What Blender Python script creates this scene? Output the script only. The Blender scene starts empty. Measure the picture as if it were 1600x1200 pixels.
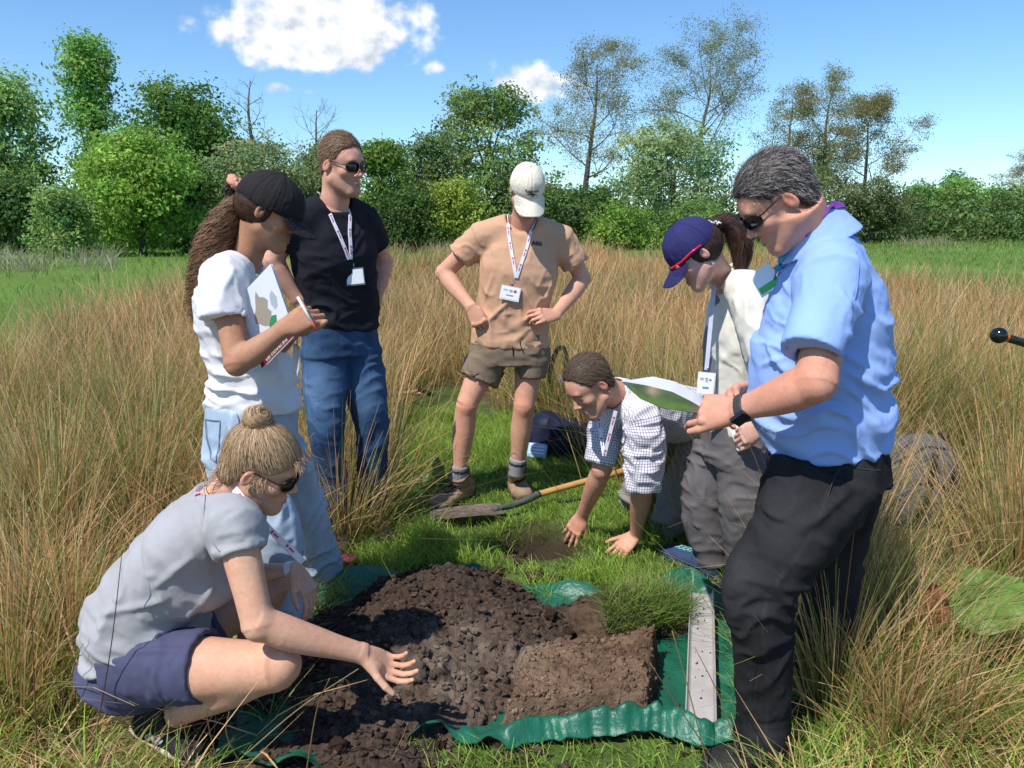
import bpy, math, random
import numpy as np
from mathutils import Vector, Matrix
SKIP = ()
random.seed(7)
rng = np.random.default_rng(11)
C = bpy.context.scene.collection
SC = bpy.context.scene
# ------------------------------------------------------------------ camera, sky, sun, exposure
CAMH, PITCH, FPX = 1.45, math.radians(12.0), 1200.0
cam_d = bpy.data.cameras.new('camera')
cam_d.sensor_width = 36.0
cam_d.lens = 36.0 * FPX / 1600.0
cam_d.clip_start = 0.05
cam_d.clip_end = 3000.0
cam = bpy.data.objects.new('camera', cam_d)
C.objects.link(cam)
cam.location = (0, 0, CAMH)
cam.rotation_euler = (math.pi / 2 - PITCH, 0, 0)
SC.camera = cam
SUN_AZ, SUN_EL = math.radians(50), math.radians(55)      # from the left, a little behind the camera
sun_dir = np.array([-math.cos(SUN_AZ) * math.cos(SUN_EL), -math.sin(SUN_AZ) * math.cos(SUN_EL), math.sin(SUN_EL)])
sd = bpy.data.lights.new('sun', 'SUN')
sd.energy = 4.3
sd.angle = math.radians(0.53)
sd.color = (1.0, 0.955, 0.88)
sun = bpy.data.objects.new('sun', sd)
C.objects.link(sun)
sun.rotation_euler = Vector(sun_dir).to_track_quat('Z', 'Y').to_euler()
SC.view_settings.view_transform = 'Standard'
SC.view_settings.look = 'None'
SC.view_settings.gamma = 1.0
SC.view_settings.use_curve_mapping = False
SC.view_settings.exposure = 0.3
SC.cycles.max_bounces = 6
SC.cycles.diffuse_bounces = 3
SC.cycles.glossy_bounces = 2
SC.cycles.transmission_bounces = 4
SC.cycles.transparent_max_bounces = 6
SC.cycles.use_denoising = True
SC.cycles.caustics_reflective = False
SC.cycles.caustics_refractive = False


def make_world():
    w = bpy.data.worlds.new('World')
    SC.world = w
    w.use_nodes = True
    nt = w.node_tree
    N, L = nt.nodes, nt.links
    bg = N['Background']
    sky = N.new('ShaderNodeTexSky')
    sky.sky_type = 'NISHITA'
    sky.sun_disc = False
    sky.sun_elevation = SUN_EL
    sky.sun_rotation = math.atan2(sun_dir[0], sun_dir[1])
    sky.air_density = 1.0
    sky.dust_density = 0.0
    sky.ozone_density = 1.6
    sky.altitude = 0
    bg.inputs['Strength'].default_value = 0.13
    w.cycles.sampling_method = 'MANUAL'
    w.cycles.sample_map_resolution = 256

    def math_(op, a, b=None, c=None, clamp=False):
        n = N.new('ShaderNodeMath')
        n.operation = op
        n.use_clamp = clamp
        for i, x in enumerate((a, b, c)):
            if x is None:
                continue
            if isinstance(x, (int, float)):
                n.inputs[i].default_value = x
            else:
                L.new(x, n.inputs[i])
        return n.outputs[0]
    tc = N.new('ShaderNodeTexCoord')
    sep = N.new('ShaderNodeSeparateXYZ')
    L.new(tc.outputs['Generated'], sep.inputs[0])
    X, Y, Z = sep.outputs
    az = math_('MULTIPLY', math_('ARCTAN2', X, Y), 180 / math.pi)
    el = math_('MULTIPLY', math_('ARCSINE', Z), 180 / math.pi)

    def comb(x, y, z=0.0):
        n = N.new('ShaderNodeCombineXYZ')
        for i, q in enumerate((x, y, z)):
            if isinstance(q, (int, float)):
                n.inputs[i].default_value = q
            else:
                L.new(q, n.inputs[i])
        return n.outputs[0]

    def fbm(vec, scale, detail, rough=0.55):
        n = N.new('ShaderNodeTexNoise')
        n.inputs['Scale'].default_value = scale
        n.inputs['Detail'].default_value = detail
        n.inputs['Roughness'].default_value = rough
        L.new(vec, n.inputs['Vector'])
        return n.outputs['Fac']

    # the same bank of fair-weather cumulus recurs every 110 degrees round the horizon
    a = math_('SUBTRACT', math_('FLOORED_MODULO', math_('ADD', az, 62.0), 110.0), 62.0)
    tot = None
    for (a0, e0, wa, hu, hd, amp) in CLOUDS:
        da = math_('MULTIPLY_ADD', a, 1 / wa, -a0 / wa)
        de = math_('SUBTRACT', el, e0)
        up = math_('MAXIMUM', math_('MULTIPLY', de, 1 / hu), math_('MULTIPLY', de, -1 / hd))
        r2 = math_('MULTIPLY_ADD', da, da, math_('MULTIPLY', up, up))
        m = math_('MULTIPLY_ADD', math_('SQRT', r2), -amp, amp)
        tot = m if tot is None else math_('MAXIMUM', tot, m)
    big = fbm(comb(az, math_('MULTIPLY', el, 1.3), 3.7), 0.30, 2.0, 0.5)
    fine = fbm(comb(az, math_('MULTIPLY', el, 1.2), 9.1), 0.62, 5.0, 0.50)
    off = fbm(comb(math_('ADD', az, -.45), math_('MULTIPLY_ADD', el, 1.2, .8), 9.1), 0.62, 3.0, 0.50)
    nn = math_('MULTIPLY_ADD', fine, .95, math_('MULTIPLY_ADD', big, .60, -.74))
    d0 = math_('ADD', tot, nn)
    cov = N.new('ShaderNodeMapRange')
    cov.interpolation_type = 'SMOOTHSTEP'
    L.new(d0, cov.inputs[0])
    cov.inputs[1].default_value = 0.10
    cov.inputs[2].default_value = 0.48
    shade = math_('ADD', math_('MULTIPLY', math_('SUBTRACT', fine, off), 1.9), math_('MULTIPLY_ADD', math_('SUBTRACT', el, 11.0), 0.055, 0.62), clamp=True)
    ramp = N.new('ShaderNodeValToRGB')
    L.new(shade, ramp.inputs[0])
    ramp.color_ramp.elements[0].position = 0.15
    ramp.color_ramp.elements[0].color = (3.9, 4.3, 4.9, 1)
    ramp.color_ramp.elements[1].position = 0.9
    ramp.color_ramp.elements[1].color = (7.6, 7.6, 7.5, 1)
    mix = N.new('ShaderNodeMix')
    mix.data_type = 'RGBA'
    L.new(math_('MULTIPLY', cov.outputs[0], 0.93), mix.inputs[0])
    hs = N.new('ShaderNodeHueSaturation')
    hs.inputs["Saturation"].default_value = 1.02
    tint = N.new('ShaderNodeVectorMath')           # the camera's white balance
    tint.operation = 'MULTIPLY'
    tint.inputs[1].default_value = (.70, .915, 1.10)
    L.new(sky.outputs[0], tint.inputs[0])
    L.new(tint.outputs[0], hs.inputs['Color'])
    L.new(hs.outputs[0], mix.inputs[6])
    L.new(ramp.outputs[0], mix.inputs[7])
    L.new(mix.outputs[2], bg.inputs[0])


# azimuth, elevation, half width, height above, height below, amplitude: a loose ring of fair-weather cumulus
CLOUDS = [(-12.9, 12.0, 8.1, 4.4, 2.6, 1.12), (1.6, 9.2, 3.7, 2.2, 1.4, 0.66), (-5.3, 10.2, 1.1, .7, .6, .40), (-15.6, 8.6, 1.7, .55, .5, .38), (-33.0, 6.4, 4.0, 1.5, 1.2, .42)]
make_world()

# ------------------------------------------------------------------ pixels <-> places
_fw = np.array([0, math.cos(PITCH), -math.sin(PITCH)])
_up = np.array([0, math.sin(PITCH), math.cos(PITCH)])
CAM = np.array([0, 0, CAMH])


def ray(u, v):
    return np.array([1.0, 0, 0]) * ((u - 800) / FPX) + _fw + _up * ((600 - v) / FPX)


def at(u, v, Y):
    d = ray(u, v)
    return CAM + d * (Y / d[1])


def gnd(u, v, z=0.0):
    d = ray(u, v)
    return CAM + d * ((z - CAMH) / d[2])


def proj(P):
    P = np.atleast_2d(P) - CAM
    t = P @ _fw
    return np.stack([800 + FPX * P[:, 0] / t, 600 - FPX * (P @ _up) / t], 1)


def inpoly(pts, poly):
    x, y = pts[:, 0], pts[:, 1]
    poly = np.array(poly, float)
    r = np.zeros(len(pts), bool)
    j = len(poly) - 1
    for i in range(len(poly)):
        xi, yi = poly[i]
        xj, yj = poly[j]
        c = ((yi > y) != (yj > y)) & (x < (xj - xi) * (y - yi) / (yj - yi + 1e-12) + xi)
        r ^= c
        j = i
    return r


def V3(*a):
    return np.array(a, float)


def nrm(v):
    v = np.asarray(v, float)
    return v / (np.linalg.norm(v) + 1e-12)


def sstep(a, b, x):
    t = np.clip((x - a) / (b - a), 0, 1)
    return t * t * (3 - 2 * t)


# ------------------------------------------------------------------ noise
def _hash(ix, iy, iz, seed):
    h = (ix.astype(np.uint32) * np.uint32(374761393) + iy.astype(np.uint32) * np.uint32(668265263)
         + iz.astype(np.uint32) * np.uint32(2147483647) + np.uint32(seed * 974711 + 17))
    h = (h ^ (h >> np.uint32(13))) * np.uint32(1274126177)
    h = (h ^ (h >> np.uint32(16))) * np.uint32(2246822519)
    return ((h ^ (h >> np.uint32(15))) & np.uint32(0xffffff)).astype(np.float64) / 16777215.0


def vnoise(P, seed=0):
    P = np.asarray(P, float)
    if P.shape[1] == 2:
        P = np.concatenate([P, np.zeros((len(P), 1))], 1)
    f = np.floor(P)
    i = f.astype(np.int64)
    w = P - f
    w = w * w * w * (w * (w * 6 - 15) + 10)
    r = 0
    for dx in (0, 1):
        for dy in (0, 1):
            for dz in (0, 1):
                ww = (w[:, 0] if dx else 1 - w[:, 0]) * (w[:, 1] if dy else 1 - w[:, 1]) * (w[:, 2] if dz else 1 - w[:, 2])
                r = r + ww * _hash(i[:, 0] + dx, i[:, 1] + dy, i[:, 2] + dz, seed)
    return r * 2 - 1


def fbm(P, seed=0, octv=4, gain=0.5, lac=2.03):
    P = np.asarray(P, float)
    a, s, t = 1.0, 0, 0
    for o in range(octv):
        s = s + a * vnoise(P, seed + o * 7)
        t += a
        a *= gain
        P = P * lac + 3.7
    return s / t


# ------------------------------------------------------------------ mesh objects
def mesh_np(name, verts, faces, smooth=True, col=None, attrs=None):
    """faces: list of int arrays (n,3)/(n,4)"""
    me = bpy.data.meshes.new(name)
    verts = np.asarray(verts, np.float32)
    faces = [np.asarray(f, np.int32) for f in faces if len(f)]
    me.vertices.add(len(verts))
    me.vertices.foreach_set('co', verts.ravel())
    nl = sum(f.size for f in faces)
    nf = sum(len(f) for f in faces)
    me.loops.add(nl)
    me.polygons.add(nf)
    me.loops.foreach_set('vertex_index', np.concatenate([f.ravel() for f in faces]))
    tot = np.concatenate([np.full(len(f), f.shape[1], np.int32) for f in faces])
    st = np.concatenate([[0], np.cumsum(tot)[:-1]]).astype(np.int32)
    me.polygons.foreach_set('loop_start', st)
    me.polygons.foreach_set('loop_total', tot)
    me.polygons.foreach_set('use_smooth', np.full(nf, smooth, bool))
    if col is not None:
        a = me.color_attributes.new('Col', 'FLOAT_COLOR', 'POINT')
        c = np.ones((len(verts), 4), np.float32)
        c[:, :3] = col
        a.data.foreach_set('color', c.ravel())
    for k, v in (attrs or {}).items():
        a = me.attributes.new(k, 'FLOAT_VECTOR', 'POINT')
        a.data.foreach_set('vector', np.asarray(v, np.float32).ravel())
    me.update(calc_edges=True)
    me.validate()
    return me


def link(name, me, mat=None, parent=None, label=None, cat=None, group=None, kind=None):
    o = bpy.data.objects.new(name, me)
    C.objects.link(o)
    if mat is not None:
        if me is not None and len(me.materials) == 0:
            me.materials.append(mat)
    if parent is not None:
        o.parent = parent
    if label:
        o['label'] = label
    if cat:
        o['category'] = cat
    if group:
        o['group'] = group
    if kind:
        o['kind'] = kind
    return o


def thing(name, label, cat, loc=(0, 0, 0), group=None):
    o = link(name, None, None, None, label, cat, group)
    o.empty_display_size = 0.1
    o.location = loc
    return o


def part(name, me, mat, parent, label=None):
    """a child whose mesh is given in world coordinates"""
    o = link(name, me, mat, parent, label)
    p = parent
    loc = Vector((0, 0, 0))
    while p is not None:
        loc += p.location
        p = p.parent
    o.location = -loc
    return o


class MB:
    """collects polygons in numpy arrays"""
    def __init__(s):
        s.v, s.f3, s.f4, s.c, s.n = [], [], [], [], 0

    def add(s, v, f3=None, f4=None, c=None):
        v = np.asarray(v, float)
        if f3 is not None and len(f3):
            s.f3.append(np.asarray(f3) + s.n)
        if f4 is not None and len(f4):
            s.f4.append(np.asarray(f4) + s.n)
        s.v.append(v)
        if c is not None:
            s.c.append(np.broadcast_to(np.asarray(c, float), (len(v), 3)))
        s.n += len(v)
        return s

    def tube(s, pts, r, n=8, c=None, caps=True, flat=None):
        pts = np.asarray(pts, float)
        K = len(pts)
        r = np.broadcast_to(np.asarray(r, float), (K,))
        T = np.gradient(pts, axis=0)
        T /= np.linalg.norm(T, axis=1)[:, None] + 1e-12
        ref = V3(0, 0, 1) if abs(T[0, 2]) < .9 else V3(1, 0, 0)
        A = np.zeros_like(pts)
        a = nrm(np.cross(ref, T[0]))
        for i in range(K):
            a = nrm(a - T[i] * (a @ T[i]))
            A[i] = a
        B = np.cross(T, A)
        th = np.arange(n) * 2 * np.pi / n
        ring = pts[:, None] + r[:, None, None] * (A[:, None] * np.cos(th)[None, :, None] + B[:, None] * np.sin(th)[None, :, None])
        v = ring.reshape(-1, 3)
        i, j = np.meshgrid(np.arange(K - 1), np.arange(n), indexing='ij')
        j2 = (j + 1) % n
        f4 = np.stack([i * n + j, i * n + j2, (i + 1) * n + j2, (i + 1) * n + j], -1).reshape(-1, 4)
        f3 = None
        if caps:
            v = np.concatenate([v, pts[:1], pts[-1:]])
            q = np.arange(n)
            q2 = (q + 1) % n
            f3 = np.concatenate([np.stack([np.full(n, K * n), q2, q], 1), np.stack([np.full(n, K * n + 1), (K - 1) * n + q, (K - 1) * n + q2], 1)])
        return s.add(v, f3, f4, c)

    def ribbon(s, pts, nor, w, c=None, thick=0.0015):
        """a strap: pts (K,3), nor (K,3) surface normals, w half width; a thin closed box section"""
        pts = np.asarray(pts, float)
        nor = np.asarray(nor, float)
        K = len(pts)
        T = np.gradient(pts, axis=0)
        S = np.cross(T, nor)
        S /= np.linalg.norm(S, axis=1)[:, None] + 1e-12
        w = np.broadcast_to(np.asarray(w, float), (K,))[:, None]
        nn = nor / (np.linalg.norm(nor, axis=1)[:, None] + 1e-12) * thick
        ring = np.stack([pts - S * w - nn, pts + S * w - nn, pts + S * w + nn, pts - S * w + nn], 1)
        v = ring.reshape(-1, 3)
        i, j = np.meshgrid(np.arange(K - 1), np.arange(4), indexing='ij')
        j2 = (j + 1) % 4
        f4 = np.stack([i * 4 + j, i * 4 + j2, (i + 1) * 4 + j2, (i + 1) * 4 + j], -1).reshape(-1, 4)
        f4 = np.concatenate([f4, [[3, 2, 1, 0]], [[(K - 1) * 4 + q for q in range(4)]]])
        return s.add(v, None, f4, c)

    def box(s, c, hx, hy, hz, R=None, col=None):
        R = np.eye(3) if R is None else np.asarray(R, float)
        q = np.array([[x, y, z] for x in (-1, 1) for y in (-1, 1) for z in (-1, 1)], float) * [hx, hy, hz]
        v = np.asarray(c, float) + q @ R.T
        f = [[0, 1, 3, 2], [4, 6, 7, 5], [0, 4, 5, 1], [2, 3, 7, 6], [0, 2, 6, 4], [1, 5, 7, 3]]
        return s.add(v, None, f, col)

    def mesh(s, name, smooth=True):
        fs = []
        if s.f3:
            fs.append(np.concatenate(s.f3))
        if s.f4:
            fs.append(np.concatenate(s.f4))
        return mesh_np(name, np.concatenate(s.v), fs, smooth, np.concatenate(s.c) if s.c else None)


# ------------------------------------------------------------------ implicit surfaces
class Loft:
    """generalised cylinder: centre line, half width (lateral) and half depth, superellipse power"""
    def __init__(s, pts, hw, hd=None, lat=None, p=2.0, samples=None, ts=None, front=None):
        pts = np.asarray(pts, float)
        K = len(pts)
        if samples is None:
            samples = 1 if K == 2 else 5
        # smooth resampling (Catmull-Rom)
        n = (K - 1) * samples + 1
        tt = np.linspace(0, K - 1, n)
        P = np.concatenate([[2 * pts[0] - pts[1]], pts, [2 * pts[-1] - pts[-2]]])
        out = []
        for t in tt:
            i = min(int(t), K - 2)
            f = t - i
            p0, p1, p2, p3 = P[i], P[i + 1], P[i + 2], P[i + 3]
            out.append(0.5 * ((2 * p1) + (-p0 + p2) * f + (2 * p0 - 5 * p1 + 4 * p2 - p3) * f * f + (-p0 + 3 * p1 - 3 * p2 + p3) * f ** 3))
        s.c = np.array(out)
        L = np.concatenate([[0], np.cumsum(np.linalg.norm(np.diff(s.c, axis=0), axis=1))])
        s.L = L
        u = L / L[-1]
        # resample so that the radius profile is followed
        m = max(n, 14)
        uu = np.linspace(0, 1, m)
        s.c = np.stack([np.interp(uu, u, s.c[:, k]) for k in range(3)], 1)
        s.L = uu * L[-1]
        hw = np.atleast_1d(np.asarray(hw, float))
        hd = hw if hd is None else np.atleast_1d(np.asarray(hd, float))
        t1 = np.linspace(0, 1, len(hw)) if ts is None else np.asarray(ts)
        t2 = np.linspace(0, 1, len(hd)) if ts is None or len(ts) != len(hd) else np.asarray(ts)

        def sm(x, t, y):
            if len(t) < 3:
                return np.interp(x, t, y)
            q = np.interp(np.linspace(0, 1, 81), t, y)
            k = np.array([1, 2, 3, 2, 1.]) / 9
            for _ in range(3):
                q = np.convolve(np.concatenate([[2 * q[0] - q[2], 2 * q[0] - q[1]], q, [2 * q[-1] - q[-2], 2 * q[-1] - q[-3]]]), k, 'valid')
            return np.interp(x, np.linspace(0, 1, 81), q)
        s.hw = sm(uu, t1, hw)
        s.hd = sm(uu, t2, hd)
        T = np.gradient(s.c, axis=0)
        s.T = T / np.linalg.norm(T, axis=1)[:, None]
        lat = V3(1, 0, 0) if lat is None else np.asarray(lat, float)
        if lat.ndim == 2:
            ll = np.linspace(0, 1, len(lat))
            lat = np.stack([np.interp(uu, ll, lat[:, k]) for k in range(3)], 1)
        else:
            lat = np.tile(lat, (m, 1))
        lat = lat - s.T * (lat * s.T).sum(1)[:, None]
        s.lat = lat / (np.linalg.norm(lat, axis=1)[:, None] + 1e-9)
        s.dep = np.cross(s.T, s.lat)
        s.p = p
        s.front = front
        R = max(s.hw.max(), s.hd.max())
        s.lo = s.c.min(0) - R
        s.hi = s.c.max(0) + R

    def nearest(s, P):
        N = len(P)
        bi = np.zeros(N, np.int32)
        bt = np.zeros(N)
        dd = np.zeros(N, np.float32)
        A0 = s.c[:-1]
        AB = s.c[1:] - A0
        l2f = (AB * AB).sum(1).astype(np.float32)
        org = s.c.mean(0)
        A0f = (A0 - org).astype(np.float32)
        ABf = AB.astype(np.float32)
        aab = (A0f * ABf).sum(1)
        aa = (A0f * A0f).sum(1)
        for i0 in range(0, N, 60000):
            p = (P[i0:i0 + 60000] - org).astype(np.float32)
            num = p @ ABf.T - aab
            t = np.clip(num / l2f, 0, 1)
            d = aa - 2 * (p @ A0f.T) + t * (t * l2f - 2 * num)
            k = d.argmin(1)
            ar = np.arange(len(p))
            bi[i0:i0 + 60000] = k
            bt[i0:i0 + 60000] = t[ar, k]
            dd[i0:i0 + 60000] = d[ar, k] + (p * p).sum(1)
        return bi, bt, np.sqrt(np.maximum(dd, 0))

    def coords(s, P, near=None):
        bi, bt = s.nearest(P)[:2] if near is None else near
        c = s.c[bi] + (s.c[bi + 1] - s.c[bi]) * bt[:, None]
        w1 = (1 - bt)[:, None]
        w2 = bt[:, None]
        q = P - c
        x = np.einsum('ij,ij->i', q, s.lat[bi] * w1 + s.lat[bi + 1] * w2)
        y = np.einsum('ij,ij->i', q, s.dep[bi] * w1 + s.dep[bi + 1] * w2)
        z = np.einsum('ij,ij->i', q, s.T[bi] * w1 + s.T[bi + 1] * w2)
        hw = s.hw[bi] * (1 - bt) + s.hw[bi + 1] * bt
        hd = s.hd[bi] * (1 - bt) + s.hd[bi + 1] * bt
        along = s.L[bi] * (1 - bt) + s.L[bi + 1] * bt
        return x, y, z, hw, hd, along, bi, bt

    def __call__(s, P):
        bi, bt, dist = s.nearest(P)
        first = (bi == 0) & (bt <= 0)
        last = (bi == len(s.c) - 2) & (bt >= 1)
        rmax = max(s.hw.max(), s.hd.max() * (s.front or 1))
        rmin = min(s.hw.min(), s.hd.min())
        out = np.where(dist > rmax, dist - rmax, dist - rmin).astype(float)
        m = ((dist < rmax * 1.15 + .05) & (dist > .75 * rmin - .012)) | ((first | last) & (dist < rmax * 1.2 + .05))
        if m.any():
            P2 = P[m]
            x, y, z, hw, hd, along, b2, t2 = s.coords(P2, (bi[m], bt[m]))
            if s.front:
                hd = np.where(y > 0, hd * s.front, hd)
            if s.p == 2.0:
                rho = np.sqrt((x / hw) ** 2 + (y / hd) ** 2)
            else:
                rho = ((np.abs(x) / hw) ** s.p + (np.abs(y) / hd) ** s.p) ** (1 / s.p)
            d = (rho - 1) * np.minimum(hw, hd)
            ex = np.where(first[m], -z, np.where(last[m], z, -1.0))
            out[m] = np.maximum(d, ex)
        return out


def ell(c, r, R=None):
    c = np.asarray(c, float)
    r = np.asarray(r, float) * np.ones(3)
    R = np.eye(3) if R is None else np.asarray(R, float)

    def f(P):
        q = (P - c) @ R
        k0 = np.sqrt(((q / r) ** 2).sum(1))
        k1 = np.sqrt(((q / (r * r)) ** 2).sum(1)) + 1e-9
        return k0 * (k0 - 1) / k1
    m = r.max()
    f.lo, f.hi = c - m, c + m
    return f


def cone(a, b, ra, rb):
    a, b = np.asarray(a, float), np.asarray(b, float)
    ab = b - a
    l2 = ab @ ab + 1e-12

    def f(P):
        t = np.clip((P - a) @ ab / l2, 0, 1)
        return np.sqrt(((P - a - t[:, None] * ab) ** 2).sum(1)) - (ra + (rb - ra) * t)
    m = max(ra, rb)
    f.lo, f.hi = np.minimum(a, b) - m, np.maximum(a, b) + m
    return f


def rbox(c, h, r, R=None):
    c = np.asarray(c, float)
    h = np.asarray(h, float)
    R = np.eye(3) if R is None else np.asarray(R, float)

    def f(P):
        q = np.abs((P - c) @ R) - (h - r)
        return np.sqrt((np.maximum(q, 0) ** 2).sum(1)) + np.minimum(q.max(1), 0) - r
    m = np.linalg.norm(h)
    f.lo, f.hi = c - m, c + m
    return f


def func(f, lo, hi):
    def g(P):
        return f(P)
    g.lo, g.hi = np.asarray(lo, float), np.asarray(hi, float)
    return g


class Sdf:
    def __init__(s):
        s.ops = []

    def u(s, f, k=0.0):
        s.ops.append(('u', f, k))
        return s

    def sub(s, f, k=0.0):
        s.ops.append(('s', f, k))
        return s

    def cut(s, f, k=0.0):
        s.ops.append(('i', f, k))
        return s

    @staticmethod
    def _mix(D, d, mode, k):
        if mode == 's':
            d = -d
        if mode == 'u':
            if k > 0:
                h = np.maximum(k - np.abs(D - d), 0) / k
                return np.minimum(D, d) - h * h * k * .25
            return np.minimum(D, d)
        if k > 0:
            h = np.maximum(k - np.abs(D - d), 0) / k
            return np.maximum(D, d) + h * h * k * .25
        return np.maximum(D, d)

    def eval(s, P):
        P = np.atleast_2d(P)
        D = np.full(len(P), 9.0)
        for mode, f, k in s.ops:
            D = s._mix(D, f(P), mode, k)
        return D

    def grad(s, P, e=0.003):
        g = np.stack([s.eval(P + np.eye(3)[i] * e) - s.eval(P - np.eye(3)[i] * e) for i in range(3)], 1)
        return g / (np.linalg.norm(g, axis=1)[:, None] + 1e-9)

    def onto(s, P, off=0.0, it=4):
        P = np.atleast_2d(np.asarray(P, float)).copy()
        for _ in range(it):
            d = s.eval(P) - off
            P -= s.grad(P) * (d * .9)[:, None]
        return P, s.grad(P)

    def mesh(s, h, pad=0.02):
        us = [f for m, f, k in s.ops if m == 'u']
        lo = np.min([f.lo for f in us], axis=0) - pad
        hi = np.max([f.hi for f in us], axis=0) + pad
        n = np.ceil((hi - lo) / h).astype(int) + 2
        D = np.full(n, 9.0, np.float32)
        ax = [lo[i] + np.arange(n[i]) * h for i in range(3)]
        for mode, f, k in s.ops:
            mg = k + 4 * h
            a = np.clip(((f.lo - mg - lo) / h).astype(int), 0, n - 1)
            b = np.clip(((f.hi + mg - lo) / h).astype(int) + 2, 1, n)
            if (b <= a).any():
                continue
            blk = D[a[0]:b[0], a[1]:b[1], a[2]:b[2]]
            g = np.stack(np.meshgrid(ax[0][a[0]:b[0]], ax[1][a[1]:b[1]], ax[2][a[2]:b[2]], indexing='ij'), -1).reshape(-1, 3)
            d = f(g)
            r = s._mix(blk.reshape(-1).astype(np.float64), d, mode, k)
            D[a[0]:b[0], a[1]:b[1], a[2]:b[2]] = r.reshape(blk.shape)
        D[0], D[-1] = 9, 9
        D[:, 0], D[:, -1] = 9, 9
        D[:, :, 0], D[:, :, -1] = 9, 9
        return nets(D, lo, h)


def nets(D, lo, h):
    S = D < 0
    n = np.array(D.shape)
    cnt = np.zeros(n - 1, np.int8)
    offs = [(x, y, z) for x in (0, 1) for y in (0, 1) for z in (0, 1)]
    for o in offs:
        cnt += S[o[0]:n[0] - 1 + o[0], o[1]:n[1] - 1 + o[1], o[2]:n[2] - 1 + o[2]]
    act = (cnt > 0) & (cnt < 8)
    ci = np.argwhere(act)
    idx = np.full(n - 1, -1, np.int32)
    idx[act] = np.arange(len(ci))
    vals = [D[ci[:, 0] + o[0], ci[:, 1] + o[1], ci[:, 2] + o[2]].astype(float) for o in offs]
    pos = np.zeros((len(ci), 3))
    c = np.zeros(len(ci))
    for i in range(8):
        for j in range(i + 1, 8):
            df = np.abs(np.subtract(offs[i], offs[j]))
            if df.sum() != 1:
                continue
            m = (vals[i] < 0) != (vals[j] < 0)
            t = vals[i] / (vals[i] - vals[j] + 1e-20)
            t = np.clip(t, 0, 1)
            p = np.array(offs[i], float) + t[:, None] * (np.array(offs[j]) - np.array(offs[i]))
            pos[m] += p[m]
            c[m] += 1
    v = lo + (ci + pos / c[:, None]) * h
    quads = []
    for a in range(3):
        b, d = (a + 1) % 3, (a + 2) % 3
        s0 = [slice(0, n[i]) for i in range(3)]
        sA = list(s0)
        sB = list(s0)
        sA[a] = slice(0, n[a] - 1)
        sB[a] = slice(1, n[a])
        A, B = S[tuple(sA)], S[tuple(sB)]
        e = np.argwhere(A != B)
        e = e[(e[:, b] > 0) & (e[:, d] > 0) & (e[:, b] < n[b] - 1) & (e[:, d] < n[d] - 1)]
        ins = A[e[:, 0], e[:, 1], e[:, 2]]
        q = []
        for (ob, od) in ((0, 0), (-1, 0), (-1, -1), (0, -1)):
            g = e.copy()
            g[:, b] += ob
            g[:, d] += od
            q.append(idx[g[:, 0], g[:, 1], g[:, 2]])
        q = np.stack(q, 1)
        q[~ins] = q[~ins][:, ::-1]
        quads.append(q)
    q = np.concatenate(quads)
    return v, q[(q >= 0).all(1)]


def vnormals(v, q):
    n = np.zeros_like(v)
    fn = np.cross(v[q[:, 2]] - v[q[:, 0]], v[q[:, 3]] - v[q[:, 1]])
    for k in range(4):
        np.add.at(n, q[:, k], fn)
    return n / (np.linalg.norm(n, axis=1)[:, None] + 1e-12)


def relax(v, q, it=2, lam=.5):
    e = np.concatenate([q[:, [0, 1]], q[:, [1, 2]], q[:, [2, 3]], q[:, [3, 0]]])
    for _ in range(it):
        s = np.zeros_like(v)
        c = np.zeros(len(v))
        np.add.at(s, e[:, 0], v[e[:, 1]])
        np.add.at(s, e[:, 1], v[e[:, 0]])
        np.add.at(c, e[:, 0], 1)
        np.add.at(c, e[:, 1], 1)
        v = v + lam * (s / np.maximum(c, 1)[:, None] - v)
    return v


# ------------------------------------------------------------------ materials
MATS = {}


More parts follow.
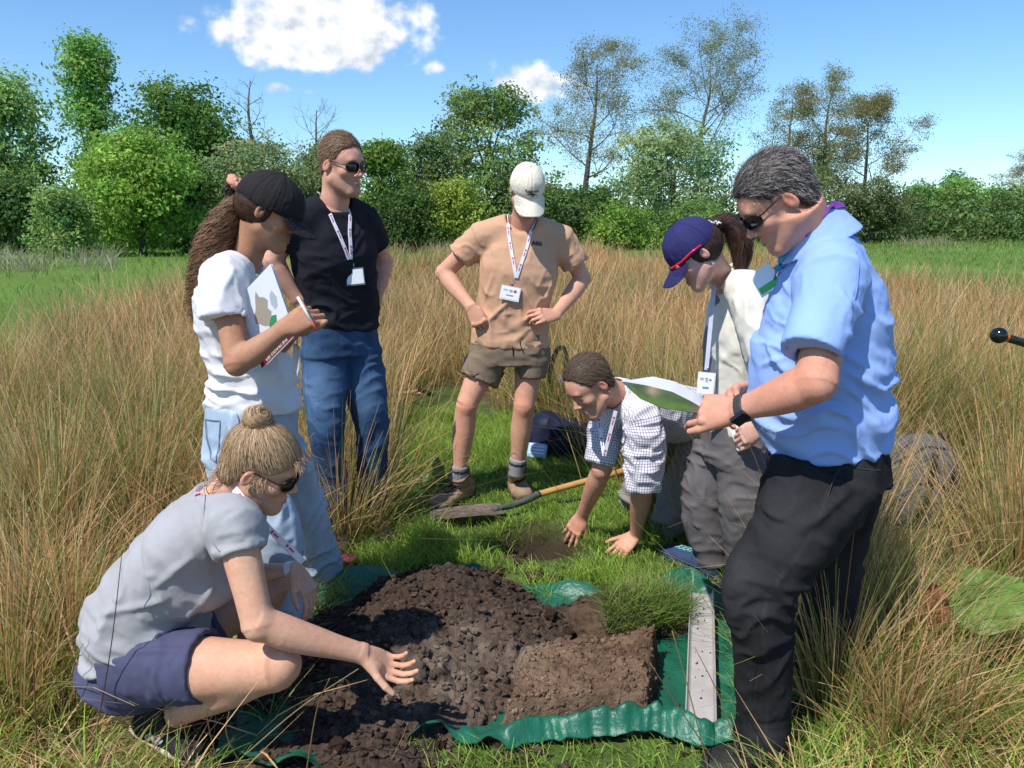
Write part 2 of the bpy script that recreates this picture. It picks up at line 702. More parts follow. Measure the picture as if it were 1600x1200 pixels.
def mat(name, base=(.5, .5, .5), rough=.7, attr=False, var=0.0, vscale=8.0, bump=0.0, bscale=200.0, spec=.3, sss=0.0,
        sheen=0.0, metal=0.0, trans=0.0, detail=3.0, bump2=0.0, b2scale=20.0, attr_mul=True):
    if name in MATS:
        return MATS[name]
    m = bpy.data.materials.new(name)
    MATS[name] = m
    m.use_nodes = True
    N, L = m.node_tree.nodes, m.node_tree.links
    b = N['Principled BSDF']
    b.inputs['Roughness'].default_value = rough
    b.inputs['Specular IOR Level'].default_value = spec
    b.inputs['Metallic'].default_value = metal
    if sheen:
        b.inputs['Sheen Weight'].default_value = sheen
    if sss:
        b.inputs['Subsurface Weight'].default_value = sss
        b.inputs['Subsurface Radius'].default_value = (1.0, .35, .2)
        b.inputs['Subsurface Scale'].default_value = .008
    colsock = None
    if attr:
        a = N.new('ShaderNodeAttribute')
        a.attribute_name = 'Col'
        colsock = a.outputs['Color']
    else:
        r = N.new('ShaderNodeRGB')
        r.outputs[0].default_value = (*base, 1)
        colsock = r.outputs[0]
    tc = N.new('ShaderNodeTexCoord')
    if var:
        nz = N.new('ShaderNodeTexNoise')
        nz.inputs['Scale'].default_value = vscale
        nz.inputs['Detail'].default_value = detail
        L.new(tc.outputs['Object'], nz.inputs['Vector'])
        mr = N.new('ShaderNodeMapRange')
        L.new(nz.outputs['Fac'], mr.inputs[0])
        mr.inputs[1].default_value = .25
        mr.inputs[2].default_value = .75
        mr.inputs[3].default_value = 1 - var
        mr.inputs[4].default_value = 1 + var
        mx = N.new('ShaderNodeVectorMath')
        mx.operation = 'SCALE'
        L.new(colsock, mx.inputs[0])
        L.new(mr.outputs[0], mx.inputs['Scale'])
        colsock = mx.outputs[0]
    L.new(colsock, b.inputs['Base Color'])
    if bump or bump2:
        last = None
        for st, sc, dt in ((bump2, b2scale, 4.0), (bump, bscale, 2.0)):
            if not st:
                continue
            nz = N.new('ShaderNodeTexNoise')
            nz.inputs['Scale'].default_value = sc
            nz.inputs['Detail'].default_value = dt
            L.new(tc.outputs['Object'], nz.inputs['Vector'])
            bp = N.new('ShaderNodeBump')
            bp.inputs['Strength'].default_value = st
            bp.inputs['Distance'].default_value = 1.2 / sc
            L.new(nz.outputs['Fac'], bp.inputs['Height'])
            if last is not None:
                L.new(last, bp.inputs['Normal'])
            last = bp.outputs[0]
        L.new(last, b.inputs['Normal'])
    if trans:
        t = N.new('ShaderNodeBsdfTranslucent')
        L.new(colsock, t.inputs['Color'])
        ms = N.new('ShaderNodeMixShader')
        ms.inputs[0].default_value = trans
        L.new(b.outputs[0], ms.inputs[1])
        L.new(t.outputs[0], ms.inputs[2])
        L.new(ms.outputs[0], N['Material Output'].inputs['Surface'])
    return m
# ------------------------------------------------------------------ figures: shared anatomy and clothing tools
def frame(F, U):
    """columns: right hand side, forward, up"""
    F = nrm(F)
    U = nrm(np.asarray(U, float) - F * (np.asarray(U, float) @ F))
    X = np.cross(F, U)
    return np.stack([X, F, U], 1)


def hit(S, u, v, t0=0.8, t1=8.0):
    d = nrm(ray(u, v))
    t = t0
    best, bt = 9, t0
    for _ in range(90):
        e = float(S.eval((CAM + d * t)[None])[0])
        if e < best:
            best, bt = e, t
        if e < 0.0012:
            break
        t += max(min(e * .75, .4), .0015)
        if t > t1:
            t = bt
            break
    return CAM + d * t


def skin_tone(v, base, nz=.06):
    n = fbm(v * 38, 3, 3)
    c = np.asarray(base)[None] * (1 + 1.6 * nz * n[:, None])
    b = fbm(v * 17, 8, 3)[:, None]
    c = c * (1 + b * [.02, -.10, -.13])
    fk = np.clip(vnoise(v * 210, 12) - .52, 0, 1)[:, None]
    c = c * (1 - fk * [.2, .35, .4])
    return c


def head_shape(neck_local, neck_r=.056, jaw=1.0, nose=1.0, smile=False, low=.0):
    S = Sdf()
    LP = []
    S.u(ell((0, -.014, .045), (.0755, .098, .088)))
    S.u(ell((0, .030, .035), (.064, .064, .058)), .03)
    S.u(ell((0, .032, -.035), (.056, .056, .075)), .03)
    for s in (-1, 1):
        S.u(cone((s * .050 * jaw, .002, -.052), (s * .020 * jaw, .068, -.097), .023, .019), .03)
        S.u(ell((s * .041, .060, -.014), (.024, .023, .021)), .02)
    S.u(ell((0, .077, -.099), (.024 * jaw, .018, .017)), .022)
    S.u(cone((-.034, .081, .036), (.034, .081, .036), .0105, .0105), .016)
    for s in (-1, 1):
        S.sub(ell((s * .032, .102, .013), (.020, .016, .013)), .014)
        S.u(ell((s * .031, .0765, .012), (.0150, .0125, .0115)), .004)
    S.u(cone((0, .085, .024), (0, .103 + .003 * nose, -.016), .0075, .0105 * nose), .012)
    S.u(ell((0, .107 + .003 * nose, -.021), (.0115, .0115, .0098)), .006)
    for s in (-1, 1):
        S.u(ell((s * .0125, .097, -.0255), (.0085, .0105, .0078)), .006)
    S.u(ell((0, .077, -.064), (.028, .017, .026)), .018)

    def ys(x, z):                                   # where the face surface lies at (x, z)
        y = np.linspace(.04, .13, 120)
        d = S.eval(np.stack([np.full(120, x), y, np.full(120, z)], 1))
        return y[np.argmax(d > 0)]
    up_ = .0045 if smile else -.0005
    for sg in (-1, 1):
        m0, m1, m2 = V3(0, ys(0, -.0585) + .0008, -.0585), V3(sg * .012, ys(.012, -.0580) + .0006, -.0580 + up_ * .3), V3(sg * .0255, ys(.0255, -.062) - .0022, -.0622 + up_)
        l0, l1 = V3(0, ys(0, -.0685) + .0004, -.0690), V3(sg * .013, ys(.013, -.0675) - .0002, -.0675 + up_ * .4)
        LP.append((m0, m1, m2, l0, l1))
    for m0, m1, m2, l0, l1 in LP:
        S.u(cone(m0, m1, .0038, .0036), .003)
        S.u(cone(m1, m2, .0036, .0020), .003)
        S.u(cone(l0, l1, .0050, .0042), .003)
        S.u(cone(l1, m2, .0042, .0018), .003)
    for m0, m1, m2, l0, l1 in LP:
        c0, c1 = (m0 + l0) / 2 + [0, .0052, .0004], (m1 + l1) / 2 + [0, .0048, .0004]
        S.sub(cone(c0, c1, .0022, .0022), .0015)
        S.sub(cone(c1, m2 + [0, .0035, 0], .0022, .0018), .0015)
    # fold under the lower lip and beside the nose
    S.sub(ell((0, ys(0, -.080) + .006, -.0800), (.016, .007, .0045)), .008)
    for s in (-1, 1):
        a = math.radians(18)
        R = np.array([[1, 0, 0], [0, math.cos(a), math.sin(a)], [0, -math.sin(a), math.cos(a)]])
        t = math.radians(22) * s
        R = np.array([[math.cos(t), -math.sin(t), 0], [math.sin(t), math.cos(t), 0], [0, 0, 1]]) @ R
        S.u(ell((s * .0795, -.012, .004), (.0080, .0170, .0285), R), .006)
        S.sub(ell((s * .0890, -.0075, .007), (.0080, .0105, .0185), R), .003)
        S.u(cone((s * .0800, -.004, .010), (s * .0815, -.014, -.008), .0028, .0032), .003)
    nl = np.asarray(neck_local, float)
    a = V3(0, -.030, -.030)
    mid = a * .5 + nl * .5 + V3(0, .006, 0)
    S.u(Loft([a, mid, nl], [neck_r, neck_r * .97, neck_r * 1.08], [neck_r * 1.02, neck_r, neck_r * 1.05]), .03)
    return S


def head_colors(v, base, brow=(.08, .05, .03), stubble=None, stub_amt=0.0, lip=(.50, .20, .17), red=.5, hairline=None, brow_on=1.0):
    c = skin_tone(v, base, .05)

    def mixin(w, col):
        w = np.clip(w, 0, 1)[:, None]
        c[:] = c * (1 - w) + np.asarray(col) * w
    g = lambda p, r: np.exp(-(((v - np.asarray(p)) / np.asarray(r)) ** 2).sum(1))
    rr = g((0, .112, -.02), (.018, .02, .018)) + .7 * g((.042, .075, -.02), (.022, .03, .02)) + .7 * g((-.042, .075, -.02), (.022, .03, .02))
    rr += 1.0 * g((.085, -.01, .005), (.014, .03, .035)) + 1.0 * g((-.085, -.01, .005), (.014, .03, .035))
    mixin(red * np.clip(rr, 0, 1) * .55, np.asarray(base) * [1.05, .66, .60])
    if stubble is not None:
        w = sstep(-.030, -.05, v[:, 2]) * sstep(-.02, .02, v[:, 1]) * sstep(-.16, -.11, v[:, 2])
        w *= 1 - g((0, .095, -.063), (.022, .02, .009))
        mixin(w * stub_amt * (.75 + .4 * vnoise(v * 400, 5)), stubble)
    lp = g((0, .098, -.0585), (.020, .016, .0042)) + g((0, .098, -.0690), (.017, .016, .0058))
    mixin(np.clip(lp, 0, 1) * .75, lip)
    mixin(np.exp(-((v[:, 0]) / .020) ** 4 - ((v[:, 2] + .0636) / .0014) ** 2) * (v[:, 1] > .07) * .85, (.10, .035, .03))
    for s in (-1, 1):
        w = np.exp(-((v[:, 0] - s * .033) / .018) ** 4) * np.exp(-((v[:, 2] - .036 + .10 * np.abs(np.abs(v[:, 0]) - .03)) / .0045) ** 2) * (v[:, 1] > .06)
        mixin(w * .8 * brow_on, brow)
        w = np.exp(-((v[:, 0] - s * .031) / .013) ** 4) * np.exp(-((v[:, 2] - .008) / .002) ** 2) * (v[:, 1] > .07)
        mixin(w * .7, (.03, .02, .015))
    return c


def add_hand(S, W, F, Nd, side, s=1.0, curl=((20, 30, 20),) * 4, spread=4.0, thumb=(35, 20, 15, 15), k=.006):
    """W wrist, F along the metacarpals, Nd out of the back of the hand, side +1: thumb on the cross(F, Nd) side"""
    F = nrm(F)
    Nd = nrm(np.asarray(Nd, float) - F * (np.asarray(Nd, float) @ F))
    T = np.cross(F, Nd) * side
    W = np.asarray(W, float)
    S.u(Loft([W - F * .018 * s, W + F * .03 * s, W + F * .062 * s, W + F * .09 * s], np.array([.0235, .034, .041, .039]) * s, np.array([.0175, .017, .0145, .011]) * s, lat=T, p=2.4), .010)
    S.u(ell(W + F * .035 * s + T * .022 * s - Nd * .010 * s, np.array([.016, .030, .014]) * s, np.stack([T, F, Nd], 1)), .012)
    lens = [(.044, .027, .022), (.049, .031, .024), (.045, .029, .023), (.035, .021, .020)]
    rad = [.0092, .0094, .0089, .0080]
    xs = [.0290, .0095, -.0100, -.0285]
    ys = [.084, .088, .084, .076]
    tips = []
    for i in range(4):
        sp = math.radians(spread * (1.5 - i))
        d0 = nrm(F * math.cos(sp) + T * math.sin(sp))
        p = W + F * ys[i] * s + T * xs[i] * s
        S.u(ell(p + Nd * .003 * s, np.array([.0095, .011, .0095]) * s), .008)
        ang = 0
        r = rad[i] * s
        for j in range(3):
            ang += math.radians(curl[i][j])
            d = d0 * math.cos(ang) - Nd * math.sin(ang)
            q = p + d * lens[i][j] * s
            r2 = r * (.93 if j < 2 else .86)
            S.u(cone(p, q, r, r2), .0025 if j else .006)
            p, r = q, r2
        tips.append(p)
    a, b, c1, c2 = [math.radians(x) for x in thumb]      # a: away from the fingers, b: towards the palm
    p = W + F * .022 * s + T * .024 * s - Nd * .006 * s
    r = .0125 * s
    for j, L in enumerate((.042, .034, .028)):
        d = nrm(F * math.cos(a) + T * math.sin(a) * math.cos(b) - Nd * math.sin(a) * math.sin(b)) if True else 0
        q = p + d * L * s
        r2 = (.0108, .0100, .0082)[j] * s
        S.u(cone(p, q, r, r2), .010 if j == 0 else .003)
        p, r = q, r2
        a -= (c1, c2, 0)[j]
        b += (c1, c2, 0)[j] * .4
    return tips


def chunk(S, h, rl=1):
    v, q = S.mesh(h)
    if rl:
        v = relax(v, q, rl, .4)
    return v, q


class Person:
    def __init__(s, label, loc, skin, group=None):
        s.root = thing('person', label, 'person', loc, group)
        s.skin = np.asarray(skin, float)
        s.V, s.Q, s.Cc, s.n = [], [], [], 0
        s.mats = {}

    def add(s, v, q, c=None):
        s.V.append(v)
        s.Q.append(q + s.n)
        s.Cc.append(skin_tone(v, s.skin) if c is None else c)
        s.n += len(v)

    def limb(s, S, h=.005, tint=None):
        v, q = chunk(S, h)
        c = skin_tone(v, s.skin)
        if tint is not None:
            c = tint(v, c)
        s.add(v, q, c)

    def arm(s, sh, el, wr, F, Nd, side, scale=1.0, k=1.0, h=.0032, **kw):
        """upper arm, forearm and hand as one surface"""
        S = Sdf()
        sh, el, wr = (np.asarray(x, float) for x in (sh, el, wr))
        T = np.cross(nrm(F), nrm(Nd)) * side
        S.u(Loft([sh, sh * .5 + el * .5, el], np.array([.050, .047, .042, .040]) * k), 0)
        S.u(Loft([el + nrm(sh - el) * .012, el * .68 + wr * .32, wr], np.array([.0405, .044, .039, .031, .0275]) * k, np.array([.040, .042, .035, .026, .0205]) * k, lat=T), .012)
        S.u(ell(el, np.array([.039, .039, .039]) * k), .01)
        tips = add_hand(S, wr, F, Nd, side, scale, **kw)
        v, q = chunk(S, h, 1)
        w = np.exp(-(((v - wr) ** 2).sum(1)) / .032 ** 2)[:, None]
        v = v * (1 - w) + relax(v, q, 14, .6) * w          # no step at the wrist
        c = skin_tone(v, s.skin)
        # redder knuckles and finger ends
        for t in tips:
            w = np.exp(-((v - t) ** 2).sum(1) / .014 ** 2)[:, None]
            c = c * (1 - w * .25) + s.skin * [1.0, .72, .66] * w * .25
        s.add(v, q, c)
        s.armS = S
        return S

    def leg(s, hip, kn, an, k=1.0, h=.006, fwd=(0, -1, 0)):
        S = Sdf()
        hip, kn, an = (np.asarray(x, float) for x in (hip, kn, an))
        fw = np.asarray(fwd, float)
        S.u(Loft([hip, hip * .5 + kn * .5, kn], np.array([.088, .082, .070, .060, .054]) * k), 0)
        cf = kn * .62 + an * .38 - fw * .012
        S.u(Loft([kn, cf, an], np.array([.053, .056, .058, .050, .040, .036]) * k), .015)
        S.u(ell(kn + fw * .018, np.array([.040, .036, .046]) * k), .02)
        s.limb(S, h, lambda v, c: c * (1 - .12 * np.exp(-((v - kn - fw * .05) ** 2).sum(1) / .06 ** 2)[:, None] * [0, 1, 1.1]))
        return S

    def torso(s, pts, hw, hd, lat, extra=()):
        S = Sdf()
        S.u(Loft(pts, hw, hd, lat=lat, p=2.3))
        for f in extra:
            S.u(f, .03)
        s.limb(S, .014)

    def head(s, C0, F, U, neck, scale=.94, h=.0032, colors=None, **kw):
        s.HR = frame(F, U)
        s.HC, s.hs = np.asarray(C0, float), scale
        nl = (np.asarray(neck, float) - s.HC) @ s.HR / scale
        S = head_shape(nl, **kw)
        s.headS = S
        v, q = chunk(S, h / scale, 1)
        c = head_colors(v, s.skin, **(colors or {}))
        s.add(s.hw(v), q, c)
        return S

    def hw(s, v):
        return s.HC + (np.asarray(v) * s.hs) @ s.HR.T

    def done(s, skin_mat):
        me = mesh_np('body', np.concatenate(s.V), [np.concatenate(s.Q)], True, np.concatenate(s.Cc))
        s.body = part('body', me, skin_mat, s.root)

    def hpart(s, name, v, faces, m, col=None, parent=None, smooth=True):
        me = mesh_np(name, s.hw(v), faces, smooth, col)
        return part(name, me, m, parent or s.root)

    def hmb(s, name, mb, m, parent=None, smooth=True):
        mb.v = [s.hw(x) for x in mb.v]
        return part(name, mb.mesh(name, smooth), m, parent or s.root)

    def garment(s, name, S, h, m, specs=(), folds=(), col=None, parent=None, rl=2, label=None, noise=.0012, seam=None):
        """specs: [(Loft, dict(amp, la, lr, seed, slant))]; folds: [(p0, p1, width, height)]"""
        v, q = chunk(S, h, rl)
        n = vnormals(v, q)
        tot = np.zeros(len(v))
        dis = np.zeros(len(v))
        lc = np.zeros((len(v), 3))
        bestd = np.full(len(v), 9.0)
        for i, (L, sp) in enumerate(specs):
            x, y, z, hw, hd, al, bi, bt = L.coords(v)
            d = (np.sqrt((x / hw) ** 2 + (y / hd) ** 2) - 1) * np.minimum(hw, hd)
            w = np.exp(-np.clip(np.abs(d), 0, .3) / .018) + 1e-6
            ang = np.arctan2(y / hd, x / hw)
            R = (hw + hd) * .5
            t = al / L.L[-1]
            A = np.interp(t, np.linspace(0, 1, len(sp['amp'])), sp['amp'])
            ca, sa = np.cos(ang), np.sin(ang)
            ala = al + sp.get('slant', 0) * ang * R * np.cos(ang * .5)
            rr = R / sp.get('lr', .12)
            P = np.stack([ala / sp.get('la', .05), ca * rr, sa * rr], 1)
            P[:, 0] += .9 * vnoise(np.stack([al / .13, ca * R / .1, sa * R / .1], 1), sp.get('seed', 0) + 3)
            n1 = vnoise(P, sp.get('seed', 0))
            n2 = vnoise(P * 1.9 + 5.1, sp.get('seed', 0) + 1)
            f = (1 - np.abs(n1)) ** 2.2 * 1.0 + .35 * n2 - .35
            dis += w * A * f * 1.5
            tot += w
            mm = np.abs(d) < bestd
            bestd[mm] = np.abs(d)[mm]
            lc[mm] = np.stack([al + .0055, ang * R, np.full(len(v), i)], 1)[mm]
        if len(specs):
            dis /= tot
        for (a, b, wd, am) in folds:
            a, b = np.asarray(a, float), np.asarray(b, float)
            ab = b - a
            t = np.clip((v - a) @ ab / (ab @ ab), 0, 1)
            dd = np.sqrt(((v - a - t[:, None] * ab) ** 2).sum(1))
            dis += 1.35 * am * np.exp(-(dd / (wd * .85)) ** 2) * (np.sin(np.pi * np.clip(t * .9 + .05, 0, 1)) ** .6)
        dis += noise * fbm(v * 60, 4, 2)
        v = v + n * dis[:, None]
        c = None
        if col is not None:
            c = col(v, lc) if callable(col) else np.tile(np.asarray(col, float), (len(v), 1))
        me = mesh_np(name, v, [q], True, c, {'lc': lc})
        o = part(name, me, m, parent or s.root, label)
        return o


def sleeve(sh, nk, e, r0, r1, lat=None, mid=None):
    """a sleeve that starts inside the shoulder and flows over it"""
    sh, nk, e = (np.asarray(x, float) for x in (sh, nk, e))
    m = sh * .5 + e * .5 if mid is None else mid
    q = sh * .62 + nk * .38
    return Loft([q - np.array([0, 0, .012]), sh, m, e], np.array([r0 * .72, r0, lerp(r0, r1, .5), r1]), lat=lat)


def lerp(a, b, t):
    return np.asarray(a, float) * (1 - t) + np.asarray(b, float) * t


# ---------------------------------------------------------------- hair, caps, glasses (head-local coordinates)
def hair_mesh(P, S, h, m, base, name='hair', strands=900, flow=None, slen=.06, width=.0016, lift=.002, amp=.004, var=.25, seed=1, seg=6, keep=None, curl=0.0, sfreq=90, grey=None, mess=.10):
    v, q = S.mesh(h)
    v = relax(v, q, 1, .4)
    n = vnormals(v, q)
    fl = flow(v)
    fl = fl - n * (fl * n).sum(1)[:, None]
    fl /= np.linalg.norm(fl, axis=1)[:, None] + 1e-9
    side = np.cross(n, fl)
    # grooves that run with the flow
    gx = (v * side).sum(1)
    gg = vnoise(np.stack([v[:, 0] * sfreq, v[:, 1] * sfreq, v[:, 2] * sfreq * .5], 1), seed)
    v2 = v + n * (amp * (gg * .6 + .5 * fbm(v * 30, seed + 3, 2)))[:, None]
    tone = 1 + var * fbm(v * 45, seed + 9, 3)
    c = np.asarray(base)[None] * tone[:, None] * .8
    r = np.random.default_rng(seed)
    mb = MB()
    mb.add(v2, None, q, c)
    if strands:
        idx = r.choice(len(v2), strands)
        if keep is not None:
            idx = idx[keep(v2[idx])]
        p = v2[idx].copy()
        K = len(p)
        ln = slen * r.uniform(.5, 1.25, K)
        off = r.uniform(0, 1, K) ** 2 * lift + .0006
        pts = [p.copy()]
        ph = r.uniform(0, 6.28, K)
        for i in range(seg):
            f = flow(p)
            g = S.grad(p)
            f = f - g * (f * g).sum(1)[:, None]
            f /= np.linalg.norm(f, axis=1)[:, None] + 1e-9
            sd_ = np.cross(g, f)
            p = p + f * (ln / seg)[:, None] + sd_ * (r.normal(0, mess, K) * ln / seg)[:, None] + sd_ * (curl * np.sin(ph + i * 1.7))[:, None]
            d = S.eval(p)
            p = p - g * (d - off * (1 + .5 * i / seg))[:, None]
            pts.append(p.copy())
        pts = np.stack(pts, 1)
        g = S.grad(pts.reshape(-1, 3)).reshape(pts.shape)
        T = np.gradient(pts, axis=1)
        sdv = np.cross(T, g)
        sdv /= np.linalg.norm(sdv, axis=2)[..., None] + 1e-9
        tw = np.linspace(1, .25, seg + 1)[None, :, None] * width
        a, b = pts - sdv * tw, pts + sdv * tw
        vv = np.stack([a, b], 2).reshape(-1, 3)
        nseg = seg + 1
        k, i = np.meshgrid(np.arange(K), np.arange(seg), indexing='ij')
        o = (k * nseg + i) * 2
        f4 = np.stack([o, o + 1, o + 3, o + 2], -1).reshape(-1, 4)
        cc = np.asarray(base)[None] * np.repeat((1 + var * 1.6 * r.normal(0, .6, K)).clip(.4, 1.9), nseg * 2)[:, None]
        if grey is not None:
            gk = np.repeat(r.uniform(0, 1, K) < grey[1], nseg * 2)
            cc[gk] = np.asarray(grey[0])
        mb.add(vv, None, f4, cc)
    return P.hmb(name, mb, m)


def cap_parts(P, base, m, zrot=-8, visor_drop=.25, dome=(.089, .111, .098), visor_len=.075, logo=None, seam_dark=.75, c0=(0, -.006, .045), band=.022):
    a = math.radians(zrot)
    # tilted cap frame: forward dips
    R = np.array([[1, 0, 0], [0, math.cos(a), -math.sin(a)], [0, math.sin(a), math.cos(a)]])
    c0 = np.asarray(c0, float)
    S = Sdf()
    S.u(ell(c0, dome, R))
    tl = lambda p: (p - c0) @ R
    S.cut(func(lambda p: -(tl(p)[:, 2] + band), c0 - .2, c0 + .2), .004)
    S.sub(ell(c0 - R[:, 2] * .004, np.array(dome) - .004, R))
    v, q = S.mesh(.0030)
    v = relax(v, q, 1, .4)
    n = vnormals(v, q)
    l = tl(v)
    ang = np.arctan2(l[:, 0], l[:, 1])
    seam = np.zeros(len(v))
    for k in range(6):
        a0 = math.radians(60 * k)
        dd = np.abs((ang - a0 + np.pi) % (2 * np.pi) - np.pi) * np.hypot(l[:, 0], l[:, 1])
        seam = np.maximum(seam, np.exp(-(dd / .0028) ** 2))
    wr = vnoise(np.stack([np.cos(ang) * 5, np.sin(ang) * 5, l[:, 2] * 9], 1), 4)
    wr = (1 - np.abs(wr)) ** 3
    v = v + n * (.0026 * wr - .0016 * seam + .0008 * fbm(v * 90, 2, 2))[:, None]
    edge = np.exp(-((l[:, 2] + band - .012) / .0015) ** 2)
    c = np.asarray(base)[None] * (1 - (1 - seam_dark) * np.maximum(seam, edge))[:, None]
    crown = P.hpart('cap_crown', v, [q], m, c)
    # visor
    Lv, Wv = visor_len, .083
    fr = dome[1]

    def vis(p):
        t = tl(p)
        y = t[:, 1] - fr * .60
        yd = np.maximum(np.sqrt((t[:, 0] / dome[0]) ** 2 + (t[:, 1] / dome[1]) ** 2) - .96, 0) * dome[1]
        zs = -band + .005 - visor_drop * yd - 4.6 * t[:, 0] ** 2 * np.clip(yd / .04, 0, 1) - 1.2 * np.maximum(y - .03, 0) ** 2
        thick = np.abs(t[:, 2] - zs) - .0026
        out = ((np.abs(t[:, 0]) / Wv) ** 2.6 + (np.maximum(y, 0) / (Lv + fr * .40)) ** 2.6) ** (1 / 2.6) - 1
        inner = -(np.sqrt((t[:, 0] / (dome[0] - .001)) ** 2 + (t[:, 1] / (dome[1] - .001)) ** 2) - .93) * .09
        return np.maximum(np.maximum(thick * .7, out * .05), np.maximum(inner, -y))
    S2 = Sdf().u(func(vis, c0 - .2, c0 + .24))
    v, q = S2.mesh(.0030)
    v = relax(v, q, 2, .4)
    l = tl(v)
    out = ((np.abs(l[:, 0]) / Wv) ** 2.6 + (np.maximum(l[:, 1] - fr * .60, 0) / (Lv + fr * .40)) ** 2.6) ** (1 / 2.6)
    st = np.zeros(len(v))
    for r0 in (.97, .9, .83, .76):
        st = np.maximum(st, np.exp(-((out - r0) / .010) ** 2))
    c = np.asarray(base)[None] * (1 - .10 * st)[:, None]
    visor = P.hpart('cap_visor', v, [q], m, c)
    mb = MB()
    vv, qq = Sdf().u(ell(c0 + R[:, 2] * (dome[2] + .001), (.008, .008, .004), R)).mesh(.0018)
    b = P.hpart('cap_button', vv, [qq], m, np.tile(np.asarray(base) * .95, (len(vv), 1)), crown)
    return S, S2, R, c0, crown, visor


def glasses(P, lens_m, frame_m, y=.105, z=.012, lw=.027, lh=.021, tilt=8, temple=True, rim=.0016, drop=0.0, full=True, wrap=.010, ear=(.079, -.012, .026)):
    g = P.root
    for s in (-1, 1):
        cx = s * (lw + .008)
        th = np.linspace(0, 2 * np.pi, 29)[:-1]
        e = 2.6
        xs = np.sign(np.cos(th)) * np.abs(np.cos(th)) ** (2 / e) * lw
        zs = np.sign(np.sin(th)) * np.abs(np.sin(th)) ** (2 / e) * lh
        pts = np.stack([cx + xs, y - wrap * ((cx + xs) / .05) ** 2 * 1.6, z + zs - drop], 1)
        ctr = pts.mean(0) + [0, .002, 0]
        mb = MB()
        k = len(pts)
        back = pts - [0, .0022, 0]
        vv = np.concatenate([pts, back, [ctr], [ctr - [0, .0022, 0]]])
        i = np.arange(k)
        j = (i + 1) % k
        f3 = np.concatenate([np.stack([np.full(k, 2 * k), i, j], 1), np.stack([np.full(k, 2 * k + 1), j + k, i + k], 1)])
        mb.add(vv, f3, np.stack([i, i + k, j + k, j], 1))
        P.hmb('lens', mb, lens_m)
        if full:
            mb = MB()
            mb.tube(np.concatenate([pts, pts[:2]]), rim, 6)
            P.hmb('lens_rim', mb, frame_m)
        if temple:
            mb = MB()
            p0 = pts[np.argmax(s * pts[:, 0])] + [s * .001, 0, .007]
            p2 = V3(s * ear[0], ear[1] + .012, ear[2])
            p3 = V3(s * ear[0], ear[1] - .022, ear[2] - .012)
            mb.tube([p0, p0 + [s * .005, -.010, 0], lerp(p0, p2, .5) + [s * .004, 0, .001], p2, p3], [.0022, .0024, .0020, .0020, .0022], 6)
            P.hmb('temple', mb, frame_m)
    mb = MB()
    mb.tube([(-.010, y + .001, z + .006 - drop), (0, y + .003, z + .009 - drop), (.010, y + .001, z + .006 - drop)], rim * 1.1, 6)
    P.hmb('bridge', mb, frame_m)


# ---------------------------------------------------------------- lanyards and badges
def strap_on(S, pix, off=.006, n=26, t0=.8):
    """a strap drawn over the garment surface that the pixels point at"""
    P3 = [hit(S, u, v, t0) for u, v in pix]
    P3 = np.array([p for p in P3 if p is not None])
    L = np.concatenate([[0], np.cumsum(np.linalg.norm(np.diff(P3, axis=0), axis=1))])
    uu = np.linspace(0, L[-1], n)
    pts = np.stack([np.interp(uu, L, P3[:, k]) for k in range(3)], 1)
    p, g = S.onto(pts, off, 2)
    for _ in range(3):
        p[1:-1] = .5 * p[1:-1] + .25 * (p[:-2] + p[2:])
    return p, g


def lanyard(P, p, g, m, w=.0075, marks=None, mark_m=None, name='lanyard', parent=None):
    mb = MB()
    mb.ribbon(p, g, w)
    o = part(name, mb.mesh(name, False), m, parent or P.root)
    if mark_m is not None:
        L = np.concatenate([[0], np.cumsum(np.linalg.norm(np.diff(p, axis=0), axis=1))])
        d = .03
        while d < L[-1] - .02:
            for (dd, hl, hw) in ((0, .004, .0042), (.020, .011, .0022)):
                q = np.array([np.interp([d + dd - hl, d + dd, d + dd + hl], L, p[:, k]) for k in range(3)]).T
                gg = np.array([np.interp([d + dd - hl, d + dd, d + dd + hl], L, g[:, k]) for k in range(3)]).T
                part('printed_mark', MB().ribbon(q + gg * .0022, gg, hw, thick=.0004).mesh('printed_mark', False), mark_m, o)
            d += .075
    return o


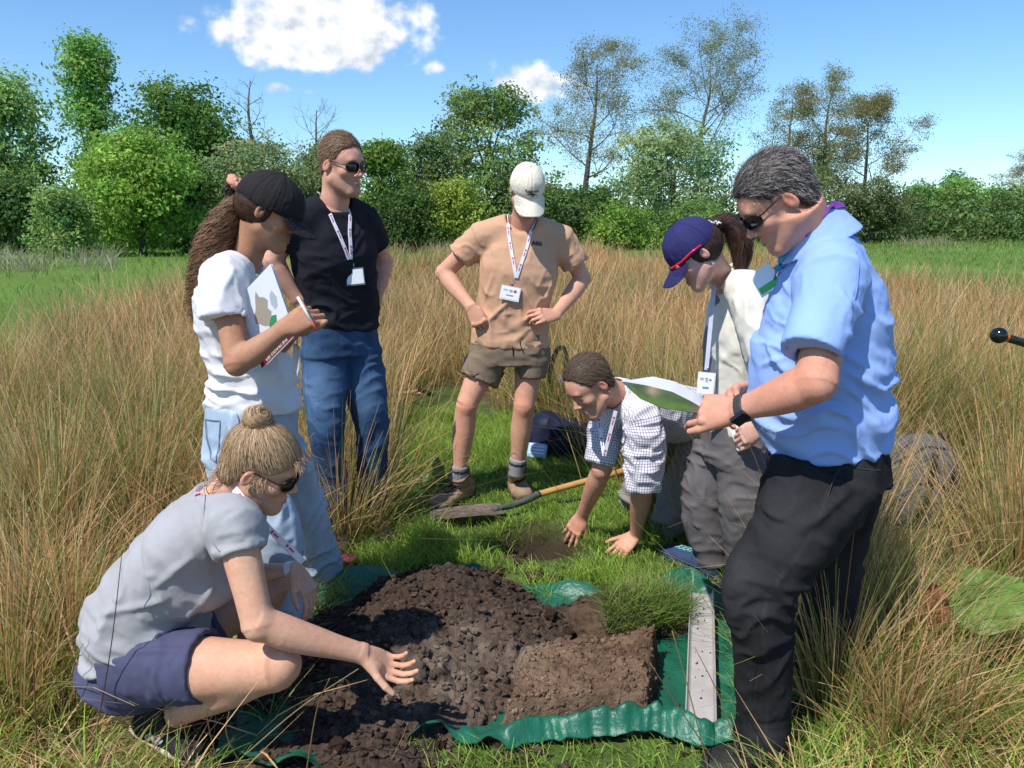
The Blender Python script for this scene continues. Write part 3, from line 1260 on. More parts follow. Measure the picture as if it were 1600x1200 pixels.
def badge(P, c, X, U, w, h, holder_m, card_m, ink_m, red_m, clip_m, back=False):
    """c centre, X across, U up (unit vectors)"""
    X, U = nrm(X), nrm(U)
    X = nrm(X - U * (X @ U))
    Nn = np.cross(X, U)
    R = np.stack([X, Nn, U], 1)
    mb = MB()
    mb.box(c, w / 2 + .004, .0012, h / 2 + .006, R)
    o = part('badge_holder', mb.mesh('badge_holder', False), holder_m, P.root)
    f = -1 if (Nn @ (c - CAM)) > 0 else 1
    mb = MB()
    mb.box(c + Nn * f * .0016, w / 2, .0006, h / 2, R)
    card = part('name_card', mb.mesh('name_card', False), card_m, o)
    if not back:
        mb = MB()
        for (x0, z0, ww, hh) in ((-.26, .22, .11, .10), (-.26, .22, .001, .001)):
            if ww > .01:
                th = np.linspace(0, 2 * np.pi, 13)[:-1]
                ctr = c + Nn * f * .0028 + X * x0 * w * -f + U * z0 * h
                ring = ctr + np.outer(np.cos(th), X) * ww * w * .8 + np.outer(np.sin(th), U) * ww * w * .8
                mb.add(np.concatenate([ring, [ctr]]), [[i, (i + 1) % 12, 12] for i in range(12)])
        part('printed_emblem', mb.mesh('printed_emblem', False), red_m, o)
        mb = MB()
        for (x0, z0, hx, hz) in ((-.02, .28, .10, .025), (-.02, .20, .10, .02), (-.04, .12, .08, .02), (.28, .27, .12, .02), (.28, .2, .12, .015), (0, -.18, .20, .05)):
            mb.box(c + Nn * f * .0026 + X * x0 * w * (-f) + U * z0 * h, hx * w, .0003, hz * h, R)
        part('printed_text', mb.mesh('printed_text', False), ink_m, o)
    mb = MB()
    top = c + U * (h / 2 + .006)
    mb.tube([top, top + U * .012, top + U * .022], [.0022, .003, .0025], 6)
    part('badge_clip', mb.mesh('badge_clip'), clip_m, o)
    return o


# ---------------------------------------------------------------- footwear
def shoe(P, heel, toe, up=(0, 0, 1), kind='trainer', upper_m=None, sole_m=None, lace_m=None, col=None, collar=.055, name='shoe', wid=1.0, ankle=None, h=.0042):
    heel, toe = np.asarray(heel, float), np.asarray(toe, float)
    L = np.linalg.norm(toe - heel)
    R = frame(toe - heel, up)
    wld = lambda p: heel + np.asarray(p) @ R.T
    k = L / .28
    S = Sdf()
    S.u(Loft([(0, .012 * k, .038 * k), (0, .08 * k, .036 * k), (0, .17 * k, .034 * k), (0, .235 * k, .030 * k), (0, .268 * k, .026 * k)],
             np.array([.030, .034, .040, .045, .040, .020]) * k * wid, np.array([.030, .030, .028, .024, .020, .012]) * k, lat=(1, 0, 0), p=2.4))
    S.u(ell((0, .225 * k, .030 * k), np.array([.044 * wid, .052, .026]) * k), .02)
    S.u(ell((0, .03 * k, .04 * k), np.array([.034, .034, .036]) * k), .02)
    top = V3(0, .05 * k, (collar + .03) * k) if ankle is None else (np.asarray(ankle, float) - heel) @ R
    S.u(Loft([(0, .055 * k, .03 * k), lerp((0, .055 * k, .03 * k), top, .6), top], np.array([.041, .042, .0455]) * k, np.array([.054, .050, .050]) * k, lat=(1, 0, 0)), .03)
    S.u(Loft([(0, .10 * k, .055 * k), (0, .16 * k, .050 * k), (0, .20 * k, .046 * k)], np.array([.022, .024, .022]) * k, np.array([.016, .014, .010]) * k, lat=(1, 0, 0)), .025)
    S.cut(func(lambda p: .012 * k - p[:, 2], V3(-.2, -.1, -.1), V3(.2, .4, .3)), .004)
    v, q = S.mesh(h)
    v = relax(v, q, 1, .4)
    n = vnormals(v, q)
    v = v + n * (.0018 * fbm(v * 45, 5, 3))[:, None]
    c = col(v / k, k) if callable(col) else None
    o = part(name, mesh_np(name, wld(v), [q], True, c), upper_m, P.root)
    S2 = Sdf()
    S2.u(Loft([(0, -.012 * k, .010 * k), (0, .08 * k, .010 * k), (0, .17 * k, .010 * k), (0, .24 * k, .012 * k), (0, .284 * k, .018 * k)],
              np.array([.024, .036, .037, .042, .047, .041, .016]) * k * wid, np.array([.013] * 7) * k, lat=(1, 0, 0), p=4))
    v2, q2 = S2.mesh(h * .9)
    part('sole', mesh_np('sole', wld(v2), [q2], True), sole_m, o)
    if lace_m is not None:
        mb = MB()
        ys = np.linspace(.095, .185, 5) * k
        for i, yy in enumerate(ys):
            for s in (-1, 1):
                a = V3(s * .024 * k, yy, .09 * k)
                b = V3(-s * .024 * k, yy + .017 * k, .09 * k)
                m = [lerp(a, b, t) for t in (0, .25, .5, .75, 1)]
                pp, _ = S.onto(m, .003 * k, 5)
                mb.tube(pp, .0026 * k, 5)
        mb.v = [wld(x) for x in mb.v]
        part('laces', mb.mesh('laces'), lace_m, o)
    return o, S, wld


def text_mesh(txt, size, S, to_world, m, name, parent, P, off=.0012, extr=.0008, bold=0.0):
    """flat lettering laid on a surface: to_world maps (x, y) to a start point, S pulls it on"""
    cu = bpy.data.curves.new(name, 'FONT')
    cu.body = txt
    cu.size = size
    cu.align_x = 'CENTER'
    cu.align_y = 'CENTER'
    cu.offset = bold
    cu.resolution_u = 2
    ob = bpy.data.objects.new(name, cu)
    C.objects.link(ob)
    dg = bpy.context.evaluated_depsgraph_get()
    dg.update()
    me = bpy.data.meshes.new_from_object(ob.evaluated_get(dg))
    bpy.data.objects.remove(ob)
    bpy.data.curves.remove(cu)
    v = np.zeros(len(me.vertices) * 3)
    me.vertices.foreach_get('co', v)
    v = v.reshape(-1, 3)
    p = to_world(v[:, 0], v[:, 1])
    if S is not None:
        p, g = S.onto(p, off, 4)
    if P is not None:
        p = P.hw(p)
    me.vertices.foreach_set('co', p.astype(np.float32).ravel())
    me.update()
    return part(name, me, m, parent)
# ------------------------------------------------------------------ the land
HOLE = gnd(842, 848)
SOIL_POLY = [(440, 1110), (470, 985), (560, 940), (640, 905), (690, 893), (800, 912), (860, 950), (905, 950), (940, 925), (1000, 955), (1045, 1000), (1110, 935), (1150, 960), (1150, 1150),
             (1160, 1172), (1040, 1160), (850, 1160), (790, 1180), (690, 1158), (640, 1160), (620, 1215), (380, 1215), (430, 1150)]
LAWN_POLY = [(480, 1210), (520, 905), (575, 850), (600, 780), (605, 690), (640, 612), (720, 600), (770, 640), (905, 690), (960, 752), (1020, 795), (1075, 835), (1160, 890), (1180, 1000), (1250, 1090), (1340, 1110), (1360, 1215)]


def ground_z(x, y):
    P = np.stack([x, y], 1)
    z = .018 * fbm(P * 1.3, 91, 3) * sstep(2.0, 6.0, y) + .010 * fbm(P * 5, 92, 2) * sstep(4, 7, y)
    d = np.hypot((x - HOLE[0]) / .17, (y - HOLE[1]) / .16)
    z = z - .15 * np.exp(-d ** 4) + .02 * np.exp(-((d - 1.35) / .25) ** 2)
    z += .25 * fbm(P * .05, 93, 2) * sstep(30, 120, y)
    return z


def build_ground():
    def axis(near, a, b, step, g):
        t = [0.0]
        s = step
        while t[-1] < b:
            t.append(t[-1] + s)
            if t[-1] > near:
                s *= g
        u = [-0.0]
        s = step
        while u[-1] > a:
            u.append(u[-1] - s)
            if -u[-1] > near:
                s *= g
        return np.array(sorted(set(u + t)))
    xs = axis(2.2, -900, 900, .045, 1.10)
    ys = axis(4.6, -25, 1500, .045, 1.08)
    X, Y = np.meshgrid(xs, ys, indexing='ij')
    z = ground_z(X.ravel(), Y.ravel())
    v = np.stack([X.ravel(), Y.ravel(), z], 1)
    nx, ny = len(xs), len(ys)
    i, j = np.meshgrid(np.arange(nx - 1), np.arange(ny - 1), indexing='ij')
    q = np.stack([i * ny + j, (i + 1) * ny + j, (i + 1) * ny + j + 1, i * ny + j + 1], -1).reshape(-1, 4)
    # colours: turf, rush litter, bare soil in the hole, meadow
    x, y = v[:, 0], v[:, 1]
    uv = proj(v + [0, 0, 0]) if True else None
    lawn = inpoly(uv, LAWN_POLY) & (y > .5) & (y < 8)
    n = fbm(v[:, :2] * 3, 5, 3)
    c = np.tile(V3(.075, .085, .028), (len(v), 1)) * (1 + .35 * n)[:, None]
    edge = np.interp(x / np.maximum(y, .1), [-.75, -.62, -.50, -.38, -.25, .0, .3, .45, .6, .75], [6.4, 7.2, 9.5, 12, 15, 20, 19, 14, 11.5, 10.5]) + 1.2 * fbm(v[:, :2] * .8, 3, 2)
    rush = (y < edge) & ~lawn
    c[rush] = (V3(.105, .085, .040)[None] * (1 + .4 * n)[:, None])[rush]
    c[lawn] = (V3(.075, .110, .028)[None] * (1 + .3 * n)[:, None])[lawn]
    far = y >= edge
    c[far] = (V3(.11, .19, .035)[None] * (1 + .35 * fbm(v[:, :2] * .25, 6, 3))[:, None])[far]
    d = np.hypot((x - HOLE[0]) / .17, (y - HOLE[1]) / .16)
    w = np.exp(-(d / 1.35) ** 6)[:, None]
    c = c * (1 - w) + V3(.040, .026, .018) * w
    me = mesh_np('ground', v, [q], True, c)
    link('ground', me, mat('field_ground', attr=True, rough=.95, spec=.1, var=.35, vscale=9, detail=6, bump=.6, bscale=60), kind='structure')


build_ground()

# ------------------------------------------------------------------ trees
LEAF = mat('leaves', attr=True, rough=.6, spec=.25, trans=.48)
BARK = mat('bark', attr=True, rough=.95, spec=.1, var=.25, vscale=6, bump=.5, bscale=18)


def leaf_quads(pts, nor, size, col, r, asp=.62):
    n = len(pts)
    a = r.normal(size=(n, 3))
    a -= nor * (a * nor).sum(1)[:, None]
    a /= np.linalg.norm(a, axis=1)[:, None] + 1e-9
    b = np.cross(nor, a)
    s = np.asarray(size)[:, None] if np.ndim(size) else size
    fold = nor * s * .18
    v = np.stack([pts - a * s * .5, pts + b * s * asp * .5 + fold, pts + a * s * .5, pts - b * s * asp * .5 + fold], 1).reshape(-1, 3)
    f = np.arange(n * 4).reshape(n, 4)
    return v, f, np.repeat(col, 4, 0)


def crown_leaves(lobes, n, size, base, r, var=.28, shell=.55, hue=.12, up=.25, ragged=1.0):
    """lobes: (m,4) centre + radius; leaves hang in sprays scattered through and a little beyond each lobe"""
    m = len(lobes)
    w = lobes[:, 3] ** 2
    ns = max(40, n // 16)
    k = r.choice(m, ns, p=w / w.sum())
    d = r.normal(size=(ns, 3))
    d /= np.linalg.norm(d, axis=1)[:, None]
    rad = lobes[k, 3] * (shell + (1.18 - shell) * r.uniform(0, 1, ns) ** .7)
    sc = lobes[k, :3] + d * rad[:, None] * [1, 1, .9]
    g = fbm(sc * (1.5 / max(.5, np.median(lobes[:, 3]))), int(r.integers(1000)), 2)
    rag = (1 + .7 * ragged * fbm(sc * .9, int(r.integers(1000)), 2)).clip(.6, 1.30)[:, None]
    sc = lobes[k, :3] + (sc - lobes[k, :3]) * rag
    keep = g > r.uniform(-.9, .05, ns)
    sc, d, k = sc[keep], d[keep], k[keep]
    ns = len(sc)
    sr = size * r.uniform(.7, 2.0, ns) * 1.15
    tone_s = 1 + var * .75 * r.normal(0, 1, ns)
    j = r.integers(0, ns, n)
    p = sc[j] + r.normal(0, 1, (n, 3)).clip(-1.8, 1.8) * sr[j][:, None] * [1, 1, .6]
    p[:, 2] = np.maximum(p[:, 2], .05)
    nn = d[j] * .75 + r.normal(size=p.shape) * .5 + [0, 0, up]
    nn /= np.linalg.norm(nn, axis=1)[:, None]
    lt = r.normal(0, 1, m)
    tone = (tone_s[j] * (1 + var * .4 * lt[k[j]]) * (1 + var * .5 * r.normal(0, 1, n))).clip(.35, 2.1)
    c = np.asarray(base)[None] * tone[:, None]
    c[:, 0] *= (1 + hue * r.normal(0, .7, n) + hue * lt[k[j]]).clip(.5, 1.6)
    sz = size * r.uniform(.55, 1.3, n)
    return leaf_quads(p, nn, sz, (c * 2.9).clip(0.003, 1), r)


def limb_tubes(mb, a, b, r0, r1, r, col, wig=.06, n=5, seg=6):
    a, b = np.asarray(a, float), np.asarray(b, float)
    L = np.linalg.norm(b - a)
    t = np.linspace(0, 1, seg)
    pts = a + np.outer(t, b - a)
    off = np.cumsum(r.normal(0, wig * L / seg, (seg, 3)), 0)
    off -= np.outer(t, off[-1])
    off[0] = 0
    pts += off
    mb.tube(pts, np.linspace(r0, r1, seg), n, c=np.asarray(col) * r.uniform(.8, 1.2), caps=False)
    return pts


def leafy(name, label, u0, u1, vtop, vbase, Y, n, size, base, seed, nl=18, group=None, thick=.7, lean=0.0, spire=None, var=.28, rl=(.13, .25), cat='tree', trunk=True, lowfill=True, shell=.55):
    """a broad-leaved tree or bush: extents given as seen, placed at distance Y"""
    r = np.random.default_rng(seed)
    x0, x1 = at(u0, 345, Y)[0], at(u1, 345, Y)[0]
    top = at((u0 + u1) / 2, vtop, Y)[2]
    cx, W = (x0 + x1) / 2, (x1 - x0)
    base_p = V3(cx, Y, 0)
    H = top
    lo = 0.0 if lowfill else H * .30
    lob = []
    nl = int(nl * 1.9)
    n = int(n * 1.75)
    size = size * .86
    rl = (rl[0] * 1.05, rl[1] * 1.12)
    for i in range(nl):
        a = r.uniform(0, 2 * np.pi)
        zz = r.uniform(0, 1) ** .85
        prof = math.sin(math.pi * (.27 + .62 * zz)) ** .6 if spire is None else spire(zz)
        rr = W * r.uniform(*rl) * (1 if i % 5 < 3 else .55)
        R = max(0, W / 2 * prof - rr * .8)
        q = R * math.sqrt(r.uniform(.25, 1)) * (1 if i % 5 < 3 else 1.22)
        z = lo + (H - lo) * zz
        z = min(max(z, rr * .55), H - rr * .95)
        lob.append((cx + q * math.cos(a) + lean * zz, Y + q * math.sin(a) * thick, z, rr))
    lob.append((cx + lean, Y, H - W * .13, W * .14))
    lob = np.array(lob)
    root = thing(name, label, cat, tuple(base_p), group)
    v, f, c = crown_leaves(lob, n, size, base, r, var, shell)
    part('crown', mesh_np('crown', v, [f], False, c), LEAF, root)
    mb = MB()
    bc = (.10, .085, .065)
    tr = limb_tubes(mb, base_p - [0, 0, .1], V3(cx + lean * .5, Y, H * .62), .022 * H + .03, .012 * H, r, bc, .05, 7, 8)
    for i in range(min(nl, 12)):
        s = tr[r.integers(2, 8)]
        limb_tubes(mb, s, lob[i, :3], .010 * H, .015, r, bc, .08, 5, 6)
    part('trunk', mb.mesh('trunk'), BARK, root)
    return root


def alder(name, label, ub, vtop, u0, u1, Y, seed, n=4200, base=(.12, .125, .05), size=.15, group=None, lean=0.0, bare=False, ivy=None, fork=.28, vb=None, first=.34, levels=4, sp=(.35, .75)):
    """an airy tree whose branches show through thin spring leaf"""
    r = np.random.default_rng(seed)
    b = V3(at(ub, 345, Y)[0], Y, 0)
    H = at(ub, vtop, Y)[2]
    x0, x1 = at(u0, 345, Y)[0], at(u1, 345, Y)[0]
    W = (x1 - x0) / 2
    cx = (x0 + x1) / 2
    root = thing(name, label, 'tree', tuple(b), group)
    mb = MB()
    bc = (.19, .165, .135)
    tips = []
    seg = 12
    t = np.linspace(0, 1, seg)
    top = V3(cx + lean, Y, H * .97)
    tr = b + np.outer(t, top - b)
    tr[1:-1] += np.cumsum(r.normal(0, .012 * H, (seg - 2, 3)) * [1, 1, 0], 0) * .5
    rad = .020 * H * (1 - t) ** .8 + .02
    mb.tube(tr, rad, 8, c=bc, caps=False)

    def grow(p, d, L, rr, lv):
        k = 5
        pts = [p]
        for i in range(k):
            d = nrm(d + r.normal(0, .16, 3) + V3(0, 0, .06))
            pts.append(pts[-1] + d * L / k)
        pts = np.array(pts)
        mb.tube(pts, np.linspace(rr, rr * .45, k + 1), 5 if lv < 2 else 4, c=np.asarray(bc) * r.uniform(.8, 1.15), caps=False)
        if lv >= levels:
            tips.append(pts[-1])
            tips.append(pts[-3])
            return
        nb = r.integers(3, 5) if lv < 2 else 3
        for i in range(nb):
            j = r.integers(2, k + 1)
            dd = nrm(d + r.normal(0, .75, 3) * [1, 1, .55] + V3(0, 0, .08))
            grow(pts[j], dd, L * r.uniform(.5, .72), rr * .5, lv + 1)
        tips.append(pts[-1])
    nmain = 12
    for i in range(nmain):
        s = first + (1 - first) * (i + r.uniform(0, .8)) / nmain
        p = np.array([np.interp(s, t, tr[:, k]) for k in range(3)])
        a = i * 2.4 + r.uniform(-.5, .5)
        prof = max(.42, math.sin(math.pi * min(1, .30 + .66 * (s - first) / (1 - first))) ** .6)
        Lm = W * prof * r.uniform(.8, 1.1)
        el = .35 + .5 * (s - first)
        d = nrm(V3(math.cos(a), math.sin(a) * .9, el))
        grow(p, d, max(Lm, .06 * H), .0065 * H * (1.25 - s), 1)
    part('trunk', mb.mesh('trunk'), BARK, root)
    if not bare:
        tips = np.array(tips)
        n = int(n * 3.6)
        k = r.choice(len(tips), n)
        p = tips[k] + r.normal(0, .026 * H, (n, 3)) * [1, 1, .55]
        e = r.uniform(0, 1, n) < .42               # fine outer twigs round off the crown
        zc = H * (first * .55 + .48)
        dv = r.normal(size=(n, 3))
        dv /= np.linalg.norm(dv, axis=1)[:, None]
        pe = V3(cx + lean * .8, Y, zc) + dv * (r.uniform(.35, 1, (n, 1)) ** .5) * [W * .95, W * .8, (H - zc) * 1.0]
        ok = fbm(pe * .9, seed + 5, 2) > r.uniform(-.25, .3, n)
        e &= ok
        p[e] = pe[e]
        nn = r.normal(size=(n, 3)) + [0, 0, .4]
        nn /= np.linalg.norm(nn, axis=1)[:, None]
        c = np.asarray(base)[None] * [2.7, 2.6, 2.7] * (1 + .3 * r.normal(0, 1, (n, 1))).clip(.4, 1.9)
        v, f, c = leaf_quads(p, nn, size * .78 * r.uniform(.5, 1.2, n), c, r)
        part('crown', mesh_np('crown', v, [f], False, c), LEAF, root)
    if ivy:
        lob = np.array([(*(np.array([np.interp(s, t, tr[:, k]) for k in range(3)]) + r.normal(0, .15, 3)), ivy * r.uniform(.7, 1.2)) for s in np.linspace(.12, .66, 16)])
        v, f, c = crown_leaves(lob, 2600, .20, (.07, .115, .025), r, .25, .5)
        part('ivy', mesh_np('ivy', v, [f], False, c), LEAF, root)
    return root


if 'trees' not in SKIP:
    G1 = (.085, .150, .030)
    G2 = (.050, .095, .022)
    G3 = (.115, .190, .030)
    G4 = (.115, .150, .062)
    G5 = (.036, .062, .018)
    spir = lambda z: (1 - z) ** .75 * .95 + .10
    leafy('hawthorn_tree', 'loose pale green tree standing beyond the tall spiry one', -70, 105, 118, 388, 38, 9000, .26, (.115, .175, .055), 1, 22)
    leafy('tall_tree', 'tall spiry light green tree topping the wood edge', 95, 232, 56, 388, 39, 7500, .24, (.100, .170, .042), 2, 26, spire=spir, rl=(.10, .20))
    leafy('round_tree', 'dense dark round-crowned tree behind the bright green bush', 205, 390, 128, 388, 44, 11000, .27, (.062, .108, .022), 3, 26, shell=.7)
    leafy('bright_bush', 'bright yellow-green bush standing in front of the dark round tree', 118, 318, 205, 390, 33, 11000, .22, (.090, .155, .028), 4, 24, cat='bush')
    leafy('hedge_bush', 'low rounded pale green bush at the foot of the bright yellow-green bush', 48, 150, 302, 392, 31, 4200, .19, (.095, .145, .045), 5, 12, cat='bush')
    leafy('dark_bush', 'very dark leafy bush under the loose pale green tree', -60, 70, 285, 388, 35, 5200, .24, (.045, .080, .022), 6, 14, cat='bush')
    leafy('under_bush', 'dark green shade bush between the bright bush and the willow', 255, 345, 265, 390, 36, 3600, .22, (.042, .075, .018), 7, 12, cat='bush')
    leafy('willow_bush', 'broad grey-green willow bush behind the woman in the black cap', 315, 500, 212, 388, 40, 9500, .22, (.110, .140, .060), 8, 24, cat='bush', var=.22)
    leafy('back_bush', 'grey-green thicket behind the tall man in black', 455, 580, 225, 386, 43, 6500, .23, (.085, .112, .045), 9, 18, cat='bush')
    alder('dead_tree', 'slender leafless pale tree rising above the willow bush', 405, 118, 376, 436, 45, 10, bare=True, first=.5, levels=3)
    alder('dead_tree', 'spreading leafless twiggy tree leaning over the willow bush', 486, 165, 440, 545, 46, 12, bare=True, first=.45, levels=3, lean=.4)
    leafy('ivy_bush', 'dark ivy-clad bush close behind the man in sunglasses', 556, 645, 220, 386, 39, 5200, .22, (.070, .110, .022), 13, 14, cat='bush')
    leafy('thicket_bush', 'mid green thicket between the ivy-clad bush and the large open tree', 615, 735, 212, 386, 42, 6500, .22, (.072, .105, .036), 14, 18, cat='bush')
    leafy('yellow_bush', 'small yellowish green bush at the thicket foot behind the tan shirt', 660, 770, 285, 388, 37, 4200, .19, (.115, .150, .028), 15, 12, cat='bush')
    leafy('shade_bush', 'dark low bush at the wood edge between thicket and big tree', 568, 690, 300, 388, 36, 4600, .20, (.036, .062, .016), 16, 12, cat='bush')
    leafy('cherry_tree', 'large open green tree behind the man in the white cap', 655, 868, 138, 386, 46, 11500, .24, (.075, .115, .032), 17, 30, rl=(.09, .18), lowfill=True, shell=.5)
    leafy('filler_bush', 'mid green bush filling the wood edge below the large open tree', 800, 905, 285, 388, 41, 4600, .20, (.062, .100, .028), 18, 12, cat='bush')
    GA = 'airy alders above the wood edge'
    alder('alder_tree', 'airy alder with a straight grey trunk beside the large open green tree', 908, 92, 858, 996, 58, 19, n=6000)
    alder('alder_tree', 'airy flat-topped alder rising behind the pale willow thicket', 1082, 94, 1000, 1176, 60, 20, n=6500, lean=.5, base=(.105, .120, .048), first=.5)
    alder('alder_tree', 'slim airy alder beside the ivy-clad trunk', 1222, 148, 1182, 1268, 62, 21, n=3600)
    alder('alder_tree', 'alder with bright green ivy wrapped round its trunk', 1276, 132, 1228, 1345, 61, 22, n=5000, ivy=.55)
    alder('alder_tree', 'broad low alder with a dense brown-green crown above the hedge end', 1348, 168, 1285, 1410, 57, 23, n=7500, base=(.105, .105, .045), first=.22)
    alder('alder_tree', 'small pale alder beyond the far end of the hedge', 1592, 248, 1560, 1625, 75, 24, n=2600, base=(.15, .14, .09))
    leafy('willow_thicket', 'pale silvery willow thicket under the flat-topped alder', 948, 1155, 192, 386, 50, 12500, .24, (.125, .165, .075), 25, 32, cat='bush', rl=(.09, .18))
    leafy('dark_thicket', 'dark green hedge bush below the alder with the straight trunk', 868, 985, 292, 386, 44, 5000, .21, (.052, .088, .022), 26, 14, cat='bush')
    leafy('green_bush', 'fresh green low bush in front of the willow thicket', 905, 1030, 322, 390, 40, 4200, .18, (.085, .140, .026), 27, 13, cat='bush')
    leafy('low_bush', 'low mid green bush behind the navy cap', 1010, 1150, 318, 388, 42, 4600, .19, (.070, .115, .030), 28, 13, cat='bush')
    leafy('alder_thicket', 'brownish green thicket behind the blue-shirted man', 1130, 1330, 255, 386, 52, 9000, .24, (.085, .098, .038), 29, 24, cat='bush')
    leafy('hedge_end_bush', 'dark thicket at the foot of the broad low alder', 1285, 1425, 285, 382, 52, 6000, .22, (.060, .078, .030), 30, 16, cat='bush')
    for i, (a, b, t, lab) in enumerate(((1395, 1475, 288, 'bright green hedge bush next to the broad low alder'), (1455, 1535, 284, 'light green hedge bush below the small round far tree'), (1510, 1585, 292, 'green hedge bush between light green and yellowish ones'), (1565, 1660, 286, 'yellowish green hedge bush at the far end of the hedge'))):
        leafy('hedgerow_bush', lab, a, b, t, 377, 60, 5000, .24, [(.085, .150, .035), (.100, .165, .045), (.080, .130, .036), (.110, .155, .050)][i], 31 + i, 14, cat='bush', group='hedge bushes')
    leafy('far_tree', 'small round dark green tree peeping over the hedge', 1462, 1512, 268, 372, 95, 2200, .34, (.050, .090, .022), 37, 10)
    # a dense low fringe that closes the wood edge near the ground
    r = np.random.default_rng(44)
    xs = np.concatenate([r.uniform(at(-120, 345, 44)[0], at(1000, 345, 44)[0], 130), r.uniform(at(1000, 345, 55)[0], at(1700, 345, 55)[0], 90)])
    ysd = np.concatenate([r.uniform(42, 46, 130), r.uniform(53, 60, 90)])
    hh = r.uniform(.8, 2.3, 220)
    lob = np.stack([xs, ysd, hh * .7, hh], 1)
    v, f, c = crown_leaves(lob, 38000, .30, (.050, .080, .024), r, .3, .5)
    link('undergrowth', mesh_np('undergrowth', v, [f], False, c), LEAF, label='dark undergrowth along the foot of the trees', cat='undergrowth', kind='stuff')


# ------------------------------------------------------------------ rushes and grass
BLADE = mat('blades', attr=True, rough=.55, spec=.3, trans=.45)


def blades(root, az, h, lean, bend, w, cb, ct, r, seg=3, twist=None, tipw=.25):
    """ribbons: lean and bend are horizontal reach as a share of the length"""
    n = len(root)
    s = np.linspace(0, 1, seg + 1)
    d = np.stack([np.cos(az), np.sin(az), np.zeros(n)], 1)
    reach = lean[:, None] * s + bend[:, None] * s ** 2.2
    rise = s[None] - .5 * (lean[:, None] ** 2) * s - .42 * np.abs(bend[:, None]) ** 1.5 * s ** 3
    P = root[:, None] + d[:, None] * (h[:, None] * reach)[..., None]
    P[..., 2] += h[:, None] * rise
    tw = r.uniform(0, np.pi, n) if twist is None else twist
    sd_ = np.stack([np.cos(tw), np.sin(tw), np.zeros(n)], 1)
    ww = (np.asarray(w) * np.ones(n))[:, None] * np.interp(s, [0, .35, 1], [.8, 1, tipw])[None]
    A = P - sd_[:, None] * ww[..., None] * .5
    B = P + sd_[:, None] * ww[..., None] * .5
    v = np.stack([A, B], 2).reshape(-1, 3)
    k, i = np.meshgrid(np.arange(n), np.arange(seg), indexing='ij')
    o = (k * (seg + 1) + i) * 2
    f = np.stack([o, o + 1, o + 3, o + 2], -1).reshape(-1, 4)
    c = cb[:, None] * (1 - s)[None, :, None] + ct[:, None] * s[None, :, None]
    return v, f, np.repeat(c, 2, axis=1).reshape(-1, 3)


def pick(pal, p, n, r, var=.18):
    pal = np.asarray(pal, float)
    k = r.choice(len(pal), n, p=np.asarray(p) / np.sum(p))
    return pal[k] * (1 + var * r.normal(0, 1, (n, 1))).clip(.45, 1.7)


TAN = [(.82, .50, .23), (.92, .66, .38), (.58, .31, .14), (.74, .42, .18)]
GRN = [(.26, .33, .07), (.16, .23, .05), (.36, .39, .11)]


def tuft_field(cent, per, H, spread, w, r, green=.3, flop=.22, seg=3):
    """stems springing from many tuft centres"""
    k = np.repeat(np.arange(len(cent)), per)
    n = len(k)
    az = r.uniform(0, 2 * np.pi, n)
    rad = np.abs(r.normal(0, 1, n)) * spread[k]
    root = np.stack([cent[k, 0] + np.cos(az) * rad, cent[k, 1] + np.sin(az) * rad, np.zeros(n)], 1)
    root[:, 2] = ground_z(root[:, 0], root[:, 1]) - .01
    h = H[k] * r.uniform(.55, 1.12, n)
    lean = np.abs(r.normal(0, 1, n)) * flop * .55 + rad / (spread[k] + 1e-6) * .10
    bend = np.abs(r.normal(0, 1, n)) * flop * .9
    brk = r.uniform(0, 1, n) < .06
    bend[brk] += r.uniform(.3, .8, brk.sum())
    g = (r.uniform(0, 1, n) < (green[k] if np.ndim(green) else green))
    ct = pick(TAN, (4, 2.4, 1.6, 3), n, r)
    cb = pick([(.27, .25, .07), (.52, .35, .15), (.17, .19, .045)], (3, 4, 3), n, r)
    ct[g] = pick(GRN, (3, 2, 2), n, r)[g]
    cb[g] = pick(GRN, (2, 4, 1), n, r)[g]
    # a common lean of the tuft in the wind
    az2 = az + .5 * np.sin(cent[k, 0] * 1.3 + cent[k, 1])
    return blades(root, az2, h, lean.clip(0, .9), bend.clip(0, .95), w[k] * r.uniform(.7, 1.3, n), cb, ct, r, seg)


def scatter(n, x0, x1, y0, y1, r):
    return np.stack([r.uniform(x0, x1, n), r.uniform(y0, y1, n)], 1)


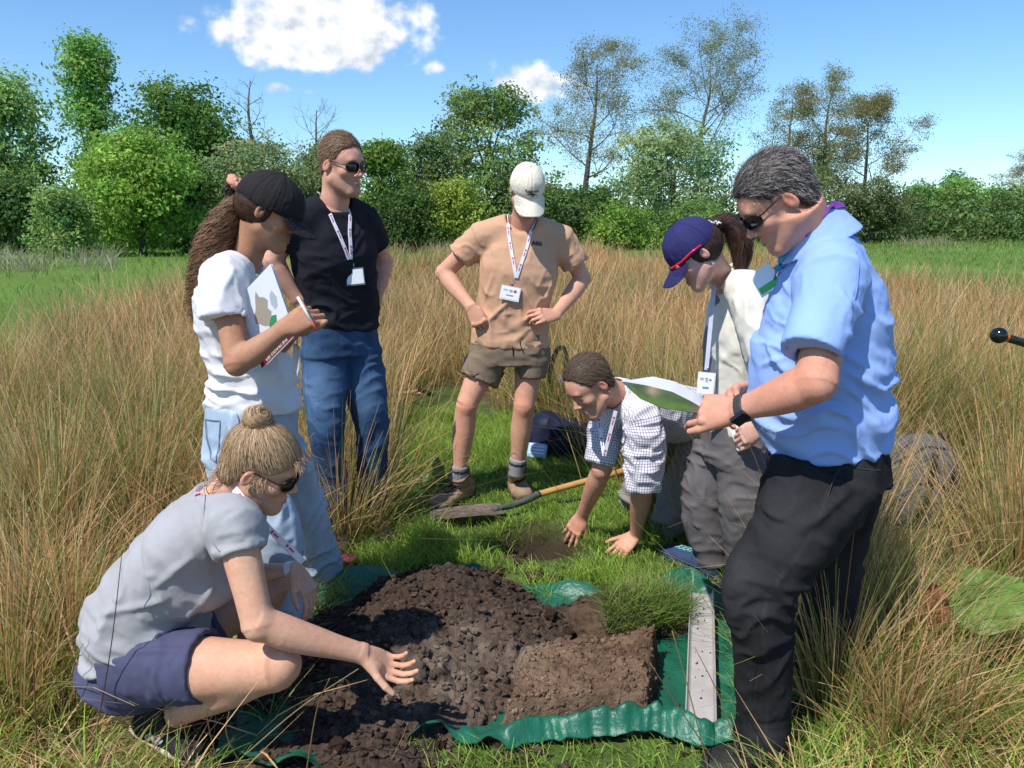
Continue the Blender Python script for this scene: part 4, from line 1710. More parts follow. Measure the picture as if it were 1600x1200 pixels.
PEOPLE_XY = None
if 'rush' not in SKIP:
    r = np.random.default_rng(5)
    V_, F_, C_, nn = [], [], [], 0

    def put(vfc):
        global nn
        v, f, c = vfc
        V_.append(v)
        F_.append(f + nn)
        C_.append(c)
        nn += len(v)

    def rushzone(c):
        """where rushes stand: outside the clearing, up to the meadow edge"""
        z = np.zeros((len(c), 1))
        uv = proj(np.concatenate([c, z], 1))
        y = c[:, 1]
        ax = c[:, 0] / y
        edge = np.interp(ax, [-.75, -.62, -.50, -.38, -.25, .0, .3, .45, .6, .75], [6.4, 7.2, 9.5, 12, 15, 20, 19, 14, 11.5, 10.5]) + 1.2 * fbm(c * .8, 3, 2)
        ok = (y < edge) & ~((uv[:, 1] > 1180) & (uv[:, 0] > 300) & (uv[:, 0] < 1260)) & ~inpoly(uv, LAWN_POLY) & ~inpoly(uv, SOIL_POLY)
        ok &= ~inpoly(uv, [(-200, 1070), (120, 1060), (330, 1120), (520, 1000), (560, 900), (480, 880), (420, 960), (300, 1000), (120, 1020), (-200, 1000)])
        ok &= ~((uv[:, 0] > 1060) & (uv[:, 0] < 1330) & (uv[:, 1] > 880) & (uv[:, 1] < 1250))
        ok &= ~((uv[:, 0] > 1330) & (uv[:, 1] > 1130))
        ok &= ~((uv[:, 0] > 1325) & (uv[:, 0] < 1540) & (uv[:, 1] > 760) & (uv[:, 1] < 1010))
        ok &= ~((uv[:, 0] > 1430) & (uv[:, 1] > 930))
        return ok
    # far rushes
    c = scatter(14000, -15, 15, 5.2, 21, r)
    c = c[np.abs(c[:, 0]) < c[:, 1] * .80]
    c = c[rushzone(c)]
    c = c[fbm(c * .9, 19, 2) > r.uniform(-.9, .25, len(c))][:2000]
    per = np.full(len(c), 42)
    put(tuft_field(c, per, r.uniform(.46, .88, len(c)) * (1 + .38 * fbm(c * .55, 14, 2)), r.uniform(.07, .16, len(c)), .0065 * np.interp(c[:, 1], [5, 20], [1, 2.3]), r, green=.16 + .42 * fbm(c * .45, 12, 2), flop=.22))
    # middle distance
    c = scatter(2600, -4.6, 4.8, 2.6, 5.6, r)
    c = c[np.abs(c[:, 0]) < c[:, 1] * .82]
    c = c[rushzone(c)][:330]
    put(tuft_field(c, np.full(len(c), 85), r.uniform(.40, .95, len(c)) * (1 + .30 * fbm(c * .9, 15, 2)) * np.interp(c[:, 1], [2.6, 3.6], [.62, 1]), r.uniform(.07, .15, len(c)), np.full(len(c), .0046), r, green=np.clip(.32 + .4 * fbm(c * .8, 18, 2), .05, .8), flop=.26, seg=4))
    # straw litter and thin low blades under the rushes
    c = scatter(16000, -5, 5, 1.4, 8, r)
    c = c[np.abs(c[:, 0]) < c[:, 1] * .85]
    c = c[rushzone(c)][:5200]
    n = len(c)
    rt = np.concatenate([c, ground_z(c[:, 0], c[:, 1])[:, None]], 1)
    put(blades(rt, r.uniform(0, 6.28, n), r.uniform(.2, .5, n), r.uniform(.4, .95, n), r.uniform(0, .5, n), r.uniform(.004, .007, n), pick(TAN, (2, 3, 1, 1), n, r), pick(TAN, (2, 4, 1, 1), n, r), r))
    me = mesh_np('rush_field', np.concatenate(V_), [np.concatenate(F_)], False, np.concatenate(C_))
    link('rush_field', me, BLADE, label='brown and green rushes filling the wet field', cat='rushes', kind='stuff')

    # single tussocks one can pick out
    def tussock(label, u, v, h, n, spread, w, green, flop, seed, seg=5):
        rr = np.random.default_rng(seed)
        g = gnd(u, v)
        vfc = tuft_field(g[None, :2], np.array([n]), np.array([h]), np.array([spread]), np.array([w]), rr, green, flop, seg)
        me = mesh_np('stems', vfc[0] - g, [vfc[1]], False, vfc[2])
        root = thing('rush_tussock', label, 'rush tussock', tuple(g))
        o = link('stems', me, BLADE, root, kind='stuff')
    tussock('dense green rush tussock behind the legs of the man in shorts', 855, 660, .62, 520, .085, .0050, .75, .34, 1)
    tussock('rush tussock between the checked shirt sleeve and the grey trousers', 1045, 812, .60, 260, .055, .0038, .55, .25, 2)
    tussock('flopped straw tussock at the feet of the man in black', 548, 840, .55, 420, .10, .0045, .30, .62, 3)
    tussock('tall green and straw tussock behind the black jeans', 1310, 985, .74, 520, .085, .0042, .42, .15, 4)
    tussock('straw-tipped green tussock beside the curled brown leaf', 1415, 1050, .50, 520, .11, .0042, .42, .26, 5)
    tussock('short straw tussock in front of the black jeans cuff', 1300, 1110, .58, 380, .08, .0040, .40, .28, 7)
    tussock('tawny rush tussock close to the dark dock leaf', 15, 1120, .46, 420, .11, .0042, .30, .34, 21)
    tussock('leaning straw tussock behind the navy shorts', 115, 1040, .52, 420, .10, .0042, .35, .30, 22)
    tussock('low green and straw tussock in front of the wide dock leaf', 1490, 1140, .34, 360, .10, .0042, .42, .34, 23)
    tussock('short tawny tussock in the grass beside the black jeans', 1395, 1165, .38, 360, .09, .0042, .35, .30, 24)
    tussock('tall tawny tussock around the grey auger', 1590, 930, .72, 420, .12, .0044, .25, .22, 25)
    tussock('dense rush tussock behind the squatting woman', 95, 880, .78, 520, .12, .0046, .42, .28, 8)
    tussock('rush tussock at the back of the grey T-shirt', 225, 830, .74, 420, .10, .0045, .55, .22, 9)
    tussock('pale straw tussock beside the dark leaf', 45, 1010, .55, 420, .11, .0046, .25, .42, 10)
    tussock('rush tussock between the light jeans and the dark jeans', 470, 770, .62, 300, .07, .0045, .45, .26, 11)

if 'grass' not in SKIP:
    r = np.random.default_rng(9)
    V_, F_, C_, nn = [], [], [], 0

    def put(vfc):
        global nn
        v, f, c = vfc
        V_.append(v)
        F_.append(f + nn)
        C_.append(c)
        nn += len(v)
    LG = [(.34, .51, .070), (.235, .41, .055), (.45, .57, .120), (.52, .48, .17)]
    # the clearing
    c = scatter(150000, -1.7, 2.1, 1.55, 5.6, r)
    uv = proj(np.concatenate([c, np.zeros((len(c), 1))], 1))
    clump = fbm(c * 5.5, 21, 3)
    soil = inpoly(uv, SOIL_POLY)
    ok = inpoly(uv, LAWN_POLY) & ~soil & (clump > r.uniform(-.75, .1, len(c)))
    ok &= np.hypot((c[:, 0] - HOLE[0]) / .17, (c[:, 1] - HOLE[1] + .06) / .22) > r.uniform(.85, 1.2, len(c))
    bl = gnd(735, 804)
    ok &= np.hypot((c[:, 0] - bl[0]) / .17, (c[:, 1] - bl[1]) / .10) > 1
    c = c[ok][:52000]
    n = len(c)
    clump = fbm(c * 5.5, 21, 3)
    rt = np.concatenate([c, ground_z(c[:, 0], c[:, 1])[:, None] - .004], 1)
    h = (.070 + .085 * (clump + .5).clip(0, 1.2)) * r.uniform(.5, 1.4, n)
    h *= np.interp(c[:, 1], [1.6, 2.2, 3.2, 5], [.75, .75, .75, .85])
    uvc = proj(rt)
    h *= np.where(inpoly(uvc, [(1000, 850), (1120, 850), (1150, 960), (1010, 935)]), .40, 1) * np.where(inpoly(uvc, [(860, 800), (1010, 800), (1010, 900), (860, 900)]), .55, 1)
    h *= np.where(uvc[:, 1] > 1125, .55, 1) * np.where(np.hypot((c[:, 0] - HOLE[0]) / .2, (c[:, 1] - HOLE[1] + .15) / .25) < 1.2, .5, 1)
    h *= np.where(inpoly(uvc, [(640, 770), (700, 745), (850, 745), (930, 750), (925, 800), (850, 830), (700, 840), (640, 830)]), .42, 1)
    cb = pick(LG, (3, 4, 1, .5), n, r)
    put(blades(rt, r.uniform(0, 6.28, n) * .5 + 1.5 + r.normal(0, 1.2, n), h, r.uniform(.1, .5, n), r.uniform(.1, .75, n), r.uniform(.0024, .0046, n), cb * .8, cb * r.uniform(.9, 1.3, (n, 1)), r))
    # left and right foreground: grass with straw
    c = scatter(60000, -2.2, 2.4, 1.4, 3.2, r)
    uv = proj(np.concatenate([c, np.zeros((len(c), 1))], 1))
    ok = ~inpoly(uv, LAWN_POLY) & ~inpoly(uv, SOIL_POLY) & (uv[:, 1] > 940) & ((uv[:, 1] < 1140) | (uv[:, 0] < 330) | (uv[:, 0] > 1180)) & (fbm(c * 6, 31, 2) > r.uniform(-.8, .3, len(c)))
    c = c[ok][:19000]
    n = len(c)
    rt = np.concatenate([c, np.full((n, 1), -.004)], 1)
    st = r.uniform(0, 1, n) < .36
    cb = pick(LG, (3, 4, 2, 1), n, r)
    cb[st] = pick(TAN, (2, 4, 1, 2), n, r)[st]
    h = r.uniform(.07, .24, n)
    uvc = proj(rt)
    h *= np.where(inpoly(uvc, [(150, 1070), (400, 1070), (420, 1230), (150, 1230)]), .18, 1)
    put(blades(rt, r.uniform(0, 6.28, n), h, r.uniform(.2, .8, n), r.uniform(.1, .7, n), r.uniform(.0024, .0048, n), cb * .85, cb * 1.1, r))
    me = mesh_np('turf_grass', np.concatenate(V_), [np.concatenate(F_)], False, np.concatenate(C_))
    link('turf_grass', me, BLADE, label='short bright green grass of the clearing and foreground', cat='grass', kind='stuff')
    # the meadow behind the rushes
    V_, F_, C_, nn = [], [], [], 0
    c = scatter(60000, -34, 44, 5.5, 56, r)
    c = c[(np.abs(c[:, 0]) < c[:, 1] * .78)]
    k = r.uniform(0, 1, len(c)) < np.interp(c[:, 1], [5, 15, 56], [.9, .7, .5])
    c = c[k]
    n = len(c)
    rt = np.concatenate([c, ground_z(c[:, 0], c[:, 1])[:, None] - .01], 1)
    cb = pick([(.18, .31, .05), (.22, .35, .07), (.29, .36, .11), (.14, .24, .045)], (3, 3, 1, 2), n, r)
    pale = fbm(c * [.25, .8], 41, 2) > r.uniform(-.1, .5, n)
    cb[pale] = pick([(.30, .33, .12), (.42, .36, .18)], (2, 1), n, r)[pale]
    w = .010 * (c[:, 1] / 8) ** .85
    put(blades(rt, r.uniform(0, 6.28, n), r.uniform(.07, .26, n) * (1 + .8 * fbm(c * .6, 46, 2)) * np.interp(c[:, 1], [6, 40], [.9, 1.3]), r.uniform(.1, .5, n), r.uniform(0, .5, n), w * r.uniform(.7, 1.3, n), cb * .9, cb * 1.1, r, 2))
    # pale dry grass in loose drifts along the wood edge
    for (u0, u1, y0, y1, m) in ((-80, 190, 22, 29, 1500), (560, 780, 30, 36, 420), (1400, 1480, 43, 48, 260), (1180, 1290, 40, 45, 160)):
        uu = r.uniform(u0, u1, m * 2)
        yy = r.uniform(y0, y1, m * 2)
        k = fbm(np.stack([uu * .02, yy * .7], 1), 77, 2) > r.uniform(-.3, .5, m * 2)
        uu, yy = uu[k], yy[k]
        m = len(uu)
        xx = (uu - 800) / 1200 * yy
        rt = np.stack([xx, yy, np.zeros(m)], 1)
        cc = pick([(.50, .44, .30), (.34, .32, .18), (.22, .28, .10)], (2, 2, 2), m, r)
        put(blades(rt, r.uniform(0, 6.28, m), r.uniform(.25, .85, m), r.uniform(.1, .6, m), r.uniform(0, .5, m), np.full(m, .022), cc, cc * 1.1, r, 2))
    me = mesh_np('meadow_grass', np.concatenate(V_), [np.concatenate(F_)], False, np.concatenate(C_))
    link('meadow_grass', me, BLADE, label='green meadow grass between the rushes and the trees', cat='grass', kind='stuff')
# ------------------------------------------------------------------ people
SKIN = mat('skin', attr=True, rough=.6, spec=.3, sss=.06, bump=.15, bscale=420, bump2=.05, b2scale=70, var=.08, vscale=85, detail=5)
HAIR = mat('hair', attr=True, rough=.58, spec=.28)
CLOTH_C = mat('cloth_coloured', attr=True, rough=.9, spec=.15, bump=.25, bscale=900, var=.05, vscale=6)
STRAP = mat('lanyard_white', (.74, .73, .80), .6, var=.05, vscale=60, bump=.2, bscale=900)
STRAP_INK = mat('lanyard_ink', (.38, .10, .22), .7)
HOLDER = mat('badge_plastic', (.72, .73, .76), .18, spec=.6)
CARD = mat('badge_card', (.86, .87, .90), .55)
INK = mat('badge_ink', (.25, .26, .34), .7)
REDINK = mat('badge_red', (.45, .06, .12), .7)
STEEL = mat('steel_clip', (.45, .45, .47), .35, metal=.9)
DARKLENS = mat('dark_lens', (.012, .011, .012), .06, spec=.8)
BLACKPL = mat('black_plastic', (.014, .013, .013), .32, spec=.5)


def person_cap_text(P, S, R, c0, dome):
    pass


def build_peach():
    sk = (.62, .325, .215)
    P = Person('man in white baseball cap, tan T-shirt and brown shorts, hands on hips', gnd(760, 785), sk)
    Yb = 3.84
    NK = at(815, 350, Yb)
    PE, WA, CH = at(797, 548, Yb + .02), at(801, 478, Yb + .01), at(812, 410, Yb)
    shR, shL = at(751, 371, Yb + .01), at(879, 376, Yb + .03)
    lat = nrm(shR - shL)            # towards his right
    fwd = nrm(np.cross(V3(0, 0, 1), lat))
    if fwd[1] > 0:
        fwd = -fwd
    elR, elL = at(692, 427, Yb + .06), at(911, 436, Yb + .10)
    wrR, wrL = at(737, 481, Yb - .09), at(867, 493, Yb - .08)
    # shirt
    S = Sdf()
    body = Loft([PE + V3(0, 0, .035), WA, CH, NK + V3(0, 0, -.035)], [.198, .190, .178, .182, .198, .175, .085], [.128, .126, .120, .122, .125, .10, .07], lat=lat, p=2.4)
    S.u(body)
    S.u(Loft([NK + V3(0, .01, .005), lerp(NK, shR, .55) + V3(0, 0, .012), shR], [.060, .062, .066]), .05)
    S.u(Loft([NK + V3(0, .01, .005), lerp(NK, shL, .55) + V3(0, 0, .012), shL], [.060, .062, .066]), .05)
    eR, eL = at(720, 400, Yb + .03), at(900, 412, Yb + .06)
    slR = sleeve(shR, NK, eR, .066, .073)
    slL = sleeve(shL, NK, eL, .066, .070)
    S.u(slR, .035)
    S.u(slL, .035)
    S.sub(Loft([lerp(shR, elR, .45), elR], [.060, .062]), .004)
    S.sub(Loft([lerp(shL, elL, .55), elL], [.056, .058]), .004)
    NH = at(822, 318, Yb - .10)
    S.sub(Loft([NK + V3(0, -.02, -.035), NK + V3(0, -.03, .10)], [.064, .092], [.060, .085]), .012)
    specs = [(body, dict(amp=[.006, .010, .007, .004, .004, .003], la=.10, lr=.06, seed=3, slant=.5)),
             (slR, dict(amp=[.003, .006], la=.05, lr=.07, seed=5, slant=.6)), (slL, dict(amp=[.003, .008], la=.05, lr=.05, seed=6, slant=-.6))]
    f = []
    for a, b, w, h_ in (((760, 505), (795, 470), .012, .009), ((752, 495), (800, 490), .010, .008), ((845, 505), (820, 455), .012, .010),
                        ((850, 490), (815, 500), .010, .009), ((770, 385), (790, 430), .014, .006), ((860, 395), (840, 450), .014, .007),
                        ((780, 520), (840, 512), .010, .006), ((757, 470), (770, 430), .012, .006), ((862, 440), (850, 470), .010, .008)):
        pa, pb = hit(S, *a), hit(S, *b)
        if pa is not None and pb is not None:
            f.append((pa, pb, w, h_))
    tee = P.garment('t_shirt', S, .0065, mat('tan_jersey', (.56, .335, .21), .92, var=.07, vscale=5, bump=.3, bscale=1100, spec=.1), specs, f)
    P.teeS = S
    # shorts
    G = Sdf()
    pel = Loft([at(797, 518, Yb + .02), at(797, 565, Yb + .02)], [.186, .196], [.122, .126], lat=lat, p=2.4)
    G.u(pel)
    hR, hL = at(768, 545, Yb + .02), at(830, 545, Yb + .03)
    hemR, hemL = at(747, 594, Yb - .02), at(829, 590, Yb + .01)
    lR = Loft([hR, lerp(hR, hemR, .5), hemR], [.098, .104, .106], [.112, .108, .098], lat=lat)
    lL = Loft([hL, lerp(hL, hemL, .5), hemL], [.094, .090, .078], [.112, .105, .096], lat=lat)
    G.u(lR, .02)
    G.u(lL, .02)
    knR, knL = at(729, 632, Yb - .06), at(819, 634, Yb - .02)
    anR, anL = at(717, 740, Yb - .03), at(808, 728, Yb + .03)
    G.sub(Loft([lerp(hR, knR, .30), knR], [.088, .092]), .004)
    G.sub(Loft([lerp(hL, knL, .34), knL], [.070, .072]), .004)
    P.garment('shorts', G, .006, mat('brown_twill', (.20, .150, .105), .9, var=.1, vscale=7, bump=.3, bscale=1000, spec=.12),
              [(pel, dict(amp=[.003, .006], la=.035, lr=.12, seed=11)), (lR, dict(amp=[.009, .007, .004], la=.05, lr=.10, seed=12, slant=.7)), (lL, dict(amp=[.010, .008, .004], la=.05, lr=.10, seed=13, slant=-.7))])
    mb = MB()
    for (u, v, u2, v2) in ((800, 531, 802, 556), (812, 531, 818, 551)):
        p, g = strap_on(G, [(u, v), (u + 1, (v + v2) / 2), (u2, v2)], .006, 8)
        mb.tube(p, .0028, 5)
    part('drawstring', mb.mesh('drawstring'), BLACKPL, P.root)
    # body
    P.torso([PE, WA, CH, NK], [.15, .14, .15, .06], [.09, .09, .10, .055], lat)
    P.leg(hR, knR, anR, 1.0, fwd=fwd)
    P.leg(hL, knL, anL, .97, fwd=fwd)
    P.arm(shR, elR, wrR, at(757, 520, Yb - .12) - wrR, V3(-.25, -.9, .25), -1, 1.0, 1.02, curl=((35, 40, 20), (42, 45, 25), (50, 50, 25), (55, 50, 25)), thumb=(25, 60, 10, 10))
    P.arm(shL, elL, wrL, at(838, 493, Yb - .14) - wrL, V3(.15, -.85, .55), 1, 1.0, 1.02, curl=((30, 55, 30), (34, 58, 30), (38, 60, 30), (42, 60, 30)), thumb=(30, 70, 15, 15))
    HC = at(823, 299, Yb - .11)
    F, U = V3(.17, -.80, -.58), V3(.10, -.5, .85)
    P.head(HC, F, U, NK + V3(0, 0, -.03), .90, colors=dict(stubble=(.20, .12, .08), stub_amt=.55, brow=(.12, .07, .04)), neck_r=.060)
    cm = mat('cream_cotton', attr=True, rough=.9, spec=.12, bump=.3, bscale=900, var=.04, vscale=9)
    cs, vs, R, c0, crown, visor = cap_parts(P, (.76, .70, .57), cm, zrot=-4, visor_drop=.42, dome=(.090, .112, .104), visor_len=.082)
    BL = mat('black_thread', (.018, .018, .020), .8)
    LG = Sdf()
    LG.u(ell(c0, (.090, .112, .104), R))
    tw = lambda x, y: c0 + (np.stack([-x * -1 * -1, np.full(len(x), .10), y + .028], 1)) @ R.T
    tw = lambda x, y: c0 + np.stack([-x, np.full(len(x), .102), y + .030], 1) @ R.T
    text_mesh('Reebok', .0235, LG, tw, BL, 'embroidered_text', crown, P, off=.0042, bold=.0003)
    mb = MB()
    for poly in ([(-.030, -.004), (-.006, .001), (.010, -.004), (.026, -.003), (.008, .003), (-.012, .004)],
                 [(-.030, .010), (-.012, .010), (.004, .004), (.024, -.006), (.030, -.006), (.010, .005), (-.006, .011)],
                 [(-.006, -.006), (.004, -.004), (.014, -.010), (.004, -.010)]):
        pl = np.array(poly)
        p = tw(pl[:, 0], pl[:, 1] - .018)
        p, _ = LG.onto(p, .0046, 4)
        ctr = p.mean(0)
        ctr, _ = LG.onto(ctr, .0052, 3)
        k = len(p)
        mb.add(np.concatenate([p, ctr]), [[i, (i + 1) % k, k] for i in range(k)])
    P.hmb('embroidered_emblem', mb, BL, crown, False)
    hs = Sdf().u(ell((0, -.020, .03), (.080, .100, .080)))
    hs.cut(func(lambda p: np.maximum(p[:, 1] - .012 - .3 * p[:, 2], -.045 - p[:, 2]), V3(-.2, -.2, -.2), V3(.2, .2, .2)), .01)
    hair_mesh(P, hs, .0035, HAIR, (.14, .085, .05), strands=500, flow=lambda p: np.stack([p[:, 0] * 0, -p[:, 1] * 0 - .3, -np.ones(len(p))], 1), slen=.02, amp=.0015)
    P.done(SKIN)
    # lanyard
    a, ga = strap_on(S, [(794, 336), (793, 350), (797, 380), (802, 410), (806, 434)], .006)
    lanyard(P, a, ga, STRAP, mark_m=STRAP_INK)
    a, ga = strap_on(S, [(838, 345), (830, 360), (822, 390), (813, 415), (807, 434)], .006)
    lanyard(P, a, ga, STRAP, mark_m=STRAP_INK)
    c = hit(S, 797, 458) + V3(0, -.012, 0)
    badge(P, c, V3(1, 0, -.22), V3(.2, .05, 1), .088, .056, HOLDER, CARD, INK, REDINK, STEEL)
    # chest print
    q0 = hit(S, 839, 381)
    tw2 = lambda x, y: q0 + np.stack([x, np.zeros(len(x)), y], 1)
    text_mesh('ARII', .030, S, tw2, BL, 'chest_print', tee, None, off=.004, bold=.0008)
    # socks and boots
    SOCK = mat('sock_grey', attr=True, rough=.95, bump=.4, bscale=500)
    for an, kn in ((anR, knR), (anL, knL)):
        d = nrm(kn - an)
        Ls = Loft([an - d * .05, an + d * .045], [.042, .0445])
        So = Sdf().u(Ls)
        v, q = So.mesh(.004)
        t = (v - an) @ d
        c = np.where((np.abs(t - .020) < .008)[:, None], [.03, .035, .05], [.28, .28, .29]) * (1 + .15 * np.sin(t * 2200))[:, None]
        part('sock', mesh_np('sock', v, [q], True, c), SOCK, P.root)
    BOOT = mat('boot_leather', attr=True, rough=.75, spec=.25, bump=.5, bscale=160, var=.18, vscale=22, detail=5)
    BSOLE = mat('boot_sole', (.035, .028, .022), .85, bump=.4, bscale=120, var=.3, vscale=40)
    BLACE = mat('boot_lace', (.06, .04, .03), .8)

    def bootcol(v, k):
        c = np.tile(V3(.33, .225, .135), (len(v), 1))
        w = sstep(.20, .24, v[:, 1]) * sstep(.06, .035, v[:, 2])
        c = c * (1 - w[:, None]) + V3(.18, .125, .08) * w[:, None]
        w = sstep(.05, .02, v[:, 1]) * sstep(.07, .05, v[:, 2])
        c = c * (1 - w[:, None]) + V3(.13, .09, .06) * w[:, None]
        w = sstep(.115, .125, v[:, 2])
        c = c * (1 - w[:, None]) + V3(.10, .07, .05) * w[:, None]
        return c
    shoe(P, gnd(735, 771, .0), gnd(676, 803, .0), upper_m=BOOT, sole_m=BSOLE, lace_m=BLACE, col=bootcol, name='boot', ankle=anR + nrm(knR - anR) * .006, wid=1.12)
    shoe(P, gnd(801, 757, .0), gnd(820, 787, .0), upper_m=BOOT, sole_m=BSOLE, lace_m=BLACE, col=bootcol, name='boot', ankle=anL + nrm(knL - anL) * .006, wid=1.12)
    return P


P_peach = build_peach()
def hair_bundle(P, guide, rad, n, base, name, m, curl=.006, freq=60., width=.0016, var=.3, seed=2, seg=26, core=.75, flat=1.0, parent=None):
    """a tail of hair in world coordinates: a core and many strands that wind along it"""
    L = Loft(guide, rad, np.asarray(rad) * flat)
    S = Sdf().u(Loft(guide, np.asarray(rad) * core, np.asarray(rad) * core * flat))
    v, q = S.mesh(.005)
    nn = vnormals(v, q)
    v = v + nn * (.010 * fbm(v * [40, 40, 25], seed, 3))[:, None]
    mb = MB()
    mb.add(v, None, q, np.asarray(base)[None] * (.65 + .5 * fbm(v * 60, seed + 2, 2)[:, None]))
    r = np.random.default_rng(seed)
    u = np.linspace(0, 1, seg + 1)
    tot = L.L[-1]
    c = np.stack([np.interp(u * tot, L.L, L.c[:, k]) for k in range(3)], 1)
    la = np.stack([np.interp(u * tot, L.L, L.lat[:, k]) for k in range(3)], 1)
    de = np.stack([np.interp(u * tot, L.L, L.dep[:, k]) for k in range(3)], 1)
    hw = np.interp(u * tot, L.L, L.hw)
    hd = np.interp(u * tot, L.L, L.hd)
    a0 = r.uniform(0, 2 * np.pi, n)
    rr = np.sqrt(r.uniform(.25, 1, n)) * 1.02
    ph = r.uniform(0, 6.28, n)
    fq = freq * r.uniform(.7, 1.4, n)
    s0 = r.uniform(0, .45, n) ** 1.5
    s1 = np.clip(r.uniform(.55, 1.08, n), 0, 1)
    tt = s0[:, None] + (s1 - s0)[:, None] * u[None]
    gi = lambda arr: np.stack([np.interp(tt.ravel(), u, arr[:, k]).reshape(tt.shape) for k in range(3)], -1)
    cc, ll, dd = gi(c), gi(la), gi(de)
    w_, d_ = np.interp(tt, u, hw), np.interp(tt, u, hd)
    an = a0[:, None] + .5 * np.sin(tt * 4 + ph[:, None])
    ca_ = (curl * r.uniform(.3, 1.5, n))[:, None]
    fq = fq * r.uniform(.6, 1.5, n)
    x = np.cos(an) * rr[:, None] * w_ + ca_ * np.cos(fq[:, None] * tt * tot + ph[:, None]) * (.4 + tt)
    y = np.sin(an) * rr[:, None] * d_ + ca_ * np.sin(fq[:, None] * tt * tot + ph[:, None]) * (.4 + tt)
    pts = cc + ll * x[..., None] + dd * y[..., None]
    T = np.gradient(pts, axis=1)
    out = ll * np.cos(an)[..., None] + dd * np.sin(an)[..., None]
    sdv = np.cross(T, out)
    sdv /= np.linalg.norm(sdv, axis=2)[..., None] + 1e-9
    tw = np.linspace(1, .4, seg + 1)[None, :, None] * width
    vv = np.stack([pts - sdv * tw, pts + sdv * tw], 2).reshape(-1, 3)
    k, i = np.meshgrid(np.arange(n), np.arange(seg), indexing='ij')
    o = (k * (seg + 1) + i) * 2
    f4 = np.stack([o, o + 1, o + 3, o + 2], -1).reshape(-1, 4)
    tone = np.repeat((1 + var * r.normal(0, 1, n)).clip(.4, 2.2), (seg + 1) * 2)
    mb.add(vv, None, f4, np.asarray(base)[None] * tone[:, None])
    return part(name, mb.mesh(name), m, parent or P.root)


def hairline(y, pts):
    return np.interp(y, [p[0] for p in pts], [p[1] for p in pts])


def short_hair(P, base, line, thick=.008, strands=4200, slen=.03, var=.3, seed=3, top=0.0, flow=None, width=.0008, lift=.006, amp=.002, tint=None, grey=None, mess=.3):
    S = Sdf().u(ell((0, -.014, .045 + top * .4), (.0755 + thick, .098 + thick, .088 + thick + top)))
    S.u(ell((0, .030, .035 + top), (.064 + thick * .7, .064 + thick * .5, .058 + thick + top * .4)), .02)
    S.u(ell((0, -.035, -.02), (.062 + thick * .6, .062 + thick * .6, .06)), .02)
    S.cut(func(lambda p: (hairline(p[:, 1], line) + .004 * np.sin(p[:, 0] * 140) + .02 * np.clip(np.abs(p[:, 0]) - .035, 0, 1) - p[:, 2]) * .8, V3(-.2, -.2, -.2), V3(.2, .2, .25)), .006)
    flow = flow or (lambda p: np.stack([p[:, 0] * 6, -.6 + 0 * p[:, 0], np.clip(-(.1 - p[:, 2]) * 14, -1.2, .1)], 1))
    return hair_mesh(P, S, .0032, HAIR, base, strands=strands, flow=flow, slen=slen, width=width, lift=lift, amp=amp, var=var, seed=seed, grey=grey, mess=mess)


def denim(dark, light, knees, seed, wid=.13):
    def f(v, lc):
        n = fbm(v * 9, seed, 3)
        w = np.clip(.18 + .35 * n, 0, 1)
        for k, r, a in knees:
            w = np.maximum(w, a * np.exp(-((v - np.asarray(k)) ** 2).sum(1) / r ** 2) * (1 + .4 * n))
        w = np.clip(w + .10 * fbm(v * [300, 300, 90], seed + 4, 2), 0, 1)
        c = np.asarray(dark)[None] * (1 - w[:, None]) + np.asarray(light)[None] * w[:, None]
        # side seams: a pale worn double line
        s = np.exp(-((np.abs(lc[:, 1]) - .0) / .0035) ** 2)
        return c * (1 + .35 * s)[:, None]
    return f


DENIM = mat('denim', attr=True, rough=.88, spec=.15, bump=.35, bscale=1400, var=.10, vscale=14, detail=5)


def stitch(P, S, pix, m, parent, r=.0011, name='seam_stitching', off=.0035):
    for u, v in pix:
        if abs(float(S.eval(hit(S, u, v)[None])[0])) > .008:
            return None
    p, g = strap_on(S, pix, off, 14)
    mb = MB().tube(p, r, 5)
    return part(name, mb.mesh(name), m, parent)


